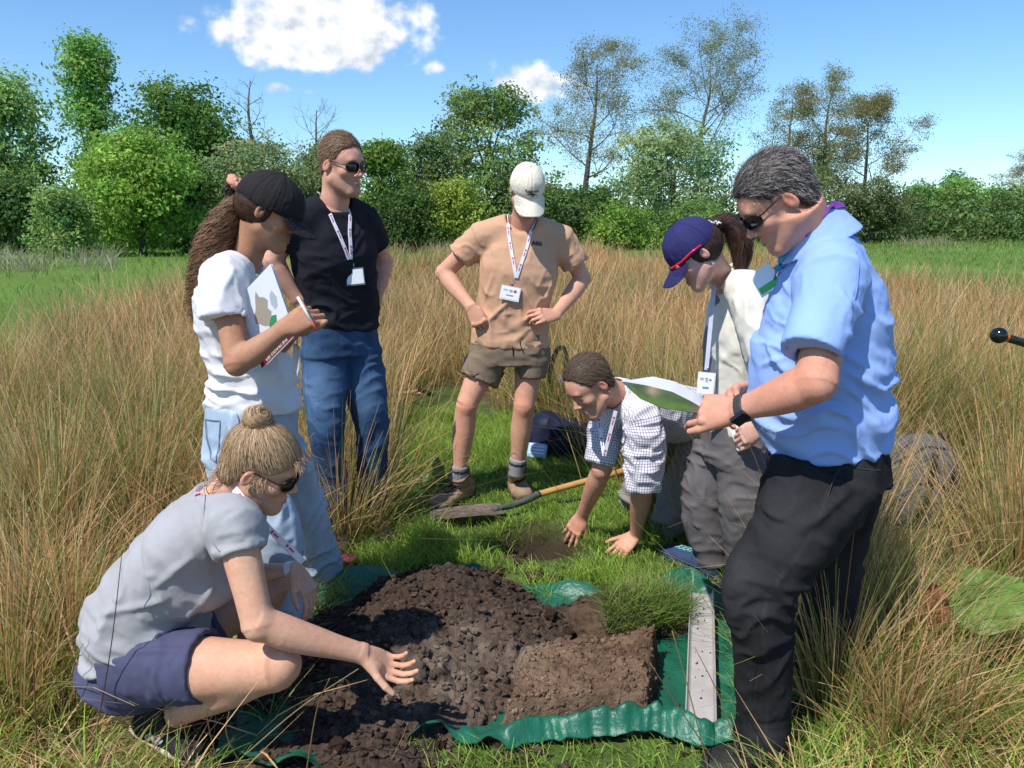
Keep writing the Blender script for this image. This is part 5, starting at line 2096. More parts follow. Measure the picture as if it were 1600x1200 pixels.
# ---------------------------------------------------------------- man in the blue shirt
def build_blue():
    sk = (.60, .285, .19)
    P = Person('stout man in light blue shirt and black jeans reading a sheet of paper', gnd(1200, 1185), sk)
    fw = nrm(V3(-.97, .20, 0))
    lat = nrm(V3(-.20, -.97, 0))             # to his left, the near side
    NK = at(1272, 362, 1.98)
    CH, WA, PE = at(1290, 470, 2.0), at(1287, 590, 2.0), at(1290, 690, 2.0)
    shL, shR = at(1300, 442, 1.815), at(1290, 430, 2.19)
    elL, wrL = at(1275, 600, 1.70), at(1150, 641, 1.84)
    elR, wrR = at(1255, 590, 2.22), at(1172, 606, 2.06)
    S = Sdf()
    up = NK - PE
    body = Loft([at(1290, 693, 2.0), WA, CH, at(1283, 385, 2.0)], [.180, .188, .188, .186, .175, .09], [.152, .162, .168, .166, .152, .124, .080], lat=lat, p=2.3)
    S.u(body)
    S.u(ell(at(1255, 590, 1.98), (.128, .14, .16)), .08)
    for sh in (shL, shR):
        S.u(Loft([NK + V3(.035, 0, -.058), lerp(NK, sh, .55) + V3(.02, 0, -.012), sh], [.056, .066, .075]), .05)
    eL = at(1266, 552, 1.715)
    slL = sleeve(shL, NK + V3(.03, 0, -.03), eL, .074, .069)
    S.u(slL, .05)
    eR = at(1255, 545, 2.24)
    S.u(Loft([shR, eR], [.080, .072]), .03)
    S.sub(Loft([lerp(shL, elL, .56), elL], [.052, .056]), .003)
    S.sub(Loft([NK + V3(.005, 0, -.02), NK + V3(-.03, 0, .10)], [.066, .080]), .008)
    # collar: a standing band with a turned-down leaf
    ca = nrm(V3(-.42, .06, .85))
    cc = NK + V3(.002, 0, -.008)
    col = Loft([cc - ca * .030, cc + ca * .046], [.092, .074], [.092, .074], lat=lat)
    S.sub(Loft([cc - ca * .04, cc + ca * .09], [.064, .064]), .004)
    sm = mat('blue_oxford', (.29, .435, .80), .82, var=.05, vscale=7, bump=.25, bscale=1300, spec=.15)
    specs = [(body, dict(amp=[.010, .016, .013, .008, .005, .003], la=.055, lr=.13, seed=21, slant=.45)), (slL, dict(amp=[.001, .002, .003, .002, .0005], la=.10, lr=.06, seed=23, slant=.5))]
    f = []
    for a, b, w, h_ in (((1330, 470), (1380, 560), .013, .010), ((1325, 520), (1385, 590), .012, .010), ((1320, 580), (1388, 620), .011, .011),
                        ((1300, 640), (1385, 650), .010, .009), ((1215, 650), (1300, 665), .010, .008), ((1320, 600), (1375, 655), .010, .010),
                        ((1338, 400), (1350, 480), .006, .006), ((1200, 540), (1228, 585), .010, .010), ((1190, 570), (1225, 560), .008, .008),
                        ((1310, 450), (1330, 500), .010, .008), ((1255, 430), (1270, 540), .012, .004)):
        pa, pb = hit(S, *a), hit(S, *b)
        if pa is not None and pb is not None:
            f.append((pa, pb, w, h_))
    shirt = P.garment('shirt', S, .0062, sm, specs, f)
    fwd_ = nrm(V3(-1, .2, -.2))
    K1 = Sdf().u(Loft([cc - ca * .030, cc + ca * .018, cc + ca * .050], [.112, .093, .078], [.110, .093, .078], lat=lat))
    K1.sub(Loft([cc - ca * .08, cc + ca * .015, cc + ca * .09], [.094, .079, .066], [.092, .079, .066], lat=lat))
    K1.sub(func(lambda p: np.abs((p - cc) @ lat) - .010 - .35 * np.maximum(-(p - cc) @ ca + .03, 0) + 9 * ((p - cc) @ fwd_ < 0), cc - .2, cc + .2), .004)
    P.garment('collar', K1, .0040, sm, [], parent=shirt, noise=.0008, rl=1)
    ST = mat('blue_stitch', (.18, .29, .62), .8)
    stitch(P, S, [(1228, 541), (1250, 548), (1280, 553), (1303, 556)], ST, shirt)
    stitch(P, S, [(1228, 545), (1250, 552), (1280, 557), (1302, 560)], ST, shirt)
    stitch(P, S, [(1268, 388), (1300, 384), (1340, 392), (1368, 372)], ST, shirt, .0016)
    stitch(P, S, [(1338, 394), (1340, 420), (1338, 450), (1330, 480)], ST, shirt, .0018)
    # chest pocket and placket
    for px in ([(1187, 480), (1210, 483), (1222, 490)], [(1188, 482), (1186, 505), (1188, 528)]):
        stitch(P, S, px, ST, shirt, .0014)
    # jeans
    G = Sdf()
    pel = Loft([at(1290, 672, 2.0), at(1292, 745, 2.0)], [.165, .180], [.142, .156], lat=lat, p=2.3)
    G.u(pel)
    hL, kL, aL = at(1283, 740, 1.91), at(1188, 922, 1.84), at(1189, 1160, 1.87)
    hR, kR, aR = at(1300, 745, 2.10), at(1296, 930, 2.16), at(1268, 1100, 2.16)
    lL = Loft([hL, lerp(hL, kL, .5) + V3(.01, 0, 0), kL, lerp(kL, aL, .5) + V3(.012, 0, 0), aL], [.112, .108, .098, .086, .078, .075, .070, .070], [.142, .130, .104, .086, .078, .074, .070, .070], lat=lat)
    lR = Loft([hR, lerp(hR, kR, .5), kR, lerp(kR, aR, .5), aR], [.105, .100, .085, .075, .070, .068], [.135, .115, .090, .078, .072, .070], lat=lat)
    G.u(lL, .03)
    G.u(lR, .03)
    jm = mat('black_denim', attr=True, rough=.9, spec=.1, bump=.3, bscale=1400, var=.12, vscale=12, detail=5)
    sp = [(pel, dict(amp=[.003, .006], la=.05, lr=.10, seed=31)), (lL, dict(amp=[.010, .012, .010, .012, .009, .006, .008, .006], la=.075, lr=.15, seed=33, slant=-.45)), (lR, dict(amp=[.010, .012, .010, .010], la=.07, lr=.15, seed=34, slant=.4))]
    ff = []
    for a, b, w, h_ in (((1200, 800), (1290, 850), .013, .012), ((1170, 860), (1260, 880), .012, .012), ((1225, 900), (1145, 930), .010, .010), ((1235, 935), (1170, 960), .010, .010),
                        ((1210, 745), (1330, 800), .016, .010), ((1330, 760), (1250, 830), .014, .010), ((1225, 1080), (1165, 1110), .010, .009), ((1225, 1120), (1160, 1140), .009, .008)):
        pa, pb = hit(G, *a), hit(G, *b)
        if pa is not None and pb is not None:
            ff.append((pa, pb, w, h_))
    jeans = P.garment('jeans', G, .0066, jm, sp, ff, col=denim((.0135, .0135, .0145), (.055, .055, .058), [(kL + V3(-.06, 0, .02), .14, .55), (hL + V3(-.1, -.1, -.08), .13, .45)], 36))
    GS = mat('grey_stitch', (.040, .040, .041), .8)
    stitch(P, G, [(1320, 722), (1340, 732), (1375, 735)], GS, jeans, .0018)
    stitch(P, G, [(1320, 722), (1300, 750), (1290, 790)], GS, jeans, .0014)
    pb = hit(G, 1279, 708)
    mb = MB()
    mb.tube([pb, pb + V3(0, -.006, 0)], [.005, .004], 8)
    part('rivet', mb.mesh('rivet'), STEEL, jeans)
    # body
    P.torso([PE, WA, CH, NK], [.15, .15, .15, .06], [.12, .12, .12, .055], lat)
    P.arm(shL, elL, wrL, at(1098, 640, 1.90) - wrL, V3(.05, -.85, .45), -1, 1.02, 1.13, curl=((18, 30, 15), (40, 45, 20), (52, 55, 25), (58, 55, 25)), thumb=(22, 10, 5, 5), h=.0032)
    P.arm(shR, elR, wrR, at(1108, 630, 1.97) - wrR, V3(.1, .75, .55), 1, 1.02, 1.12, curl=((20, 30, 15), (35, 40, 20), (45, 50, 25), (50, 50, 25)), thumb=(20, 20, 5, 5), h=.0032)
    HC = at(1217, 318, 1.94)
    P.head(HC, V3(-.76, .06, -.64), V3(-.6, .0, .78), NK + V3(.0, 0, -.02), .885, neck_r=.076, jaw=1.08, colors=dict(stubble=(.34, .19, .14), stub_amt=.35, red=.9, brow=(.10, .07, .05)))
    short_hair(P, (.062, .050, .043), [(-.13, -.055), (-.06, -.055), (-.035, -.01), (-.012, .035), (.012, .045), (.03, .03), (.045, .055), (.075, .088), (.11, .105)], thick=.010, strands=6500, slen=.022, var=.8, top=.004, lift=.010, width=.0007, amp=.003, grey=((.30, .285, .27), .34), mess=.5)
    glasses(P, DARKLENS, BLACKPL, y=.108, z=.012, lw=.028, lh=.019, rim=.0022, wrap=.014)
    P.done(SKIN)
    # lanyard over the collar
    PUR = mat('lanyard_purple', (.17, .045, .34), .6, var=.15, vscale=40, bump=.2, bscale=700)
    TEAL = mat('lanyard_teal', (.02, .33, .50), .6, bump=.2, bscale=700)
    SK = Sdf()
    SK.ops = S.ops + [('u', func(K1.eval, cc - .2, cc + .2), 0.0)]
    a, g = strap_on(SK, [(1321, 318), (1305, 322), (1284, 334), (1268, 350), (1256, 368)], .005, 16)
    lanyard(P, a, g, PUR, .0095)
    a, g = strap_on(SK, [(1232, 392), (1222, 405), (1212, 420), (1203, 434)], .007, 14)
    lanyard(P, a, g, TEAL, .0085)
    c = hit(S, 1200, 437) + V3(-.012, -.014, 0)
    R = frame(V3(-.5, -.55, .35), V3(-.55, .2, .8))
    mb = MB().box(c, .030, .002, .040, R)
    o = part('badge_holder', mb.mesh('badge_holder', False), CARD, P.root)
    mb = MB().box(c + R[:, 1] * .003 - R[:, 2] * .024, .026, .001, .010, R)
    part('printed_band', mb.mesh('printed_band', False), mat('badge_green', (.10, .50, .12), .5), o)
    # watch
    W = wrL + nrm(elL - wrL) * .022
    ax = nrm(elL - wrL)
    L = Loft([W - ax * .012, W + ax * .012], [.0375, .0385], [.029, .030], lat=np.cross(nrm(at(1098, 640, 1.90) - wrL), V3(.05, -.85, .45)))
    ws = Sdf().u(L)
    v, q = ws.mesh(.003)
    o = part('watch_strap', mesh_np('watch_strap', v, [q], True), mat('watch_band', (.045, .047, .052), .5), P.root)
    cf = hit(ws, 1157, 652)
    if cf is not None:
        mb = MB().box(cf + V3(0, -.003, -.002), .017, .005, .020, frame(V3(.1, -.8, -.55), ax))
        part('watch_face', mb.mesh('watch_face', False), DARKLENS, o)
    SH = mat('black_shoe', attr=True, rough=.6, bump=.3, bscale=140, spec=.3)
    SO = mat('black_sole', (.02, .02, .02), .8, bump=.3, bscale=90)
    bc = lambda v, k: np.tile(V3(.022, .021, .020), (len(v), 1))
    shoe(P, gnd(1232, 1188), gnd(1098, 1208), upper_m=SH, sole_m=SO, col=bc, ankle=aL + V3(0, 0, -.02), wid=1.1, lace_m=GS)
    shoe(P, gnd(1300, 1110), gnd(1190, 1118), upper_m=SH, sole_m=SO, col=bc, ankle=aR + V3(0, 0, -.02), wid=1.1)
    return P


# ---------------------------------------------------------------- woman in the navy cap
def build_navy():
    sk = (.60, .345, .265)
    P = Person('woman in navy cap with red sunglasses, cream shirt and grey trousers, head bowed', gnd(1125, 900), sk)
    lat = nrm(V3(.05, -1, 0))
    NK = at(1137, 432, 2.86)
    CH, WA, PE = at(1150, 505, 2.90), at(1150, 600, 2.92), at(1152, 690, 2.92)
    shL, shR = at(1166, 455, 2.72), at(1160, 452, 3.05)
    S = Sdf()
    body = Loft([at(1150, 668, 2.92), WA, CH, at(1146, 436, 2.90)], [.165, .165, .160, .165, .155, .07], [.115, .115, .112, .115, .10, .06], lat=lat, p=2.3)
    S.u(body)
    for sh in (shL, shR):
        S.u(Loft([NK + V3(.02, 0, -.01), sh], [.052, .066]), .05)
    elL = at(1195, 560, 2.62)
    slL = sleeve(shL, NK, elL, .066, .062)
    S.u(slL, .03)
    S.u(Loft([shR, at(1190, 560, 3.12)], [.064, .058]), .03)
    S.sub(Loft([NK + V3(-.006, 0, -.05), NK + V3(-.05, 0, .12)], [.062, .085]), .008)
    col = Loft([NK + V3(.004, 0, -.022), NK + V3(-.02, 0, .026)], [.070, .064])
    S.u(col, .008)
    S.sub(Loft([NK + V3(.004, 0, -.05), NK + V3(-.04, 0, .09)], [.054, .060]), .004)
    # open front: the grey top shows between the placket edges
    S.sub(func(lambda p: np.maximum(np.abs((p - WA) @ lat + .02) - .060, (p - (WA + V3(-.075, 0, 0)))[:, 0] + .22 * (p[:, 2] - WA[2])), WA - .4, WA + .4), .01)
    cm = mat('cream_linen', (.72, .69, .60), .9, var=.05, vscale=8, bump=.4, bscale=700, spec=.1)
    shirt = P.garment('shirt', S, .007, cm, [(body, dict(amp=[.010, .008, .006, .004, .003], la=.13, lr=.06, seed=41, slant=.3)), (slL, dict(amp=[.004, .008], la=.07, lr=.06, seed=42, slant=.4))])
    # tied shirt tail
    tp = [at(1150, 660, 2.80), at(1158, 676, 2.76), at(1155, 705, 2.74)]
    T = Sdf().u(Loft(tp, [.012, .040, .030, .008], [.008, .012, .010, .004], lat=(1, 0, 0)))
    P.garment('shirt_tail', T, .005, cm, [], noise=.004)
    I = Sdf().u(Loft([at(1146, 690, 2.92), WA + V3(-.012, 0, 0), CH + V3(-.01, 0, 0), NK + V3(.01, 0, -.05)], [.145, .145, .14, .06], [.108, .108, .108, .06], lat=lat, p=2.3))
    P.garment('inner_top', I, .009, mat('grey_jersey', (.17, .18, .20), .9, var=.08, vscale=9), [])
    # trousers
    G = Sdf()
    pel = Loft([at(1150, 652, 2.92), at(1150, 715, 2.92)], [.165, .172], [.118, .130], lat=lat, p=2.3)
    G.u(pel)
    hF, kF, aF = at(1128, 705, 2.99), at(1100, 785, 2.98), at(1112, 868, 2.98)
    hN, kN, aN = at(1166, 705, 2.84), at(1164, 800, 2.82), at(1170, 905, 2.86)
    lF = Loft([hF, lerp(hF, kF, .5) + V3(-.01, 0, 0), kF, lerp(kF, aF, .6), aF + V3(.01, 0, -.03)], [.095, .092, .082, .072, .062], [.118, .104, .090, .080, .066], lat=lat)
    lN = Loft([hN, lerp(hN, kN, .5), kN, aN], [.095, .092, .080, .070], [.112, .105, .090, .078], lat=lat)
    G.u(lF, .02)
    G.u(lN, .02)
    fo = []
    for a, b, w, h_ in (((1075, 700), (1125, 715), .012, .010), ((1072, 715), (1120, 735), .010, .009), ((1080, 790), (1125, 800), .012, .010), ((1085, 820), (1130, 845), .010, .010), ((1105, 700), (1100, 780), .008, .006), ((1135, 705), (1190, 700), .010, .009), ((1135, 725), (1190, 720), .010, .008)):
        pa, pb = hit(G, *a), hit(G, *b)
        if pa is not None and pb is not None:
            fo.append((pa, pb, w, h_))
    P.garment('trousers', G, .007, mat('grey_cotton', (.135, .122, .125), .92, var=.12, vscale=9, bump=.3, bscale=900, spec=.1, detail=5),
              [(pel, dict(amp=[.003, .006], la=.04, lr=.12, seed=45)), (lF, dict(amp=[.009, .008, .008, .010, .006], la=.05, lr=.12, seed=46, slant=.35)), (lN, dict(amp=[.009, .008, .008, .006], la=.05, lr=.12, seed=47))], fo)
    P.torso([PE, WA, CH, NK], [.13, .13, .13, .05], [.09, .09, .09, .05], lat)
    wrL = at(1188, 668, 2.66)
    P.arm(shL, elL, wrL, at(1160, 680, 2.70) - wrL, V3(.2, -.8, .5), -1, .88, .86, curl=((25, 35, 20),) * 4, thumb=(25, 20, 10, 10), h=.0036)
    HC = at(1089, 398, 2.74)
    P.head(HC, V3(-.74, .02, -.67), V3(-.6, 0, .78), NK + V3(0, 0, -.02), .91, neck_r=.050, jaw=.9, colors=dict(brow=(.06, .04, .03), lip=(.52, .24, .21)))
    nm = mat('navy_cotton', attr=True, rough=.85, spec=.15, bump=.3, bscale=900, var=.08, vscale=9)
    cs, vs, R, c0, crown, visor = cap_parts(P, (.030, .030, .115), nm, zrot=-2, visor_drop=.30, dome=(.092, .110, .104), seam_dark=.7)
    # hair under the cap and the tail through its back
    hs = Sdf().u(ell((0, -.022, .02), (.083, .101, .085)))
    hs.cut(func(lambda p: np.maximum(np.maximum(p[:, 1] - .030 - .35 * p[:, 2], -.062 - .4 * (p[:, 1] + .1) - p[:, 2]), -9), V3(-.2, -.2, -.2), V3(.2, .2, .2)), .012)
    hb = (.060, .030, .020)
    hair_mesh(P, hs, .0035, HAIR, hb, strands=900, flow=lambda p: np.stack([-p[:, 0] * 3, -1 + 0 * p[:, 0], .5 + 0 * p[:, 0]], 1), slen=.05, amp=.003, seed=5)
    tl = [at(1110, 352, 2.76), at(1126, 346, 2.77), at(1146, 356, 2.78), at(1158, 382, 2.79), at(1158, 412, 2.79), at(1152, 432, 2.79)]
    hair_bundle(P, tl, [.022, .032, .042, .044, .034, .012], 900, hb, 'ponytail', HAIR, curl=.003, freq=40, seed=6)
    mb = MB()
    th = np.linspace(0, 2 * np.pi * 5, 70)
    cpt = (at(1117, 348, 2.76) - P.HC) @ P.HR / P.hs
    ring = np.stack([.026 * np.cos(th / 5), .004 * np.sin(th * 3), .026 * np.sin(th / 5)], 1)
    ring = ring + np.stack([.004 * np.cos(th * 2.0), .004 * np.sin(th * 2.0), 0 * th], 1)
    mb.tube(cpt + ring @ frame(V3(0, -.7, .7), V3(0, .7, .7)).T, .0030, 5)
    P.hmb('hair_tie', mb, mat('white_plastic', (.72, .70, .70), .3))
    # red sunglasses pushed up on the cap
    RED = mat('red_plastic', (.62, .012, .03), .25, spec=.5)
    ORL = mat('orange_lens', (.75, .13, .02), .08, spec=.8)
    CS = Sdf().u(ell(c0, (.092, .110, .104), R))
    for s in (-1, 1):
        a = [V3(s * x, y, z) for x, y, z in ((.004, .125, .030), (.040, .115, .030), (.075, .075, .034), (.093, .030, .040), (.094, -.015, .036))]
        pp, _ = CS.onto([c0 + (p - V3(0, 0, .045)) @ R.T for p in a], .006, 4)
        P.hmb('sunglasses_arm', MB().tube(pp, [.0075, .0075, .006, .005, .004], 6), RED)
        b = [V3(s * x, y, z) for x, y, z in ((.006, .125, .024), (.022, .122, .018), (.045, .110, .018), (.062, .092, .024))]
        pp, gg = CS.onto([c0 + (p - V3(0, 0, .045)) @ R.T for p in b], .008, 4)
        P.hmb('sunglasses_lens', MB().ribbon(pp, gg, .011, thick=.0015), ORL)
    P.done(SKIN)
    a, g = strap_on(S, [(1116, 440), (1112, 480), (1108, 530), (1104, 575)], .006, 20)
    LV = mat('lanyard_lilac', (.50, .50, .66), .6, var=.1, vscale=40)
    p0, p1 = at(1116, 446, 2.78), at(1104, 578, 2.74)
    a = np.stack([lerp(p0, p1, t) for t in np.linspace(0, 1, 14)])
    g = np.tile(V3(-.6, -.8, 0), (14, 1))
    lanyard(P, a, g, LV, .008)
    badge(P, at(1103, 600, 2.73), V3(1, -.3, 0), V3(.05, 0, 1), .055, .075, HOLDER, CARD, INK, INK, STEEL)
    SH = mat('blue_knit_shoe', attr=True, rough=.85, bump=.35, bscale=240, spec=.2, var=.1, vscale=30)
    SO = mat('dark_sole', (.05, .07, .08), .7)

    def bc(v, k):
        c = np.tile(V3(.035, .060, .125), (len(v), 1))
        w = sstep(.22, .245, v[:, 1])
        return c * (1 - w[:, None]) + V3(.02, .026, .05) * w[:, None]
    shoe(P, gnd(1122, 905), gnd(1036, 866), upper_m=SH, sole_m=SO, lace_m=mat('teal_lace', (.22, .50, .50), .7), col=bc, ankle=aF, wid=1.05)
    shoe(P, gnd(1190, 950), gnd(1110, 925), upper_m=SH, sole_m=SO, col=bc, ankle=aN, wid=1.05)
    return P


# ---------------------------------------------------------------- man on hands and knees
def build_kneel():
    sk = (.60, .30, .20)
    P = Person('man in small check shirt on hands and knees feeling in the grass', gnd(985, 850), sk)
    NK = at(967, 618, 3.10)
    CH, WA, PE = at(1010, 640, 3.28), at(1050, 645, 3.46), at(1088, 650, 3.66)
    shR, shL = at(950, 652, 3.22), at(1006, 655, 3.02)
    lat = nrm(shL - shR)
    elR, wrR = at(940, 735, 3.17), at(909, 806, 3.36)
    elL, wrL = at(1004, 760, 3.02), at(993, 836, 3.22)
    S = Sdf()
    body = Loft([PE, WA, CH, lerp(CH, NK, .8)], [.165, .165, .175, .175, .15, .09], [.125, .125, .13, .13, .11, .075], lat=lat, p=2.3)
    S.u(body)
    S.u(Loft([NK + V3(.02, .02, 0), shR], [.065, .078]), .05)
    S.u(Loft([NK + V3(.02, .02, 0), shL], [.065, .080]), .05)
    eR, eL = at(938, 722, 3.17), at(1004, 763, 3.02)
    slR = sleeve(shR, NK, eR, .078, .066)
    slL = sleeve(shL, NK, eL, .084, .072)
    S.u(slR, .03)
    S.u(slL, .03)
    S.sub(Loft([lerp(shR, elR, .72), lerp(elR, wrR, .3)], [.055, .057]), .003)
    S.sub(Loft([lerp(shL, elL, .80), lerp(elL, wrL, .3)], [.058, .060]), .003)
    ca = nrm(at(922, 602, 3.0) - NK)
    S.u(Loft([NK - ca * .015, NK + ca * .036], [.084, .076], [.080, .074]), .010)
    S.sub(Loft([NK - ca * .05, NK + ca * .10], [.062, .064]), .005)

    # check cloth: thin plum lines both ways on white
    m = bpy.data.materials.new('check_poplin')
    m.use_nodes = True
    N, L = m.node_tree.nodes, m.node_tree.links
    at_ = N.new('ShaderNodeAttribute')
    at_.attribute_name = 'lc'
    sep = N.new('ShaderNodeSeparateXYZ')
    L.new(at_.outputs['Vector'], sep.inputs[0])
    tot = None
    for i in (0, 1):
        a = N.new('ShaderNodeMath')
        a.operation = 'PINGPONG'
        L.new(sep.outputs[i], a.inputs[0])
        a.inputs[1].default_value = .0054
        b = N.new('ShaderNodeMath')
        b.operation = 'LESS_THAN'
        L.new(a.outputs[0], b.inputs[0])
        b.inputs[1].default_value = .0012
        if tot is None:
            tot = b.outputs[0]
        else:
            c = N.new('ShaderNodeMath')
            c.operation = 'ADD'
            L.new(tot, c.inputs[0])
            L.new(b.outputs[0], c.inputs[1])
            tot = c.outputs[0]
    rp = N.new('ShaderNodeMath')
    rp.operation = 'MULTIPLY'
    L.new(tot, rp.inputs[0])
    rp.inputs[1].default_value = .5
    ramp = N.new('ShaderNodeValToRGB')
    ramp.color_ramp.elements[0].color = (.76, .75, .77, 1)
    ramp.color_ramp.elements[1].color = (.10, .075, .15, 1)
    e = ramp.color_ramp.elements.new(.5)
    e.color = (.26, .21, .32, 1)
    L.new(rp.outputs[0], ramp.inputs[0])
    L.new(ramp.outputs[0], N['Principled BSDF'].inputs['Base Color'])
    N['Principled BSDF'].inputs['Roughness'].default_value = .85
    fo = []
    for a, b, w, h_ in (((975, 660), (1000, 720), .010, .010), ((1025, 640), (1015, 720), .012, .011), ((960, 600), (1010, 640), .012, .007), ((1040, 620), (1000, 680), .012, .009), ((985, 690), (1020, 745), .010, .010), ((925, 670), (945, 710), .008, .008), ((1060, 640), (1020, 660), .012, .009)):
        pa, pb = hit(S, *a), hit(S, *b)
        if pa is not None and pb is not None:
            fo.append((pa, pb, w, h_))
    P.garment('shirt', S, .006, m, [(body, dict(amp=[.012, .010, .008, .005], la=.06, lr=.10, seed=51)), (slR, dict(amp=[.006, .010, .008], la=.05, lr=.09, seed=52, slant=.4)), (slL, dict(amp=[.006, .012, .010], la=.055, lr=.09, seed=53, slant=-.4))], fo)
    G = Sdf()
    hR, hL = PE + V3(-.05, .09, -.02), PE + V3(.03, -.09, -.02)
    kR, kL = gnd(985, 805, .06) + V3(.02, .18, 0), gnd(1040, 830, .06) + V3(0, .05, 0)
    G.u(Loft([PE + V3(-.06, -.06, 0), PE + V3(.10, .10, .0)], [.165, .15], [.13, .12], lat=lat))
    l1 = Loft([hR, kR], [.10, .072])
    l2 = Loft([hL, kL], [.10, .072])
    b1 = Loft([kR, kR + V3(.30, .28, .0)], [.068, .05])
    b2 = Loft([kL, kL + V3(.32, .30, .0)], [.068, .05])
    for x in (l1, l2, b1, b2):
        G.u(x, .02)
    P.garment('trousers', G, .008, mat('stone_cotton', (.24, .225, .20), .9, var=.1, vscale=9), [(l1, dict(amp=[.008, .006], la=.05, lr=.1, seed=55)), (l2, dict(amp=[.008, .006], la=.05, lr=.1, seed=56))])
    P.torso([PE, WA, CH, NK], [.13, .13, .13, .055], [.10, .10, .10, .05], lat)
    P.arm(shR, elR, wrR, at(889, 842, 3.37) - wrR, V3(-.35, -.85, .30), -1, 1.0, 1.02, curl=((4, 14, 10), (6, 16, 10), (8, 18, 12), (12, 22, 12)), thumb=(35, 30, 8, 8), spread=9, h=.0034)
    P.arm(shL, elL, wrL, gnd(968, 866) - wrL + V3(0, 0, .02), V3(-.2, -.5, .8), 1, 1.0, 1.05, curl=((8, 14, 8),) * 4, thumb=(40, 10, 5, 5), spread=8, h=.0034)
    HC = at(923, 604, 2.99)
    P.head(HC, V3(-.68, -.42, -.62), V3(-.58, -.22, .78), NK, .95, neck_r=.060, jaw=1.08, colors=dict(stubble=(.36, .20, .15), stub_amt=.3, red=.9, brow=(.16, .10, .06)))
    short_hair(P, (.115, .078, .050), [(-.13, -.05), (-.06, -.05), (-.035, -.01), (-.012, .035), (.012, .035), (.03, .03), (.05, .07), (.07, .104), (.09, .12)], thick=.009, strands=5000, slen=.026, var=.4, top=.002, seed=8)
    P.done(SKIN)
    a, g = strap_on(S, [(936, 652), (938, 675), (943, 705)], .006, 12, 1.5)
    a = np.stack([lerp(at(934, 645, 3.05), at(944, 712, 3.0), t) for t in np.linspace(0, 1, 12)])
    b = np.stack([lerp(at(962, 642, 2.93), at(944, 712, 2.97), t) for t in np.linspace(0, 1, 12)])
    g = np.tile(V3(-.3, -.95, .1), (12, 1))
    lanyard(P, a, g, STRAP, mark_m=STRAP_INK)
    lanyard(P, b, g, STRAP, mark_m=STRAP_INK)
    SH = mat('brown_boot', attr=True, rough=.7)
    bc = lambda v, k: np.tile(V3(.08, .055, .035), (len(v), 1))
    for k, d in ((kR, V3(.30, .28, .0)), (kL, V3(.32, .30, .0))):
        e = k + d
        shoe(P, V3(e[0] + .05, e[1] + .05, .16), V3(e[0] + .01, e[1] + .02, -.05) + V3(.02, .02, -.02), up=nrm(V3(-.7, -.7, .1)), upper_m=SH, sole_m=mat('black_sole', (.02, .02, .02), .8), col=bc, h=.006)
    return P
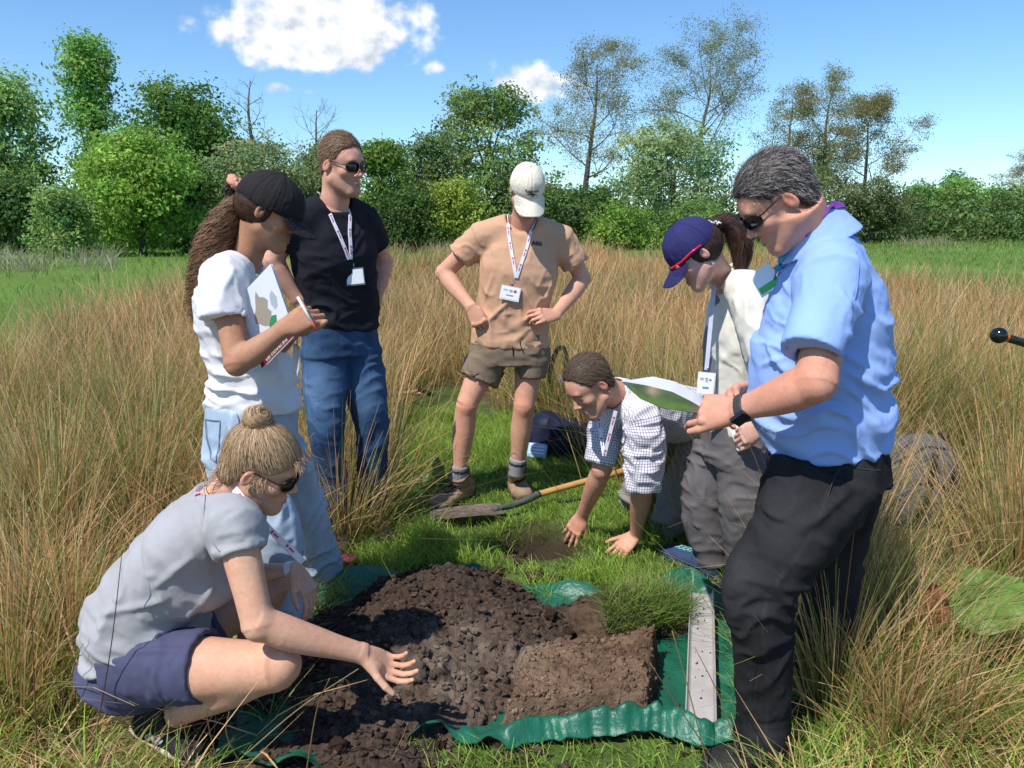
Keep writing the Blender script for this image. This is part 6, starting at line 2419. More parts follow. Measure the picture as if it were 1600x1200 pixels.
# ---------------------------------------------------------------- woman in the white T-shirt
def build_white():
    sk = (.43, .215, .125)
    P = Person('woman in black cap and white T-shirt with long curly brown hair', gnd(470, 930), sk)
    lat = nrm(V3(-.10, -1, 0))
    Yb = 2.47
    NK = at(381, 402, Yb)
    CH, WA, PE = at(362, 475, Yb), at(392, 575, Yb + .01), at(398, 665, Yb + .02)
    shR, shL = at(350, 437, Yb - .14), at(384, 430, Yb + .16)
    elR, wrR = at(370, 570, Yb - .245), at(445, 512, Yb - .235)
    elL, wrL = at(420, 550, Yb + .12), at(464, 512, Yb - .10)
    S = Sdf()
    body = Loft([at(400, 640, Yb + .01), WA, CH, at(372, 412, Yb)], [.150, .146, .140, .140, .140, .075], [.140, .132, .118, .115, .100, .062], lat=lat, p=2.3)
    S.u(body)
    S.u(ell(at(405, 490, Yb), (.085, .11, .075)), .05)
    S.u(Loft([NK + V3(-.01, 0, -.01), shR], [.050, .060]), .05)
    S.u(Loft([NK + V3(-.01, 0, -.01), shL], [.050, .060]), .05)
    eR = at(350, 500, Yb - .19)
    slR = sleeve(shR, NK, eR, .066, .070)
    S.u(slR, .04)
    S.u(Loft([shL, at(402, 495, Yb + .17)], [.064, .064]), .03)
    S.sub(Loft([lerp(shR, elR, .40), elR], [.048, .048]), .003)
    S.sub(Loft([NK + V3(0, 0, -.04), NK + V3(.03, 0, .10)], [.058, .080]), .008)
    tm = mat('white_jersey', (.70, .69, .70), .9, var=.03, vscale=6, bump=.25, bscale=1100, spec=.1)
    fo = []
    for a, b, w, h_ in (((345, 610), (450, 600), .012, .010), ((350, 630), (440, 622), .010, .008), ((335, 590), (390, 560), .012, .009), ((330, 520), (345, 560), .010, .008), ((400, 590), (455, 560), .010, .008), ((340, 640), (400, 615), .010, .008), ((365, 420), (345, 460), .010, .005)):
        pa, pb = hit(S, *a), hit(S, *b)
        if pa is not None and pb is not None:
            fo.append((pa, pb, w, h_))
    P.garment('t_shirt', S, .006, tm, [(body, dict(amp=[.012, .014, .010, .006, .004, .003], la=.06, lr=.11, seed=61, slant=.3)), (slR, dict(amp=[.003, .007], la=.06, lr=.06, seed=62, slant=.4))], fo)
    G = Sdf()
    pel = Loft([at(396, 622, Yb + .02), at(392, 705, Yb + .03)], [.160, .172], [.132, .146], lat=lat, p=2.3)
    G.u(pel)
    hR, kR, aR = at(372, 700, Yb - .06), at(424, 850, Yb - .12), gnd(425, 1000, .05)
    hL, kL, aL = at(425, 700, Yb + .12), at(474, 800, Yb + .30), gnd(502, 893, .055)
    lR = Loft([hR, lerp(hR, kR, .5), kR, aR], [.095, .090, .086, .092], [.120, .108, .094, .098], lat=lat)
    lL = Loft([hL, lerp(hL, kL, .5), kL, lerp(kL, aL, .5), aL], [.095, .090, .080, .080, .084], [.115, .100, .085, .082, .086], lat=lat)
    G.u(lR, .02)
    G.u(lL, .02)
    jeans = P.garment('jeans', G, .007, DENIM, [(pel, dict(amp=[.003, .005], la=.06, lr=.1, seed=64)), (lR, dict(amp=[.007, .008, .008, .010], la=.08, lr=.10, seed=65, slant=.4)), (lL, dict(amp=[.007, .010, .010, .010, .010], la=.09, lr=.09, seed=66, slant=-.4))],
                      col=denim((.33, .42, .53), (.52, .60, .69), [(kL, .2, .6)], 67))
    ST = mat('pale_stitch', (.17, .24, .36), .8)
    for px in ([(322, 655), (345, 657)], [(345, 657), (343, 690), (338, 722)], [(322, 655), (324, 690), (330, 716)], [(330, 716), (338, 722)], [(372, 640), (374, 655), (373, 672)]):
        stitch(P, G, px, ST, jeans, .0020)
    P.torso([PE, WA, CH, NK], [.12, .12, .12, .05], [.10, .09, .085, .05], lat)
    P.arm(shR, elR, wrR, at(484, 492, Yb - .22) - wrR, V3(.15, -.75, .35), 1, .92, .90, curl=((45, 65, 30), (50, 68, 30), (55, 70, 30), (60, 70, 30)), thumb=(25, 45, 15, 20), h=.0030)
    P.arm(shL, elL, wrL, at(476, 500, Yb - .18) - wrL + V3(.02, 0, .02), V3(.5, .6, .3), -1, .92, .88, curl=((40, 60, 30),) * 4, thumb=(25, 45, 15, 20), h=.0036)
    HC = at(419, 333, Yb - .02)
    P.head(HC, V3(.90, .12, -.40), V3(.40, .03, .90), NK + V3(0, 0, -.02), .89, neck_r=.052, jaw=.9, colors=dict(brow=(.03, .02, .015), lip=(.36, .13, .10), red=.35))
    bm = mat('black_cotton', attr=True, rough=.85, spec=.2, bump=.3, bscale=900, var=.1, vscale=9)
    cap_parts(P, (.020, .018, .019), bm, zrot=-4, visor_drop=.20, dome=(.094, .118, .104), seam_dark=.6, c0=(0, -.004, .040))
    hb = (.060, .030, .016)
    hs = Sdf().u(ell((0, -.022, .015), (.083, .101, .085)))
    hs.cut(func(lambda p: np.maximum(p[:, 1] - .020 - .3 * p[:, 2], -.070 - .4 * (p[:, 1] + .1) - p[:, 2]), V3(-.2, -.2, -.2), V3(.2, .2, .2)), .012)
    hair_mesh(P, hs, .0035, HAIR, hb, strands=900, flow=lambda p: np.stack([-p[:, 0] * 3, -1 + 0 * p[:, 0], .1 + 0 * p[:, 0]], 1), slen=.05, amp=.003, seed=15)
    gd = [at(378, 312, Yb), at(360, 335, Yb - .01), at(340, 375, Yb - .02), at(326, 420, Yb - .03), at(318, 465, Yb - .02), at(316, 500, Yb)]
    hair_bundle(P, gd, [.022, .045, .052, .046, .034, .014], 3000, (.150, .076, .036), 'curly_hair', HAIR, curl=.017, freq=62, seed=16, width=.0009, var=.6, seg=34, flat=1.3)
    kn = Sdf().u(ell(P.hw(V3(0, -.130, .055)), (.022, .024, .030)))
    v, q = kn.mesh(.003)
    hair_bundle(P, [at(372, 282, Yb), at(362, 300, Yb), at(358, 316, Yb)], [.020, .026, .016], 160, (.035, .018, .012), 'hair_knot', HAIR, curl=.006, freq=120, seed=18)
    # peach scrunchie
    sc = Sdf()
    ctr = at(371, 287, Yb)
    ax = nrm(at(364, 300, Yb) - at(380, 276, Yb))
    R = frame(ax, V3(0, -1, 0))
    for k in range(14):
        a = k * 2 * np.pi / 14
        sc.u(ell(ctr + (R[:, 0] * math.cos(a) + R[:, 2] * math.sin(a)) * .020, (.014, .014, .016)), .006)
    v, q = sc.mesh(.0032)
    n = vnormals(v, q)
    v = v + n * (.003 * vnoise(v * 160, 3))[:, None]
    part('scrunchie', mesh_np('scrunchie', v, [q], True), mat('peach_satin', (.66, .30, .21), .55, var=.15, vscale=60), P.root)
    glasses(P, mat('clear_lens', (.55, .58, .60), .05, spec=.9), mat('gold_wire', (.55, .46, .30), .3, metal=.8), y=.106, z=.010, lw=.023, lh=.020, rim=.0012)
    P.done(SKIN)
    a, g = strap_on(S, [(375, 376), (382, 390), (392, 405), (402, 422)], .006, 14)
    lanyard(P, a, g, STRAP, mark_m=STRAP_INK)
    a2, g2 = strap_on(S, [(462, 540), (464, 560), (466, 575)], .008, 8)
    c = at(463, 562, Yb - .12)
    badge(P, c, V3(.5, -.8, 0), V3(.1, 0, 1), .060, .080, mat('badge_back', (.55, .53, .56), .3), HOLDER, INK, INK, STEEL, back=True)
    SH = mat('maroon_shoe', attr=True, rough=.8, bump=.3, bscale=200)
    bc = lambda v, k: np.tile(V3(.20, .03, .06), (len(v), 1))
    shoe(P, gnd(492, 900), gnd(560, 878), upper_m=SH, sole_m=mat('pink_sole', (.38, .22, .26), .7), col=bc, ankle=aL)
    shoe(P, gnd(400, 1010), gnd(505, 1000), upper_m=SH, sole_m=mat('pink_sole', (.38, .22, .26), .7), col=bc, ankle=aR)
    return P


# ---------------------------------------------------------------- man in the black T-shirt
def build_black():
    sk = (.62, .325, .225)
    P = Person('tall man in black T-shirt, blue jeans and sunglasses with a white lanyard', gnd(548, 840), sk)
    Yb = 3.42
    NK = at(521, 318, Yb)
    CH, WA, PE = at(523, 395, Yb), at(530, 470, Yb + .02), at(531, 520, Yb + .02)
    shL, shR = at(571, 346, Yb + .12), at(464, 350, Yb - .12)
    lat = nrm(shR - shL)
    S = Sdf()
    body = Loft([at(531, 512, Yb + .02), WA, CH, at(522, 335, Yb)], [.176, .176, .178, .186, .198, .175, .085], [.128, .126, .122, .126, .13, .11, .07], lat=lat, p=2.4)
    S.u(body)
    for sh in (shL, shR):
        S.u(Loft([NK + V3(0, .01, -.005), lerp(NK, sh, .55) + V3(0, 0, .010), sh], [.060, .062, .066]), .05)
    elL, wrL = at(600, 410, Yb + .26), at(586, 470, Yb + .20)
    elR, wrR = at(424, 408, Yb - .12), at(466, 470, Yb - .10)
    eL, eR = at(586, 383, Yb + .19), at(440, 386, Yb - .12)
    slL = sleeve(shL, NK, eL, .066, .068)
    slR = sleeve(shR, NK, eR, .066, .068)
    S.u(slL, .03)
    S.u(slR, .03)
    S.sub(Loft([lerp(shL, elL, .5), elL], [.056, .058]), .003)
    S.sub(Loft([lerp(shR, elR, .5), elR], [.056, .058]), .003)
    S.sub(Loft([NK + V3(0.01, -.02, -.03), NK + V3(.02, -.03, .10)], [.064, .088]), .01)
    tm = mat('black_jersey', (.016, .016, .022), .88, var=.1, vscale=6, bump=.25, bscale=1000, spec=.15)
    fo = []
    for a, b, w, h_ in (((480, 500), (560, 490), .010, .010), ((475, 470), (540, 480), .012, .010), ((500, 440), (580, 450), .012, .009), ((560, 400), (500, 420), .012, .008), ((580, 470), (530, 500), .010, .009), ((570, 360), (545, 400), .012, .008)):
        pa, pb = hit(S, *a), hit(S, *b)
        if pa is not None and pb is not None:
            fo.append((pa, pb, w, h_))
    P.garment('t_shirt', S, .0065, tm, [(body, dict(amp=[.010, .012, .009, .006, .005, .003], la=.07, lr=.12, seed=71, slant=.3)), (slL, dict(amp=[.003, .007], la=.05, lr=.07, seed=72)), (slR, dict(amp=[.003, .007], la=.05, lr=.07, seed=73))], fo)
    G = Sdf()
    pel = Loft([at(531, 498, Yb + .02), at(533, 552, Yb + .02)], [.172, .182], [.122, .128], lat=lat, p=2.3)
    G.u(pel)
    hR, kR, aR = at(507, 550, Yb - .02), at(510, 668, Yb - .09), at(523, 812, Yb - .05)
    hL, kL, aL = at(560, 548, Yb + .07), at(581, 662, Yb + .02), at(583, 800, Yb + .08)
    lR = Loft([hR, lerp(hR, kR, .5), kR, lerp(kR, aR, .5), aR], [.100, .094, .080, .068, .062, .058], [.112, .102, .084, .074, .066, .060], lat=lat)
    lL = Loft([hL, lerp(hL, kL, .5), kL, lerp(kL, aL, .5), aL], [.098, .092, .080, .068, .062, .058], [.112, .102, .084, .074, .066, .060], lat=lat)
    G.u(lR, .02)
    G.u(lL, .02)
    jeans = P.garment('jeans', G, .007, DENIM, [(pel, dict(amp=[.003, .005], la=.05, lr=.1, seed=75)), (lR, dict(amp=[.008, .008, .009, .010, .010], la=.06, lr=.12, seed=76, slant=.4)), (lL, dict(amp=[.008, .008, .009, .010, .010], la=.06, lr=.12, seed=77, slant=-.4))],
                      col=denim((.018, .045, .100), (.10, .19, .33), [(lerp(hR, kR, .45) + V3(0, -.08, 0), .15, .75), (lerp(hL, kL, .45) + V3(0, -.08, 0), .13, .6)], 78))
    ST = mat('jeans_stitch', (.16, .20, .28), .8)
    P.torso([PE, WA, CH, NK], [.14, .14, .15, .06], [.09, .09, .10, .055], lat)
    P.arm(shL, elL, wrL, V3(-.5, .35, -.5), V3(.6, .6, .3), -1, 1.0, 1.05, curl=((20, 30, 20),) * 4, h=.004)
    P.arm(shR, elR, wrR, V3(.6, .1, -.6), V3(-.4, -.8, .3), -1, 1.0, 1.05, curl=((20, 30, 20),) * 4, h=.004)
    HC = at(534, 261, Yb - .04)
    P.head(HC, V3(.84, -.52, -.16), V3(.10, -.12, .98), NK + V3(0, 0, -.02), .97, neck_r=.062, jaw=1.03, smile=True, colors=dict(stubble=(.22, .13, .09), stub_amt=.55, red=.7, brow=(.12, .08, .05)))
    short_hair(P, (.19, .115, .065), [(-.13, -.05), (-.06, -.045), (-.035, 0), (-.012, .035), (.012, .04), (.03, .035), (.05, .07), (.075, .100), (.10, .115)], thick=.005, strands=6000, slen=.020, var=.5, top=.010, seed=9)
    glasses(P, DARKLENS, mat('tortoise', (.05, .025, .012), .3), y=.108, z=.012, lw=.027, lh=.021, rim=.0020)
    P.done(SKIN)
    a, g = strap_on(S, [(496, 290), (502, 306), (515, 335), (530, 370), (544, 405)], .006)
    lanyard(P, a, g, STRAP, mark_m=STRAP_INK)
    a, g = strap_on(S, [(540, 310), (542, 330), (545, 365), (547, 405)], .006)
    lanyard(P, a, g, STRAP, mark_m=STRAP_INK)
    c = hit(S, 554, 432) + V3(.004, -.012, 0)
    badge(P, c, V3(1, .2, .12), V3(-.08, 0, 1), .072, .062, mat('dark_holder', (.16, .17, .20), .3), CARD, INK, REDINK, STEEL, back=True)
    SH = mat('brown_boot', attr=True, rough=.7)
    bc = lambda v, k: np.tile(V3(.08, .055, .035), (len(v), 1))
    SO = mat('black_sole', (.02, .02, .02), .8)
    shoe(P, gnd(520, 832), gnd(530, 875), upper_m=SH, sole_m=SO, col=bc, ankle=aR, h=.006)
    shoe(P, gnd(580, 822), gnd(610, 855), upper_m=SH, sole_m=SO, col=bc, ankle=aL, h=.006)
    return P


# ---------------------------------------------------------------- woman squatting by the soil
def build_squat():
    sk = (.63, .345, .225)
    P = Person('squatting woman in grey T-shirt and navy shorts reaching her open hand over the soil', gnd(270, 1165), sk)
    lat = nrm(V3(.12, -1, 0))
    NK = at(352, 770, 1.97)
    shR, shL = at(368, 826, 1.82), at(385, 806, 2.12)
    CH, WA, PE = at(298, 846, 1.96), at(228, 945, 1.96), at(222, 1035, 1.96)
    S = Sdf()
    body = Loft([at(232, 1008, 1.96), at(235, 935, 1.96), CH, at(345, 783, 1.97)], [.186, .180, .160, .165, .165, .09], [.156, .146, .118, .112, .105, .065], lat=lat, p=2.3)
    S.u(body)
    S.u(ell(at(330, 900, 1.96), (.085, .12, .085)), .06)
    S.u(Loft([NK + V3(-.015, 0, -.01), lerp(NK, shR, .6), shR], [.055, .060, .062]), .05)
    S.u(Loft([NK + V3(-.015, 0, -.01), lerp(NK, shL, .6), shL], [.055, .058, .060]), .05)
    elR, wrR = at(404, 978, 1.73), at(570, 1022, 1.83)
    elL, wrL = at(352, 905, 2.17), at(462, 888, 2.14)
    eR = at(377, 862, 1.80)
    slR = sleeve(shR, lerp(NK, CH, .3), eR, .058, .061)
    S.u(slR, .06)
    S.u(Loft([shL, lerp(shL, elL, .35)], [.060, .060]), .03)
    S.sub(Loft([lerp(shR, elR, .20), elR], [.046, .045]), .003)
    hd_ = nrm(at(405, 730, 1.95) - NK)
    S.sub(Loft([NK - hd_ * .05, NK + hd_ * .12], [.066, .092]), .008)
    tm = mat('grey_marl', (.365, .36, .37), .9, var=.06, vscale=7, bump=.3, bscale=1200, spec=.1)
    fo = []
    for a, b, w, h_ in (((160, 960), (260, 935), .011, .010), ((155, 980), (300, 985), .011, .011), ((230, 900), (330, 890), .013, .010), ((250, 930), (325, 960), .012, .013), ((290, 960), (330, 920), .012, .012), ((180, 935), (290, 960), .010, .009), ((345, 860), (270, 890), .012, .010), ((300, 870), (240, 920), .012, .008), ((220, 965), (330, 985), .010, .010)):
        pa, pb = hit(S, *a), hit(S, *b)
        if pa is not None and pb is not None:
            fo.append((pa, pb, w, h_))
    tee = P.garment('t_shirt', S, .0058, tm, [(body, dict(amp=[.010, .012, .006, .003, .002], la=.05, lr=.13, seed=81, slant=.35)), (slR, dict(amp=[.002, .005], la=.05, lr=.07, seed=82))], fo)
    ST = mat('grey_seam', (.30, .30, .33), .9)
    stitch(P, S, [(330, 745), (322, 780), (318, 815), (322, 840), (345, 862)], ST, tee, .0014)
    stitch(P, S, [(346, 860), (375, 864), (408, 858)], ST, tee, .0012)
    q0 = hit(S, 308, 772)
    if q0 is not None:
        pp, gg = S.onto([q0 + V3(-.008, 0, 0), q0, q0 + V3(.006, 0, .004)], .0035, 3)
        part('pink_mark', MB().ribbon(pp, gg, .006, thick=.0006).mesh('pink_mark', False), mat('pink_ink', (.60, .25, .42), .8), tee)
    # shorts
    G = Sdf()
    hR, kR, aR = at(205, 1040, 1.86), at(432, 1040, 1.78), at(272, 1118, 1.86)
    hL, kL, aL = at(240, 1015, 2.06), at(420, 915, 2.20), at(385, 1065, 2.14)
    pel = Loft([at(228, 985, 1.96), at(205, 1050, 1.96)], [.150, .172], [.125, .135], lat=lat, p=2.3)
    G.u(pel)
    hemR = lerp(hR, kR, .53)
    lR = Loft([hR + V3(-.03, 0, -.012), lerp(hR, hemR, .5), hemR], [.096, .098, .093], [.094, .100, .094], lat=lat)
    hemL = lerp(hL, kL, .55)
    lL = Loft([hL, hemL], [.100, .090], [.10, .09], lat=lat)
    G.u(lR, .03)
    G.u(lL, .03)
    G.sub(Loft([lerp(hR, kR, .46), kR], [.080, .080]), .003)
    G.sub(Loft([lerp(hL, kL, .5), kL], [.076, .076]), .003)
    fo = []
    for a, b, w, h_ in (((160, 1010), (250, 1005), .010, .007), ((200, 1020), (280, 1015), .010, .006), ((230, 1040), (235, 1095), .007, .008), ((265, 1030), (262, 1095), .007, .008), ((295, 1030), (290, 1095), .006, .007), ((180, 1030), (200, 1090), .008, .007)):
        pa, pb = hit(G, *a), hit(G, *b)
        if pa is not None and pb is not None:
            fo.append((pa, pb, w, h_))
    P.garment('shorts', G, .006, mat('navy_stretch', (.070, .072, .130), .8, var=.08, vscale=8, bump=.25, bscale=900, spec=.2),
              [(pel, dict(amp=[.004, .006], la=.04, lr=.1, seed=84)), (lR, dict(amp=[.006, .006, .004], la=.045, lr=.12, seed=85)), (lL, dict(amp=[.006, .004], la=.05, lr=.1, seed=86))], fo)
    P.torso([PE, WA, CH, NK], [.13, .13, .12, .05], [.10, .10, .09, .05], lat)
    # legs: thigh, folded knee, calf pressed against it
    for (h_, k_, a_, kk) in ((hR, kR, aR, 1.0), (hL, kL, aL, .96)):
        Lg = Sdf()
        Lg.u(Loft([h_, lerp(h_, k_, .55) + V3(0, 0, -.008), k_], np.array([.092, .088, .082, .070, .060]) * kk))
        sh = nrm(a_ - k_)
        bk = nrm(h_ - k_)
        cf = lerp(k_, a_, .38) + (bk - sh * (bk @ sh)) * .010
        Lg.u(Loft([k_, cf, a_], np.array([.056, .056, .058, .050, .040, .034]) * kk), .016)
        Lg.u(ell(k_ - bk * .012 - sh * .004, np.array([.050, .050, .052]) * kk), .03)
        P.limb(Lg, .005)
    P.arm(shR, elR, wrR, at(612, 1046, 1.86) - wrR, V3(-.35, .50, -.75), -1, .92, .98, curl=((30, 36, 20), (34, 40, 22), (38, 42, 22), (42, 44, 22)), spread=5, thumb=(45, 20, 12, 12), h=.0029)
    P.arm(shL, elL, wrL, at(496, 945, 2.10) - wrL, V3(.8, -.25, .45), 1, .92, .90, curl=((18, 28, 15), (24, 32, 18), (28, 36, 18), (32, 36, 18)), thumb=(30, 30, 10, 10), h=.0030)
    HC = at(408, 733, 1.95)
    P.head(HC, V3(.88, .02, -.42), V3(.36, -.12, .92), NK, .92, neck_r=.052, jaw=.92, colors=dict(brow=(.25, .15, .08), lip=(.52, .23, .2), red=.9))
    hb = (.47, .315, .175)
    bun = V3(0, -.062, .142)
    H = Sdf().u(ell((0, -.014, .045), (.0825, .105, .096)))
    H.u(ell((0, .032, .050), (.068, .071, .056)), .02)
    H.u(ell((0, -.066, -.025), (.058, .046, .058)), .03)
    H.cut(func(lambda p: (hairline(p[:, 1], [(-.14, -.10), (-.07, -.09), (-.035, -.02), (-.01, .034), (.02, .030), (.045, .03), (.075, .060), (.10, .075), (.13, .09)]) - p[:, 2]) * .8, V3(-.2, -.2, -.2), V3(.2, .2, .25)), .008)
    hair_mesh(P, H, .0032, HAIR, hb, strands=7500, flow=lambda p: (bun - p) / (np.linalg.norm(bun - p, axis=1)[:, None] + .02), slen=.07, amp=.0022, seed=22, width=.0008, lift=.008, var=.4, curl=.0010)
    B = Sdf().u(ell(bun, (.034, .034, .030)))
    hair_mesh(P, B, .003, HAIR, np.array(hb) * 1.05, name='hair_bun', strands=1800, flow=lambda p: np.cross(p - bun, V3(.3, .2, 1)) * 20 + np.array([0, .1, .2]), slen=.07, amp=.004, seed=23, width=.0009, lift=.010, var=.4)
    # wisps on the forehead, at the temple and the nape
    r = np.random.default_rng(5)
    mb = MB()
    for i in range(260):
        z = r.integers(0, 3)
        if z == 0:
            p0 = V3(r.uniform(-.06, .06), r.uniform(.085, .10), r.uniform(.07, .10))
            d = V3(r.normal(0, .3), .5, -.35)
        elif z == 1:
            p0 = V3(r.choice([-1, 1]) * .076, r.uniform(-.01, .035), r.uniform(.0, .03))
            d = V3(r.normal(0, .15), .15, -.9)
        else:
            p0 = V3(r.uniform(-.05, .05), -.105, r.uniform(-.07, -.02))
            d = V3(r.normal(0, .3), -.4, -.8)
        ln = r.uniform(.02, .05)
        ph = r.uniform(0, 6)
        cv = [p0 + d * ln * t + V3(math.sin(ph + t * 6), math.cos(ph + t * 5), math.sin(ph + t * 4)) * .006 * t for t in np.linspace(0, 1, 7)]
        g = np.tile(nrm(p0), (7, 1))
        mb.ribbon(cv, g, .0007, c=np.asarray(hb) * r.uniform(.8, 1.5), thick=.0002)
    P.hmb('hair_wisps', mb, HAIR)['kind'] = 'stuff'
    bd = MB()
    th = np.linspace(0, 2 * np.pi, 40)
    ring = np.stack([.027 * np.cos(th), .027 * np.sin(th), .004 * np.sin(th * 9)], 1)
    bd.tube(bun - V3(0, -.006, .026) + ring @ frame(V3(0, .9, .35), V3(0, -.35, .9)).T, .0042, 6)
    P.hmb('hair_tie', bd, mat('beaded_tie', (.42, .35, .34), .4, var=.6, vscale=160))
    glasses(P, DARKLENS, mat('tortoise', (.05, .025, .012), .3), y=.106, z=.010, lw=.027, lh=.021, rim=.0022)
    P.done(SKIN)
    # lanyard: from the nape, down in front of the knee
    a, g = strap_on(S, [(362, 752), (370, 765), (378, 780)], .006, 8)
    pts = [at(366, 764, 1.88), at(374, 773, 1.86), at(392, 795, 1.86), at(420, 826, 1.90), at(448, 852, 1.95), at(474, 878, 1.98)]
    L = Loft(pts, [.01])
    p = L.c
    lanyard(P, p, np.tile(V3(.35, -.9, .2), (len(p), 1)), STRAP, .0085, mark_m=STRAP_INK)
    pts = [at(372, 760, 2.02), at(400, 800, 1.98), at(440, 848, 1.99), at(470, 876, 2.0)]
    p = Loft(pts, [.01]).c
    lanyard(P, p, np.tile(V3(.35, -.9, .2), (len(p), 1)), STRAP, .0075)
    # watch on the far wrist
    ax = nrm(elL - wrL)
    W = wrL + ax * .016
    ws = Sdf().u(Loft([W - ax * .010, W + ax * .010], [.0295, .0305], [.0235, .0245], lat=np.cross(nrm(at(496, 945, 2.10) - wrL), V3(.8, -.25, .45))))
    v, q = ws.mesh(.003)
    part('watch_strap', mesh_np('watch_strap', v, [q], True), mat('pale_rubber', (.62, .68, .70), .5), P.root)
    SH = mat('black_mesh_shoe', attr=True, rough=.85, bump=.4, bscale=260, spec=.2)
    SO = mat('cream_sole', (.55, .47, .36), .75, var=.12, vscale=30)
    bc = lambda v, k: np.tile(V3(.022, .022, .025), (len(v), 1))
    toe = gnd(312, 1192, .0)
    heel = at(214, 1140, 1.93)
    o, Ss, wl = shoe(P, heel, toe, up=V3(-.25, .25, .9), upper_m=SH, sole_m=SO, lace_m=mat('dark_lace', (.05, .05, .055), .8), col=bc, ankle=aR, wid=1.05)
    EMB = mat('grey_overlay', (.42, .43, .45), .6)
    for i, zz in enumerate(([(.075, .030), (.095, .055), (.110, .030), (.130, .055)], [(.085, .028), (.103, .050), (.118, .027), (.138, .050)])):
        for s in (-1, 1):
            pts = [V3(s * .05, y, z) for y, z in zz]
            P3 = []
            for j in range(3):
                for t in np.linspace(0, 1, 5):
                    P3.append(lerp(pts[j], pts[j + 1], t))
            pp, gg = Ss.onto(P3, .0018, 4)
            mb = MB().ribbon(pp, gg, .0032, thick=.0008)
            mb.v = [wl(x) for x in mb.v]
            part('side_emblem', mb.mesh('side_emblem', False), EMB, o)
    shoe(P, at(345, 1085, 2.16), gnd(440, 1105), up=V3(-.2, .1, .9), upper_m=SH, sole_m=SO, col=bc, ankle=aL, h=.005)
    return P


for _f in (build_blue, build_navy, build_kneel, build_white, build_black, build_squat):
    if _f.__name__ not in SKIP:
        _f()
# ------------------------------------------------------------------ tarpaulin, soil, tools and bags
def poly_interp(pts, n):
    pts = np.asarray(pts, float)
    L = np.concatenate([[0], np.cumsum(np.linalg.norm(np.diff(pts, axis=0), axis=1))])
    u = np.linspace(0, L[-1], n)
    return np.stack([np.interp(u, L, pts[:, k]) for k in range(pts.shape[1])], 1)


def soil_h(x, y):
    """height of the spoil heap above the ground"""
    h = np.full(len(x), -.05)
    for (u, v, z, H, rx, ry) in ((688, 935, .14, .185, .36, .27), (630, 1005, .10, .165, .38, .32), (755, 1000, .10, .155, .32, .27), (565, 1135, .05, .085, .24, .22), (575, 1195, .03, .060, .22, .16),
                                 (690, 1085, .06, .105, .27, .17), (530, 1015, .05, .10, .24, .24), (470, 1090, .02, .05, .18, .14), (855, 985, .07, .12, .17, .15), (935, 960, .10, .15, .17, .13), (880, 1040, .05, .07, .2, .2)):
        c = gnd(u, v, z * .5)
        d2 = ((x - c[0]) / rx) ** 2 + ((y - c[1]) / ry) ** 2
        b = H * np.exp(-d2 * 1.25) * 1.12 - .03
        k = .05
        t = np.clip(k - np.abs(h - b), 0, None) / k
        h = np.maximum(h, b) + t * t * k * .25
    return h


def tarp_z(x, y):
    P = np.stack([x, y], 1)
    a = vnoise(np.stack([x * 5 + y * 3, y * 9 - x * 2], 1), 51)
    b = vnoise(np.stack([x * 13 - y * 9, y * 11 + x * 8], 1), 52)
    return .012 + .016 * (1 - np.abs(a)) ** 2 + .006 * b


def build_tarp():
    n, m = 190, 90
    top = poly_interp([(385, 1030), (440, 975), (478, 945), (520, 922), (600, 908), (720, 905), (860, 930), (960, 945), (1055, 915), (1080, 912), (1122, 938), (1140, 960)], n)
    bot = poly_interp([(330, 1205), (430, 1215), (520, 1222), (600, 1185), (690, 1162), (745, 1178), (795, 1188), (850, 1170), (960, 1166), (1040, 1170), (1100, 1182), (1170, 1178)], n)
    T = np.array([gnd(u, v)[:2] for u, v in top])
    B = np.array([gnd(u, v)[:2] for u, v in bot])
    s = np.linspace(0, 1, m)
    G = T[:, None] * (1 - s)[None, :, None] + B[:, None] * s[None, :, None]
    x, y = G[..., 0].ravel(), G[..., 1].ravel()
    z = tarp_z(x, y)
    S = np.tile(s, n)
    U = np.repeat(np.linspace(0, 1, n), m)
    # edges lifted by the grass; the front edge stands up in a rolled fold
    z += .055 * sstep(.10, 0, S) * (.6 + .5 * np.sin(U * 30)) * sstep(0.02, .06, U)
    fr = sstep(.50, .58, U)
    z += fr * (.056 * np.exp(-((S - .945) / .032) ** 2) + .012 * sstep(.93, 1, S)) * (1 + .55 * vnoise(np.stack([U * 17, S * 3], 1), 7) + .30 * vnoise(np.stack([U * 60, S * 8], 1), 17))
    z += (1 - fr) * .030 * sstep(.92, 1, S) * (1 + np.sin(U * 50))
    z += .03 * sstep(.96, 1, U) * (1 + vnoise(np.stack([S * 14, U], 1), 9))
    sk = np.maximum(soil_h(x, y), -.05)
    z = np.where(sk > .03, np.minimum(z, .02), z)
    x = x + .008 * vnoise(np.stack([U * 40, S * 20], 1), 3)
    y = y + (.016 * vnoise(np.stack([U * 22, U * 0], 1), 13) + .006 * vnoise(np.stack([U * 70, U * 0], 1), 14)) * sstep(.80, .95, S)
    v = np.stack([x, y, z], 1)
    i, j = np.meshgrid(np.arange(n - 1), np.arange(m - 1), indexing='ij')
    q = np.stack([i * m + j, i * m + j + 1, (i + 1) * m + j + 1, (i + 1) * m + j], -1).reshape(-1, 4)
    v2 = v - [0, 0, .002]
    q2 = q[:, ::-1] + len(v)
    tm = mat('green_tarpaulin', (.012, .115, .066), .38, var=.22, vscale=7, detail=5, bump=.25, bscale=700, spec=.5, bump2=.25, b2scale=26)
    link('tarpaulin', mesh_np('tarpaulin', np.concatenate([v, v2]), [q, q2], True), tm, label='crumpled green plastic tarpaulin spread under the dug soil', cat='tarpaulin')


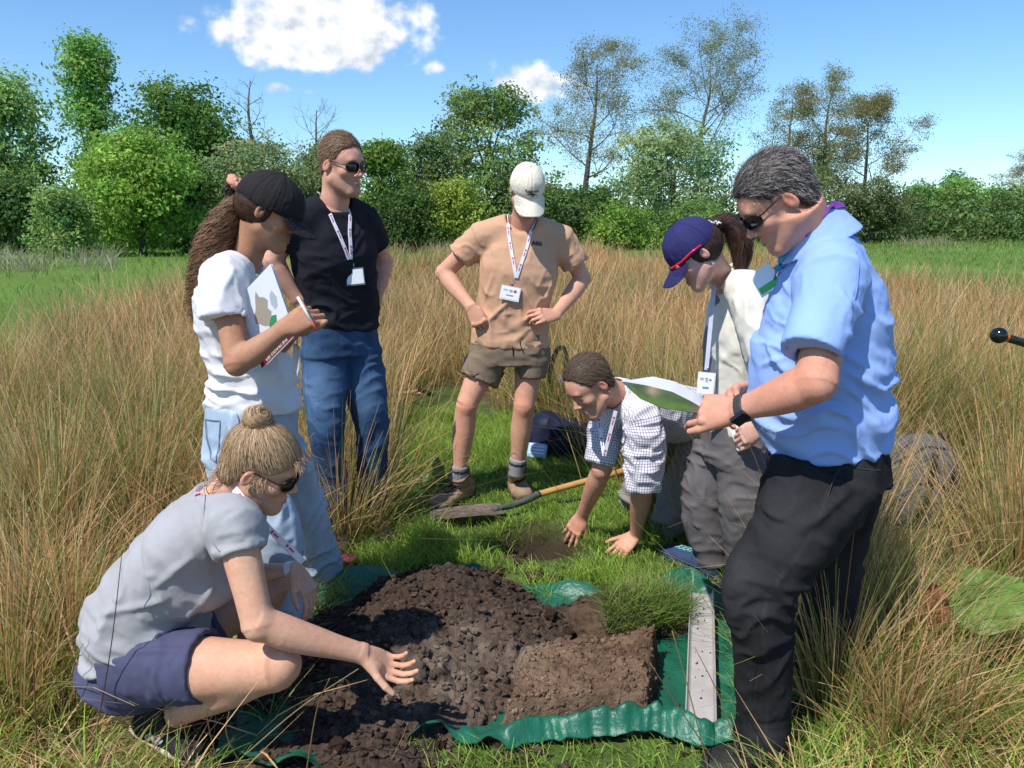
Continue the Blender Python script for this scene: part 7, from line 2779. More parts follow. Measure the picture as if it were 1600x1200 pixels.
def lump(seed, sub=2):
    """an irregular clod, unit size"""
    import bmesh
    bm = bmesh.new()
    bmesh.ops.create_icosphere(bm, subdivisions=sub, radius=1)
    v = np.array([x.co[:] for x in bm.verts])
    f = np.array([[w.index for w in p.verts] for p in bm.faces])
    bm.free()
    v = v * (1 + .75 * fbm(v * 1.6 + seed * 3.1, seed, 3)[:, None]) * np.random.default_rng(seed).uniform(.6, 1.3, 3)
    return v, f


def build_soil():
    a, b = gnd(400, 1215), gnd(1010, 905)
    x0, x1 = a[0] - .1, .62
    xs = np.arange(-.95, .62, .0062)
    ys = np.arange(1.72, 3.15, .0062)
    X, Y = np.meshgrid(xs, ys, indexing='ij')
    x, y = X.ravel(), Y.ravel()
    P = np.stack([x, y], 1)
    h = soil_h(x, y)
    n1 = fbm(P * 8, 61, 3)
    w2 = vnoise(P * 26, 62)
    w3 = vnoise(P * 62, 63)
    w4 = vnoise(P * 130, 64)
    m = sstep(-.03, .05, h)
    h = h + m * (.030 * n1 + .017 * (1 - np.abs(w2)) ** 2 + .011 * (1 - np.abs(w3)) ** 2 + .005 * w4) - .012
    t = tarp_z(x, y)
    keep = h > t - .014
    v = np.stack([x, y, h], 1)
    nx, ny = len(xs), len(ys)
    i, j = np.meshgrid(np.arange(nx - 1), np.arange(ny - 1), indexing='ij')
    q = np.stack([i * ny + j, (i + 1) * ny + j, (i + 1) * ny + j + 1, i * ny + j + 1], -1).reshape(-1, 4)
    q = q[keep[q].all(1)]
    us = np.unique(q)
    mp = np.full(len(v), -1)
    mp[us] = np.arange(len(us))
    v, q = v[us], mp[q]
    # dark topsoil with a greyer crumbly patch towards the front middle
    c0 = gnd(720, 1040, .1)
    g = np.exp(-(((v[:, 0] - c0[0]) / .26) ** 2 + ((v[:, 1] - c0[1]) / .22) ** 2))
    c1 = gnd(640, 1090, .05)
    g = np.maximum(g, .7 * np.exp(-(((v[:, 0] - c1[0]) / .2) ** 2 + ((v[:, 1] - c1[1]) / .16) ** 2)))
    nz = fbm(v * 22, 66, 3)
    w = np.clip(g * (.75 + 1.1 * nz) + .12 * fbm(v * 70, 67, 2), 0, 1)[:, None]
    col = V3(.056, .039, .029) * (1 - w) + V3(.165, .126, .095) * w
    r2 = np.clip(.5 + fbm(v * 6, 68, 2) * 1.2, 0, 1)[:, None]
    col = col * (1 - r2 * .35) + V3(.080, .050, .034) * r2 * .35
    sm = mat('crumbly_soil', attr=True, rough=.95, spec=.12, var=.30, vscale=55, detail=6, bump=.7, bscale=220, bump2=.5, b2scale=70)
    heap = link('soil_heap', mesh_np('soil_heap', v, [q], True, col), sm, label='heap of dark crumbly dug soil lying on the green tarpaulin', cat='soil heap')
    # crumbs over the heap (uncountable) and the larger clods one by one
    r = np.random.default_rng(71)
    idx = r.choice(len(v), 4200, p=None)
    lib = [lump(s, 1) for s in range(8)]
    mb = MB()
    for k in idx:
        p = v[k]
        s = .003 + .013 * r.uniform() ** 2.2
        lv, lf = lib[r.integers(8)]
        lv = lv @ np.array(Matrix.Rotation(r.uniform(0, 6.28), 3, tuple(nrm(r.normal(size=3))))).T * [1, 1, .75]
        cc = col[k] * r.uniform(.7, 1.5)
        mb.add(p + lv * s + [0, 0, s * .4], lf, None, cc)
    for _ in range(240):                       # crumbs strewn on the tarp and turf
        g0 = gnd(r.uniform(450, 1060), r.uniform(960, 1150))
        s = r.uniform(.003, .009)
        lv, lf = lib[r.integers(8)]
        mb.add(g0 + lv * s + [0, 0, tarp_z(np.array([g0[0]]), np.array([g0[1]]))[0] + s * .5], lf, None, V3(.06, .038, .026) * r.uniform(.7, 1.5))
    o = link('soil_crumbs', mb.mesh('soil_crumbs', False), sm, heap, kind='stuff')
    libo = []
    for s, cc in enumerate(((.075, .047, .033), (.11, .08, .06), (.155, .122, .095), (.06, .036, .025))):
        lv, lf = lump(30 + s, 3)
        lv = lv * (1 + .22 * vnoise(lv * 4, s)[:, None])
        libo.append(mesh_np('clod', lv, [lf], True, np.tile(V3(*cc), (len(lv), 1))))
    for i in range(90):
        k = idx[i * 13]
        me = libo[3 if i % 3 == 0 else (2 if w[k, 0] > .35 else (1 if i % 2 else 0))]
        c = link('clod', me, sm, heap)
        s = .008 + .018 * r.uniform() ** 2
        c.location = v[k] + [0, 0, s * .3]
        c.scale = (s, s * r.uniform(.8, 1.2), s * r.uniform(.7, 1))
        c.rotation_euler = tuple(r.uniform(0, 6, 3))
    p = at(652, 1062, 2.10)
    c = link('clod', libo[2], sm, heap)
    c.location = (p[0], p[1], soil_h(p[:1], p[1:2])[0] + .03)
    c.scale = (.045, .035, .032)

    # the lifted spade-wide block of lighter brown soil
    A, Bq, Cq, D = gnd(800, 1010, .10), gnd(1036, 1003, .09), gnd(1040, 1108, .07), gnd(775, 1140, .05)
    n_, m_ = 84, 60
    s = np.linspace(0, 1, n_)
    t = np.linspace(0, 1, m_)
    S, T = np.meshgrid(s, t, indexing='ij')
    Q = (A[None, None] * ((1 - S) * (1 - T))[..., None] + Bq * (S * (1 - T))[..., None] + Cq * (S * T)[..., None] + D * ((1 - S) * T)[..., None]).reshape(-1, 3)
    e = np.minimum.reduce([S, 1 - S, T, 1 - T]).ravel()
    Q[:, 2] = .125 - .02 * T.ravel() + .02 * S.ravel()
    P = Q[:, :2]
    Q[:, 2] += .022 * fbm(P * 9, 72, 3) + .010 * (1 - np.abs(vnoise(P * 28, 73))) ** 2 + .006 * vnoise(P * 80, 74)
    fall = sstep(.10, 0, e)
    Q[:, 2] = Q[:, 2] * (1 - fall) + .008 * fall
    Q[:, :2] += (.02 * np.stack([vnoise(P * 14, 75), vnoise(P * 14, 76)], 1)) * (e < .16)[:, None]
    i, j = np.meshgrid(np.arange(n_ - 1), np.arange(m_ - 1), indexing='ij')
    q = np.stack([i * m_ + j, (i + 1) * m_ + j, (i + 1) * m_ + j + 1, i * m_ + j + 1], -1).reshape(-1, 4)[:, ::-1]
    nz = fbm(Q * 12, 77, 3)
    lf = np.exp(-((S.ravel() - .08) / .14) ** 2) * sstep(.55, .1, T.ravel())
    w = np.clip(.5 + nz * 1.1, 0, 1)[:, None]
    col = V3(.115, .070, .044) * (1 - w) + V3(.190, .125, .080) * w
    col = col * (1 - lf[:, None] * .7) + V3(.20, .155, .115) * lf[:, None] * .7
    blk = link('soil_block', mesh_np('soil_block', Q, [q], True, col), mat('block_soil', attr=True, rough=.95, spec=.12, var=.28, vscale=48, detail=6, bump=.7, bscale=200, bump2=.6, b2scale=60), label='flat block of lighter brown soil with its cut face upward', cat='soil block')
    mb = MB()
    for _ in range(700):
        k = r.integers(len(Q))
        s_ = r.uniform(.003, .009)
        lv, lf_ = lib[r.integers(8)]
        mb.add(Q[k] + lv * s_, lf_, None, col[k] * r.uniform(.7, 1.4))
    link('soil_crumbs', mb.mesh('soil_crumbs'), blk.data.materials[0], blk, kind='stuff')
    # the upturned sod behind it with its grass still on
    sod = thing('turf_sod', 'upturned turf sod with long grass hanging over its soil face', 'turf sod', tuple(gnd(1010, 965)))
    SS = Sdf().u(ell(gnd(965, 985, .05) + V3(0, 0, .0), (.13, .09, .085))).u(ell(gnd(1025, 970, .02), (.12, .11, .065)), .05).u(ell(gnd(918, 985, .03), (.09, .08, .09)), .05)
    v_, q_ = SS.mesh(.008)
    nn_ = vnormals(v_, q_)
    v_ = v_ + nn_ * (.02 * fbm(v_ * 14, 78, 3) + .008 * vnoise(v_ * 50, 79))[:, None]
    cc = V3(.095, .060, .038) * (1 + .5 * fbm(v_ * 20, 80, 2))[:, None]
    part('soil_face', mesh_np('soil_face', v_, [q_], True, cc), sm, sod)
    up = v_[(nn_[:, 2] > .25)]
    up = up[proj(up)[:, 0] > 945]
    k = r.choice(len(up), 1700)
    root = up[k]
    n = 1700
    cb = pick([(.16, .26, .04), (.24, .32, .08), (.36, .33, .12), (.11, .19, .03)], (3, 2, 1.4, 2), n, r)
    vfc = blades(root, r.uniform(-4, 2, n), r.uniform(.05, .15, n), r.uniform(.1, .7, n), r.uniform(.1, .8, n), r.uniform(.0022, .0042, n), cb * .8, cb * 1.15, r, 4)
    o = part('grass_blades', mesh_np('grass_blades', vfc[0], [vfc[1]], False, vfc[2]), BLADE, sod)
    o['kind'] = 'stuff'
    # loose clods between heap and hole
    for (u, v2, s_, lab) in ((776, 892, .030, 'small dark clod in the grass behind the soil heap'), (834, 900, .036, 'crumbly brown clod in the grass near the kneeling hand'), (868, 905, .024, 'little clod beside the crumbly brown one')):
        c = link('loose_clod', libo[0].copy(), sm, None, lab, 'clod')
        c.location = gnd(u, v2, .02)
        c.scale = (s_ * 1.2, s_, s_ * .8)


def build_tools():
    r = np.random.default_rng(81)
    # pale plastic core tray
    A, B = gnd(1096, 934, .03), gnd(1094, 1142, .03)
    d = nrm(B - A)
    sdv = nrm(np.cross(d, V3(0, 0, 1)))
    n = 40
    prof = np.array([(-.044, .026), (-.041, .027), (-.036, .010), (-.030, .005), (.030, .005), (.036, .010), (.041, .027), (.044, .026), (.039, .006), (.032, .001), (-.032, .001), (-.039, .006)])
    t = np.linspace(0, 1, n)
    ctr = A + np.outer(t, B - A)
    ctr[:, 2] += .012
    v = (ctr[:, None] + sdv[None, None] * prof[None, :, :1] + V3(0, 0, 1) * prof[None, :, 1:]).reshape(-1, 3)
    k = len(prof)
    i, j = np.meshgrid(np.arange(n - 1), np.arange(k), indexing='ij')
    j2 = (j + 1) % k
    q = np.stack([i * k + j, i * k + j2, (i + 1) * k + j2, (i + 1) * k + j], -1).reshape(-1, 4)
    root = thing('core_tray', 'long pale grey plastic tray lying on the tarpaulin beside the soil', 'tray', tuple(A))
    part('channel', mesh_np('channel', v, [q], False), mat('pale_plastic', (.42, .39, .365), .5, var=.14, vscale=16, detail=6, bump=.15, bscale=160, spec=.35), root)
    mb = MB()
    lib = [lump(s, 1) for s in range(6)]
    for _ in range(30):
        p = A + (B - A) * r.beta(1.2, 1.6) + sdv * r.normal(0, .014) + V3(0, 0, .019)
        lv, lf = lib[r.integers(6)]
        mb.add(p + lv * r.uniform(.001, .0038), lf, None, V3(.06, .035, .022))
    o = part('soil_specks', mb.mesh('soil_specks'), MATS['crumbly_soil'], root)
    o['kind'] = 'stuff'

    # spade lying in the grass
    root = thing('spade', 'muddy spade with wooden shaft lying under the kneeling man\'s arm', 'spade', tuple(gnd(760, 805)))
    WOOD = mat('ash_wood', attr=True, rough=.5, spec=.35, var=.18, vscale=18, detail=6)
    MUD = mat('muddy_steel', attr=True, rough=.8, spec=.3, var=.35, vscale=22, detail=6, bump=.5, bscale=60)
    tip, nk = gnd(672, 812, .03), gnd(785, 801, .045)
    ax = nrm(nk - tip)
    lat = nrm(np.cross(V3(0, 0, 1), ax))
    a, b = np.meshgrid(np.linspace(0, 1, 16), np.linspace(-1, 1, 13), indexing='ij')
    wd = np.interp(a, [0, .08, .25, .9, 1], [.045, .066, .074, .078, .072])
    L = np.linalg.norm(nk - tip)
    top = tip + ax * (a * L)[..., None] + lat * (b * wd)[..., None]
    top[..., 2] += .012 * b ** 2 + .006 * np.sin(a * 3) + .010
    v = top.reshape(-1, 3)
    v = np.concatenate([v, v - [0, 0, .003]])
    i, j = np.meshgrid(np.arange(15), np.arange(12), indexing='ij')
    q = np.stack([i * 13 + j, (i + 1) * 13 + j, (i + 1) * 13 + j + 1, i * 13 + j + 1], -1).reshape(-1, 4)
    col = V3(.15, .115, .085) * (1 + .5 * fbm(v * 20, 3, 3))[:, None]
    part('blade', mesh_np('blade', v, [q, q[:, ::-1] + 208], True, col), MUD, root)
    S1, S2, S3 = at(842, 772, gnd(842, 772)[1] - .28), at(915, 752, gnd(915, 752)[1] - .42), at(985, 733, gnd(985, 733)[1] - .55)
    S1 = gnd(842, 772, .075)
    S2 = gnd(915, 752, .11)
    S3 = gnd(985, 733, .14)
    mid = lerp(nk, S1, .5) + V3(0, 0, .004)
    path = Loft([lerp(tip, nk, .86) + V3(0, 0, .018), mid, S1], [.01]).c
    mb = MB().tube(path, np.linspace(.014, .019, len(path)), 10, c=(.085, .095, .080))
    part('socket', mb.mesh('socket'), MUD, root)
    mb = MB()
    p = poly_interp([S1 - nrm(S2 - S1) * .02, S2, S3], 20)
    cc = V3(.52, .27, .085)
    mb.tube(p, np.linspace(.0165, .0175, 20), 10, c=cc)
    part('shaft', mb.mesh('shaft'), WOOD, root)
    e = nrm(S3 - S2)
    l2 = nrm(np.cross(e, V3(0, 0, 1)))
    mb = MB()
    g0 = S3 - e * .01
    for s in (-1, 1):
        mb.tube([g0, g0 + e * .04 + l2 * s * .03, g0 + e * .09 + l2 * s * .05], [.014, .012, .012], 8, c=(.015, .03, .025))
    mb.tube([g0 + e * .09 - l2 * .06, g0 + e * .09 + l2 * .06], .014, 8, c=(.015, .03, .025))
    part('grip', mb.mesh('grip'), mat('dark_grip', attr=True, rough=.5), root)

    # wooden D handle of a second spade in the rushes
    a0, a1 = gnd(604, 616, .06), gnd(642, 614, .10)
    root = thing('spade_handle', 'wooden split-grip handled fork lying at the edge of the rushes', 'garden fork', tuple(gnd(630, 618)))
    e = nrm(a1 - a0)
    l2 = V3(0, 0, 1)
    mb = MB().tube(poly_interp([a0 - e * .3, a0, a1], 14), .020, 9, c=(.40, .23, .10))
    part('shaft', mb.mesh('shaft'), WOOD, root)
    w2 = nrm(np.cross(e, V3(0, 0, 1)))
    for s in (-1, 1):
        part('grip_arm', MB().tube(poly_interp([a1 - e * .02, a1 + e * .06 + (w2 * .05 + l2 * .015) * s, a1 + e * .15 + (w2 * .06 + l2 * .03) * s], 10), .013, 8, c=(.38, .22, .10)).mesh('grip_arm'), WOOD, root)
    part('grip', MB().tube([a1 + e * .15 - (w2 * .08 + l2 * .035), a1 + e * .15 + (w2 * .08 + l2 * .035)], .016, 8, c=(.02, .018, .016)).mesh('grip'), mat('dark_grip', attr=True, rough=.5), root)

    # soil auger standing at the right edge
    bs = gnd(1580, 888)
    tp = at(1640, 548, 3.04)
    root = thing('soil_auger', 'grey steel auger with black handle and ball end standing in the rushes', 'auger', tuple(bs))
    GM = mat('grey_steel', (.16, .17, .19), .4, metal=.6, var=.15, vscale=30)
    part('pole', MB().tube(poly_interp([bs - V3(0, 0, .05), tp], 12), .013, 10).mesh('pole'), GM, root)
    bl = at(1561, 524, 2.98)
    d = nrm(tp - bl)
    part('handle', MB().tube(poly_interp([bl + d * .035, tp, tp + d * .22], 10), .0165, 10).mesh('handle'), BLACKPL, root)
    part('orange_ring', MB().tube([bl + d * .022, bl + d * .040], .0185, 12).mesh('orange_ring'), mat('orange_rubber', (.75, .16, .02), .5), root)
    vv, qq = Sdf().u(ell(bl, (.032, .032, .032))).mesh(.0035)
    part('ball_knob', mesh_np('ball_knob', vv, [qq], True), mat('black_gloss', (.010, .010, .011), .12, spec=.6), root)


def strap_line(S, pts, w, m, name, parent, off=.006, n=30, thick=.002):
    p = poly_interp(pts, n)
    p, g = S.onto(p, off, 4)
    return part(name, MB().ribbon(p, g, w, thick=thick).mesh(name, False), m, parent)


def build_bags():
    # grey rucksack on its side in the rushes, right
    b = gnd(1432, 812)
    root = thing('rucksack', 'grey rucksack with black straps lying in the rushes by the blue-shirted man', 'rucksack', tuple(b))
    c = b + V3(-.02, .05, .17)
    R = np.array(Matrix.Rotation(math.radians(28), 3, 'Y'))
    S = Sdf()
    S.u(ell(c + R @ V3(0, 0, .02), (.19, .14, .24), R))
    S.u(rbox(c + R @ V3(0, .0, -.02), (.16, .12, .22), .07, R), .05)
    S.u(ell(c + R @ V3(.03, -.11, -.06), (.13, .07, .15), R), .025)
    S.u(ell(c + R @ V3(.15, -.02, -.10), (.06, .08, .13), R), .02)
    v, q = S.mesh(.007)
    n = vnormals(v, q)
    v = v + n * (.008 * (1 - np.abs(vnoise(v * 11, 5))) ** 2 + .004 * fbm(v * 30, 6, 2))[:, None]
    part('pack', mesh_np('pack', v, [q], True), mat('grey_nylon', (.115, .115, .118), .75, var=.1, vscale=9, bump=.35, bscale=700, spec=.25), root)
    BK = mat('black_webbing', (.012, .012, .013), .8, bump=.3, bscale=500)
    ZIP = mat('zip_grey', (.03, .03, .032), .5)
    for k, (o, a) in enumerate((((-.06, -.14, .20), (.02, -.16, -.20)), ((.06, -.12, .22), (.13, -.14, -.12)))):
        strap_line(S, [c + R @ V3(*o), c + R @ V3((o[0] + a[0]) / 2 + .01, -.19, 0), c + R @ V3(*a)], .014, BK, 'strap', root)
    strap_line(S, [c + R @ V3(-.15, -.06, .05), c + R @ V3(-.1, -.1, .2), c + R @ V3(.04, -.08, .26), c + R @ V3(.14, -.06, .14)], .005, ZIP, 'zip', root)
    strap_line(S, [c + R @ V3(-.08, -.17, .02), c + R @ V3(.03, -.19, .09), c + R @ V3(.13, -.16, .0)], .005, ZIP, 'zip', root)
    mb = MB().tube(poly_interp([c + R @ V3(-.02, .04, .25), c + R @ V3(0, .02, .29), c + R @ V3(.03, .0, .25)], 9), .008, 6)
    part('grab_loop', mb.mesh('grab_loop'), BK, root)

    # navy bag with a pale blue label behind the bare legs
    b = gnd(872, 720)
    root = thing('navy_bag', 'navy blue bag with pale blue pocket lying behind the bare legs', 'bag', tuple(b))
    c = b + V3(.03, .10, .12)
    R = np.array(Matrix.Rotation(math.radians(18), 3, 'Y'))
    S = Sdf().u(rbox(c, (.20, .11, .12), .07, R)).u(ell(c + V3(.10, -.05, -.02), (.10, .09, .09)), .03)
    v, q = S.mesh(.008)
    n = vnormals(v, q)
    v = v + n * (.010 * (1 - np.abs(vnoise(v * 12, 5))) ** 2)[:, None]
    part('bag_body', mesh_np('bag_body', v, [q], True), mat('navy_nylon', (.007, .011, .034), .6, var=.15, vscale=10, bump=.3, bscale=500), root)
    p0 = b + V3(-.13, -.035, .075)
    Rl = frame(V3(-.25, -.85, .45), V3(.12, .3, .9))
    T = Sdf().u(rbox(p0, (.062, .012, .045), .008, Rl))
    v, q = T.mesh(.005)
    v = v + (.004 * vnoise(v * 40, 8))[:, None]
    o = part('pale_pocket', mesh_np('pale_pocket', v, [q], True), mat('pale_blue_film', (.33, .50, .68), .35, var=.3, vscale=40, spec=.5), root)
    mb = MB()
    for kx in range(3):
        part('printed_line', MB().box(p0 + Rl @ V3(.0, .0135,   .024 - .020 * kx), .045, .0008, .004, Rl).mesh('printed_line', False), CARD, o)

    # black pack with a standing strap loop among the rushes
    b = gnd(880, 655)
    root = thing('black_pack', 'black pack with strap loop half hidden in rushes behind the man in shorts', 'bag', tuple(b))
    c = b + V3(.02, .12, .15)
    S = Sdf().u(ell(c, (.17, .12, .17))).u(rbox(c - V3(0, 0, .03), (.14, .10, .12), .05), .03)
    v, q = S.mesh(.009)
    part('pack', mesh_np('pack', v, [q], True), mat('black_nylon', (.012, .013, .015), .65, bump=.3, bscale=400), root)
    l = [at(858, 600, 5.3), at(862, 570, 5.3), at(872, 545, 5.3), at(884, 548, 5.3), at(884, 575, 5.3)]
    p = Loft(l, [.01]).c
    part('strap_loop', MB().ribbon(p, np.tile(V3(.2, -1, 0), (len(p), 1)), .017, thick=.004).mesh('strap_loop', False), BK, root)
    part('buckle', MB().box(at(877, 592, 5.28), .022, .006, .03).mesh('buckle', False), mat('grey_buckle', (.25, .26, .28), .4), root)


def build_held():
    # booklet under the woman's arm
    Y0 = 2.30
    A, B, Cc, D = at(371, 467, Y0 + .01), at(423, 412, Y0 + .01), at(462, 516, Y0), at(410, 577, Y0 - .005)
    Cc = B + D - A
    X = (B - A)
    U = (A - D)
    nn_ = nrm(np.cross(U, X))
    if nn_[1] > 0:
        nn_ = -nn_
    root = thing('booklet', 'white booklet with map cover and dark red title band under her arm', 'booklet', tuple((A + D) / 2))
    wp = mat('white_paper', (.74, .76, .82), .5, var=.03, vscale=30)

    def slab(name, a, b, c, d, z0, z1, m, par):
        f = np.array([a, b, c, d])
        v = np.concatenate([f + nn_ * z0, f + nn_ * z1])
        q = [[0, 1, 2, 3], [7, 6, 5, 4]] + [[i, i + 4, (i + 1) % 4 + 4, (i + 1) % 4] for i in range(4)]
        return part(name, mesh_np(name, v, [q], False), m, par)
    pt = lambda s, t: A + (B - A) * s + (D - A) * t + (Cc - B - D + A) * s * t
    slab('pages', pt(.01, .01), pt(.985, .01), pt(.985, .99), pt(.01, .99), -.011, -.001, mat('page_edges', (.62, .64, .68), .7), root)
    cov = slab('cover', A, B, Cc, D, 0, .0012, wp, root)
    slab('back_cover', A, B, Cc, D, -.0135, -.0115, wp, root)
    slab('title_band', pt(0, .865), pt(1, .865), pt(1, .985), pt(0, .985), .0014, .0020, mat('maroon_print', (.21, .012, .035), .5), cov)

    def blob(name, pts, m, z=.0016):
        P = np.array([pt(s, t) for s, t in pts]) + nn_ * z
        c = P.mean(0)
        k = len(P)
        part(name, mesh_np(name, np.concatenate([P, [c]]), [[[i, (i + 1) % k, k] for i in range(k)]], False), m, cov)
    blob('map_area', [(.40, .18), (.46, .12), (.50, .22), (.60, .27), (.66, .34), (.60, .42), (.66, .50), (.58, .56), (.50, .62), (.40, .58), (.30, .50), (.22, .46), (.24, .36), (.33, .30)], mat('map_tan', (.36, .31, .24), .6))
    blob('map_area', [(.74, .30), (.82, .28), (.88, .40), (.84, .50), (.76, .52), (.70, .42)], mat('map_grey', (.42, .46, .52), .6))
    blob('map_area', [(.52, .60), (.62, .54), (.74, .58), (.70, .66), (.60, .72), (.48, .78), (.42, .74)], mat('map_green', (.04, .27, .12), .6))
    blob('map_area', [(.24, .70), (.30, .66), (.34, .72), (.30, .80), (.24, .78)], mat('map_teal', (.16, .34, .36), .6))
    WT = mat('white_print', (.80, .78, .78), .6)
    Xd, Ud = nrm(B - A), nrm(A - D)
    for txt, s, t, sz in (('THE FRAGILE SEA', .48, .948, .0125), ('AN INTRODUCTION', .52, .905, .0085)):
        o0 = pt(s, t) + nn_ * .0032
        Xr = nrm(pt(.9, t) - pt(.1, t))
        Ur = -nrm(pt(.5, .2) - pt(.5, .8))
        text_mesh(txt, sz, None, lambda x, y: o0 - np.outer(x, Xr) + np.outer(y, Ur), WT, 'title_text', cov, None, bold=.0002)
    # pen
    a, b = at(465, 464, 2.22), at(495, 517, 2.195)
    root = thing('pen', 'red pen with white cap held between her fingers', 'pen', tuple(b))
    d = b - a
    part('barrel', MB().tube([a, a + d * .78], .0042, 8).mesh('barrel'), mat('white_pen', (.78, .76, .74), .35), root)
    part('point', MB().tube([a + d * .72, a + d * .84, b], [.0044, .0040, .0008], 8).mesh('point'), mat('red_pen', (.55, .06, .045), .4), root)
    # folded print read by the man in blue: a printed outer leaf, a white inner leaf
    n, m = 30, 12

    def sheet(ea, eb, Ya, Yb, bow):
        ea, eb = poly_interp(ea, n), poly_interp(eb, n)
        t = np.linspace(0, 1, m)
        k = np.linspace(0, 1, n)
        A_ = np.array([at(u, v, np.interp(q, [0, 1], Ya)) for (u, v), q in zip(ea, k)])
        B_ = np.array([at(u, v, np.interp(q, [0, 1], Yb)) for (u, v), q in zip(eb, k)])
        g = A_[:, None] * (1 - t)[None, :, None] + B_[:, None] * t[None, :, None]
        g[..., 1] += bow * np.sin(np.pi * t)[None]
        return g
    i, j = np.meshgrid(np.arange(n - 1), np.arange(m - 1), indexing='ij')
    q = np.stack([i * m + j, (i + 1) * m + j, (i + 1) * m + j + 1, i * m + j + 1], -1).reshape(-1, 4)
    crease = [(974, 597), (1010, 603), (1050, 613), (1080, 628), (1106, 643)]
    low = [(974, 599), (1000, 623), (1035, 638), (1075, 644), (1106, 648)]
    back = [(975, 596), (1020, 589), (1055, 597), (1085, 614), (1110, 638)]
    root = thing('photo_sheet', 'folded glossy print with green landscape outside and white inside, held by the man', 'print', tuple(at(1100, 644, 1.92)))

    def leaf(name, g, m_, c=None):
        v = g.reshape(-1, 3)
        du, dv = np.gradient(g, axis=0), np.gradient(g, axis=1)
        nr = np.cross(du, dv)
        nr /= np.linalg.norm(nr, axis=2)[..., None] + 1e-9
        v2 = (g + nr * .0016).reshape(-1, 3)
        cc = None if c is None else np.concatenate([c, c])
        part(name, mesh_np(name, np.concatenate([v, v2]), [q[:, ::-1], q + len(v)], True, cc), m_, root)
    g = sheet(low, crease, (2.06, 1.88), (2.10, 1.93), .0)
    sv, tv = np.meshgrid(np.linspace(0, 1, n), np.linspace(0, 1, m), indexing='ij')
    sv, tv = sv.ravel(), tv.ravel()
    w1 = sstep(.35, .75, tv + .15 * np.sin(sv * 5))
    c = V3(.075, .125, .022) * (1 - w1)[:, None] + V3(.055, .085, .030) * w1[:, None]
    hk = np.exp(-((sv - .34) / .07) ** 2) * sstep(.3, .7, tv)
    c = c * (1 - .7 * hk[:, None]) + V3(.34, .23, .15) * .7 * hk[:, None]
    w2 = sstep(.74, .95, sv)[:, None]
    c = c * (1 - w2) + V3(.16, .09, .055) * w2
    c *= (1 + .35 * fbm(g.reshape(-1, 3) * 55, 4, 3))[:, None]
    leaf('printed_face', g, mat('sheet_print', attr=True, rough=.3, spec=.5), c)
    leaf('white_face', sheet(crease, back, (2.10, 1.93), (2.34, 2.10), .0), mat('sheet_white', (.76, .77, .80), .4, spec=.4))


def leaf_blade(base, d, up, L, W, curl=.15, n=14, m=7, seed=1, wave=.02):
    d = nrm(d)
    up = nrm(np.asarray(up, float) - d * (np.asarray(up, float) @ d))
    sdv = np.cross(d, up)
    s, t = np.meshgrid(np.linspace(0, 1, n), np.linspace(-1, 1, m), indexing='ij')
    w = W * np.sin(np.pi * np.clip(s * .94 + .05, 0, 1)) ** .65
    g = np.asarray(base) + d * (s * L)[..., None] + sdv * (t * w)[..., None] + up * (-curl * L * s ** 2 + .12 * W * np.abs(t) + wave * np.sin(s * 17 + seed) * np.abs(t) ** 2 - .02 * W * np.cos(t * 9 + s * 30))[..., None]
    i, j = np.meshgrid(np.arange(n - 1), np.arange(m - 1), indexing='ij')
    q = np.stack([i * m + j, (i + 1) * m + j, (i + 1) * m + j + 1, i * m + j + 1], -1).reshape(-1, 4)
    return g.reshape(-1, 3), q, np.abs(t).ravel()


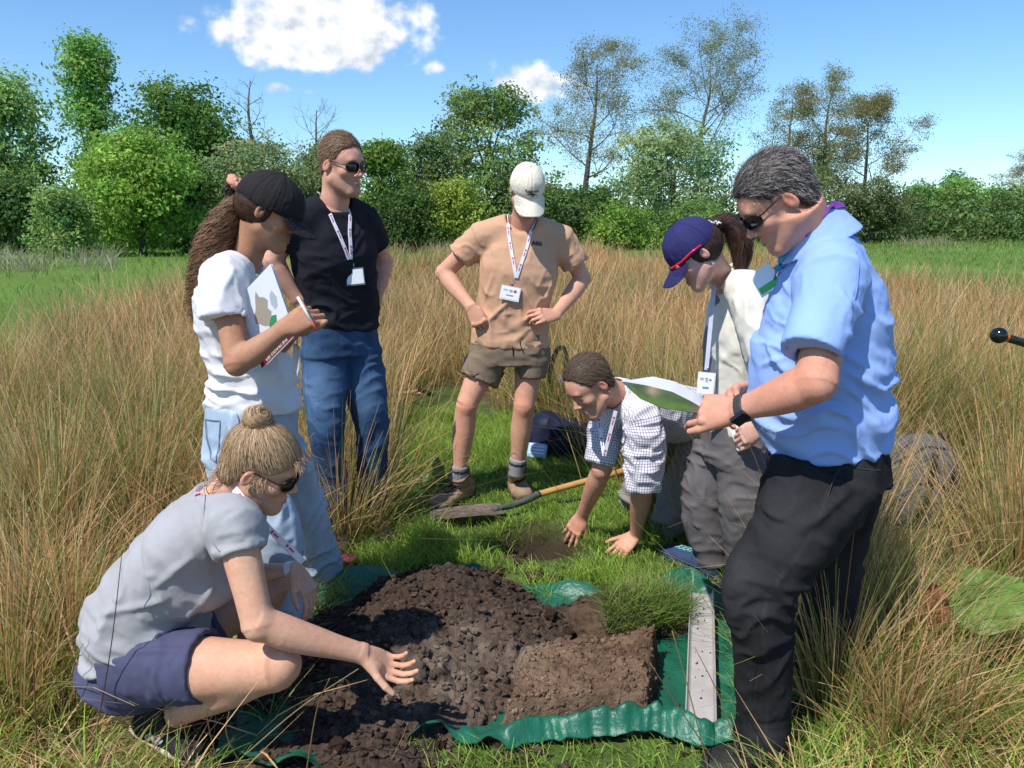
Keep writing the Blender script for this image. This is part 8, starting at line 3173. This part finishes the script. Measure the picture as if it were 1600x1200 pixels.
def build_plants():
    DK = mat('dock_leaf', attr=True, rough=.45, spec=.4, trans=.3, var=.15, vscale=24, detail=5, bump=.3, bscale=60)

    def dock(label, base, leaves, colr):
        root = thing('dock_plant', label, 'dock plant', tuple(base))
        for (d, up, L, W, curl, st) in leaves:
            b0 = np.asarray(base) + V3(*st)
            v, q, t = leaf_blade(b0, V3(*d), V3(*up), L, W, curl, seed=L * 50)
            c = np.asarray(colr)[None] * (1 + .25 * np.exp(-(t / .10) ** 2)[:, None])
            part('leaf', mesh_np('leaf', v, [q], True, c), DK, root)
            part('leaf_stalk', MB().tube(poly_interp([base, lerp(base, b0, .6) + V3(0, 0, .02), b0], 7), [.006, .005, .005, .004, .004, .004, .004], 6, c=np.asarray(colr) * 1.1).mesh('leaf_stalk'), DK, root)
    b = gnd(1560, 1085)
    p1 = at(1498, 975, 2.16) - b
    dock('dock plant with wide bright green leaves in front of the grey auger', b, [((1, .35, .42), (-.30, -.70, .65), .30, .095, .15, tuple(p1)), ((.2, 1, .5), (0, -.6, .8), .24, .06, .3, (.04, .15, .2)), ((-.9, .4, .1), (0, -.3, 1), .20, .05, .4, (-.06, .05, .12))], (.155, .255, .045))
    # one big upright leaf beyond, and the withered brown one
    v, q, t = leaf_blade(at(1466, 985, 2.20), V3(-.22, .1, 1), V3(-.3, -1, 0), .17, .042, -.1, seed=3, wave=.012)
    c = V3(.36, .15, .075) * (1 + .5 * fbm(v * 90, 5, 3))[:, None]
    root = thing('withered_leaf', 'withered reddish brown leaf standing among the rush stems', 'leaf', tuple(gnd(1450, 1040)))
    part('leaf', mesh_np('leaf', v, [q], True, c), DK, root)
    b0 = at(1466, 985, 2.20)
    part('leaf_stalk', MB().tube([gnd(1450, 1040), lerp(gnd(1450, 1040), b0, .5), b0], .004, 6, c=(.20, .10, .05)).mesh('leaf_stalk'), DK, root)
    b = gnd(-30, 1060)
    dock('dark green dock leaf at the straw tussock beside the squatting woman', b, [((.95, .3, .20), (-.2, -.5, .8), .24, .055, .2, tuple(at(-25, 965, 2.3) - b)), ((.5, .8, .4), (0, -.5, .8), .2, .05, .2, (.0, .08, .15))], (.055, .115, .025))
    b = gnd(690, 762)
    dock('small dock with pale leaves beside the booted leg', b, [((-.2, -.1, 1), (0, -1, .2), .15, .035, .1, (0, 0, .03)), ((.7, -.1, .7), (-.4, -.6, .6), .16, .030, .2, (.02, 0, .03)), ((-.8, -.3, .4), (0, -.5, .8), .14, .034, .3, (-.02, 0, .03))], (.14, .23, .05))
    b = gnd(622, 700)
    dock('narrow-leaved dock at the edge of the clearing by the dark jeans', b, [((.25, 0, 1), (0, -1, .1), .24, .028, .1, (0, 0, .02)), ((-.3, .1, .9), (0, -1, .1), .18, .026, .1, (0, 0, .02))], (.14, .24, .06))
    # single stems that stand out in the foreground
    r = np.random.default_rng(3)
    stems = [((137, 1215), (190, 870), 1.75, (.15, .08, .06)), ((60, 1215), (48, 930), 1.70, (.26, .16, .07)), ((345, 1210), (322, 1105), 1.62, (.42, .30, .15)), ((385, 1210), (358, 1112), 1.60, (.44, .32, .16)),
             ((478, 1210), (515, 1060), 1.62, (.40, .29, .15)), ((365, 1195), (560, 1045), 1.66, (.46, .36, .19)), ((1110, 1215), (1050, 985), 1.72, (.46, .33, .17)), ((1130, 1210), (1015, 1035), 1.70, (.40, .28, .14)), ((1165, 1215), (1085, 1010), 1.74, (.42, .28, .13)), ((605, 1200), (637, 1130), 1.75, (.47, .34, .18))]
    labs = ['long dark reddish stem rising past the back of the navy shorts', 'brown stem beside the dark dock leaf', 'dry stem in front of the black trainer', 'dry stem between the trainer and the tarpaulin', "upright straw stem before the squatting woman's knee", 'long pale stem slanting towards the open hand', 'straw stem crossing the front of the soil block', "dry stem leaning over the tarpaulin's rolled edge", 'tan stem in front of the pale grey tray', 'short stub of straw at the front of the soil heap']
    for (a, b2, Y, col), lab in zip(stems, labs):
        p0, p1 = gnd(*a), at(b2[0], b2[1], Y)
        p0 = V3(p0[0], max(p0[1], 1.5), 0)
        k = lerp(p0, p1, .55) + V3(r.normal(0, .012), r.normal(0, .01), .02)
        path = Loft([p0, k, p1], [.01]).c
        me = MB().tube(path, np.linspace(.0022, .0010, len(path)), 5, c=col).mesh('grass_stem')
        link('grass_stem', me, BLADE, None, lab, 'grass stem', 'lone stems in the foreground')


build_tarp()
build_soil()
build_tools()
build_bags()
build_held()
build_plants()
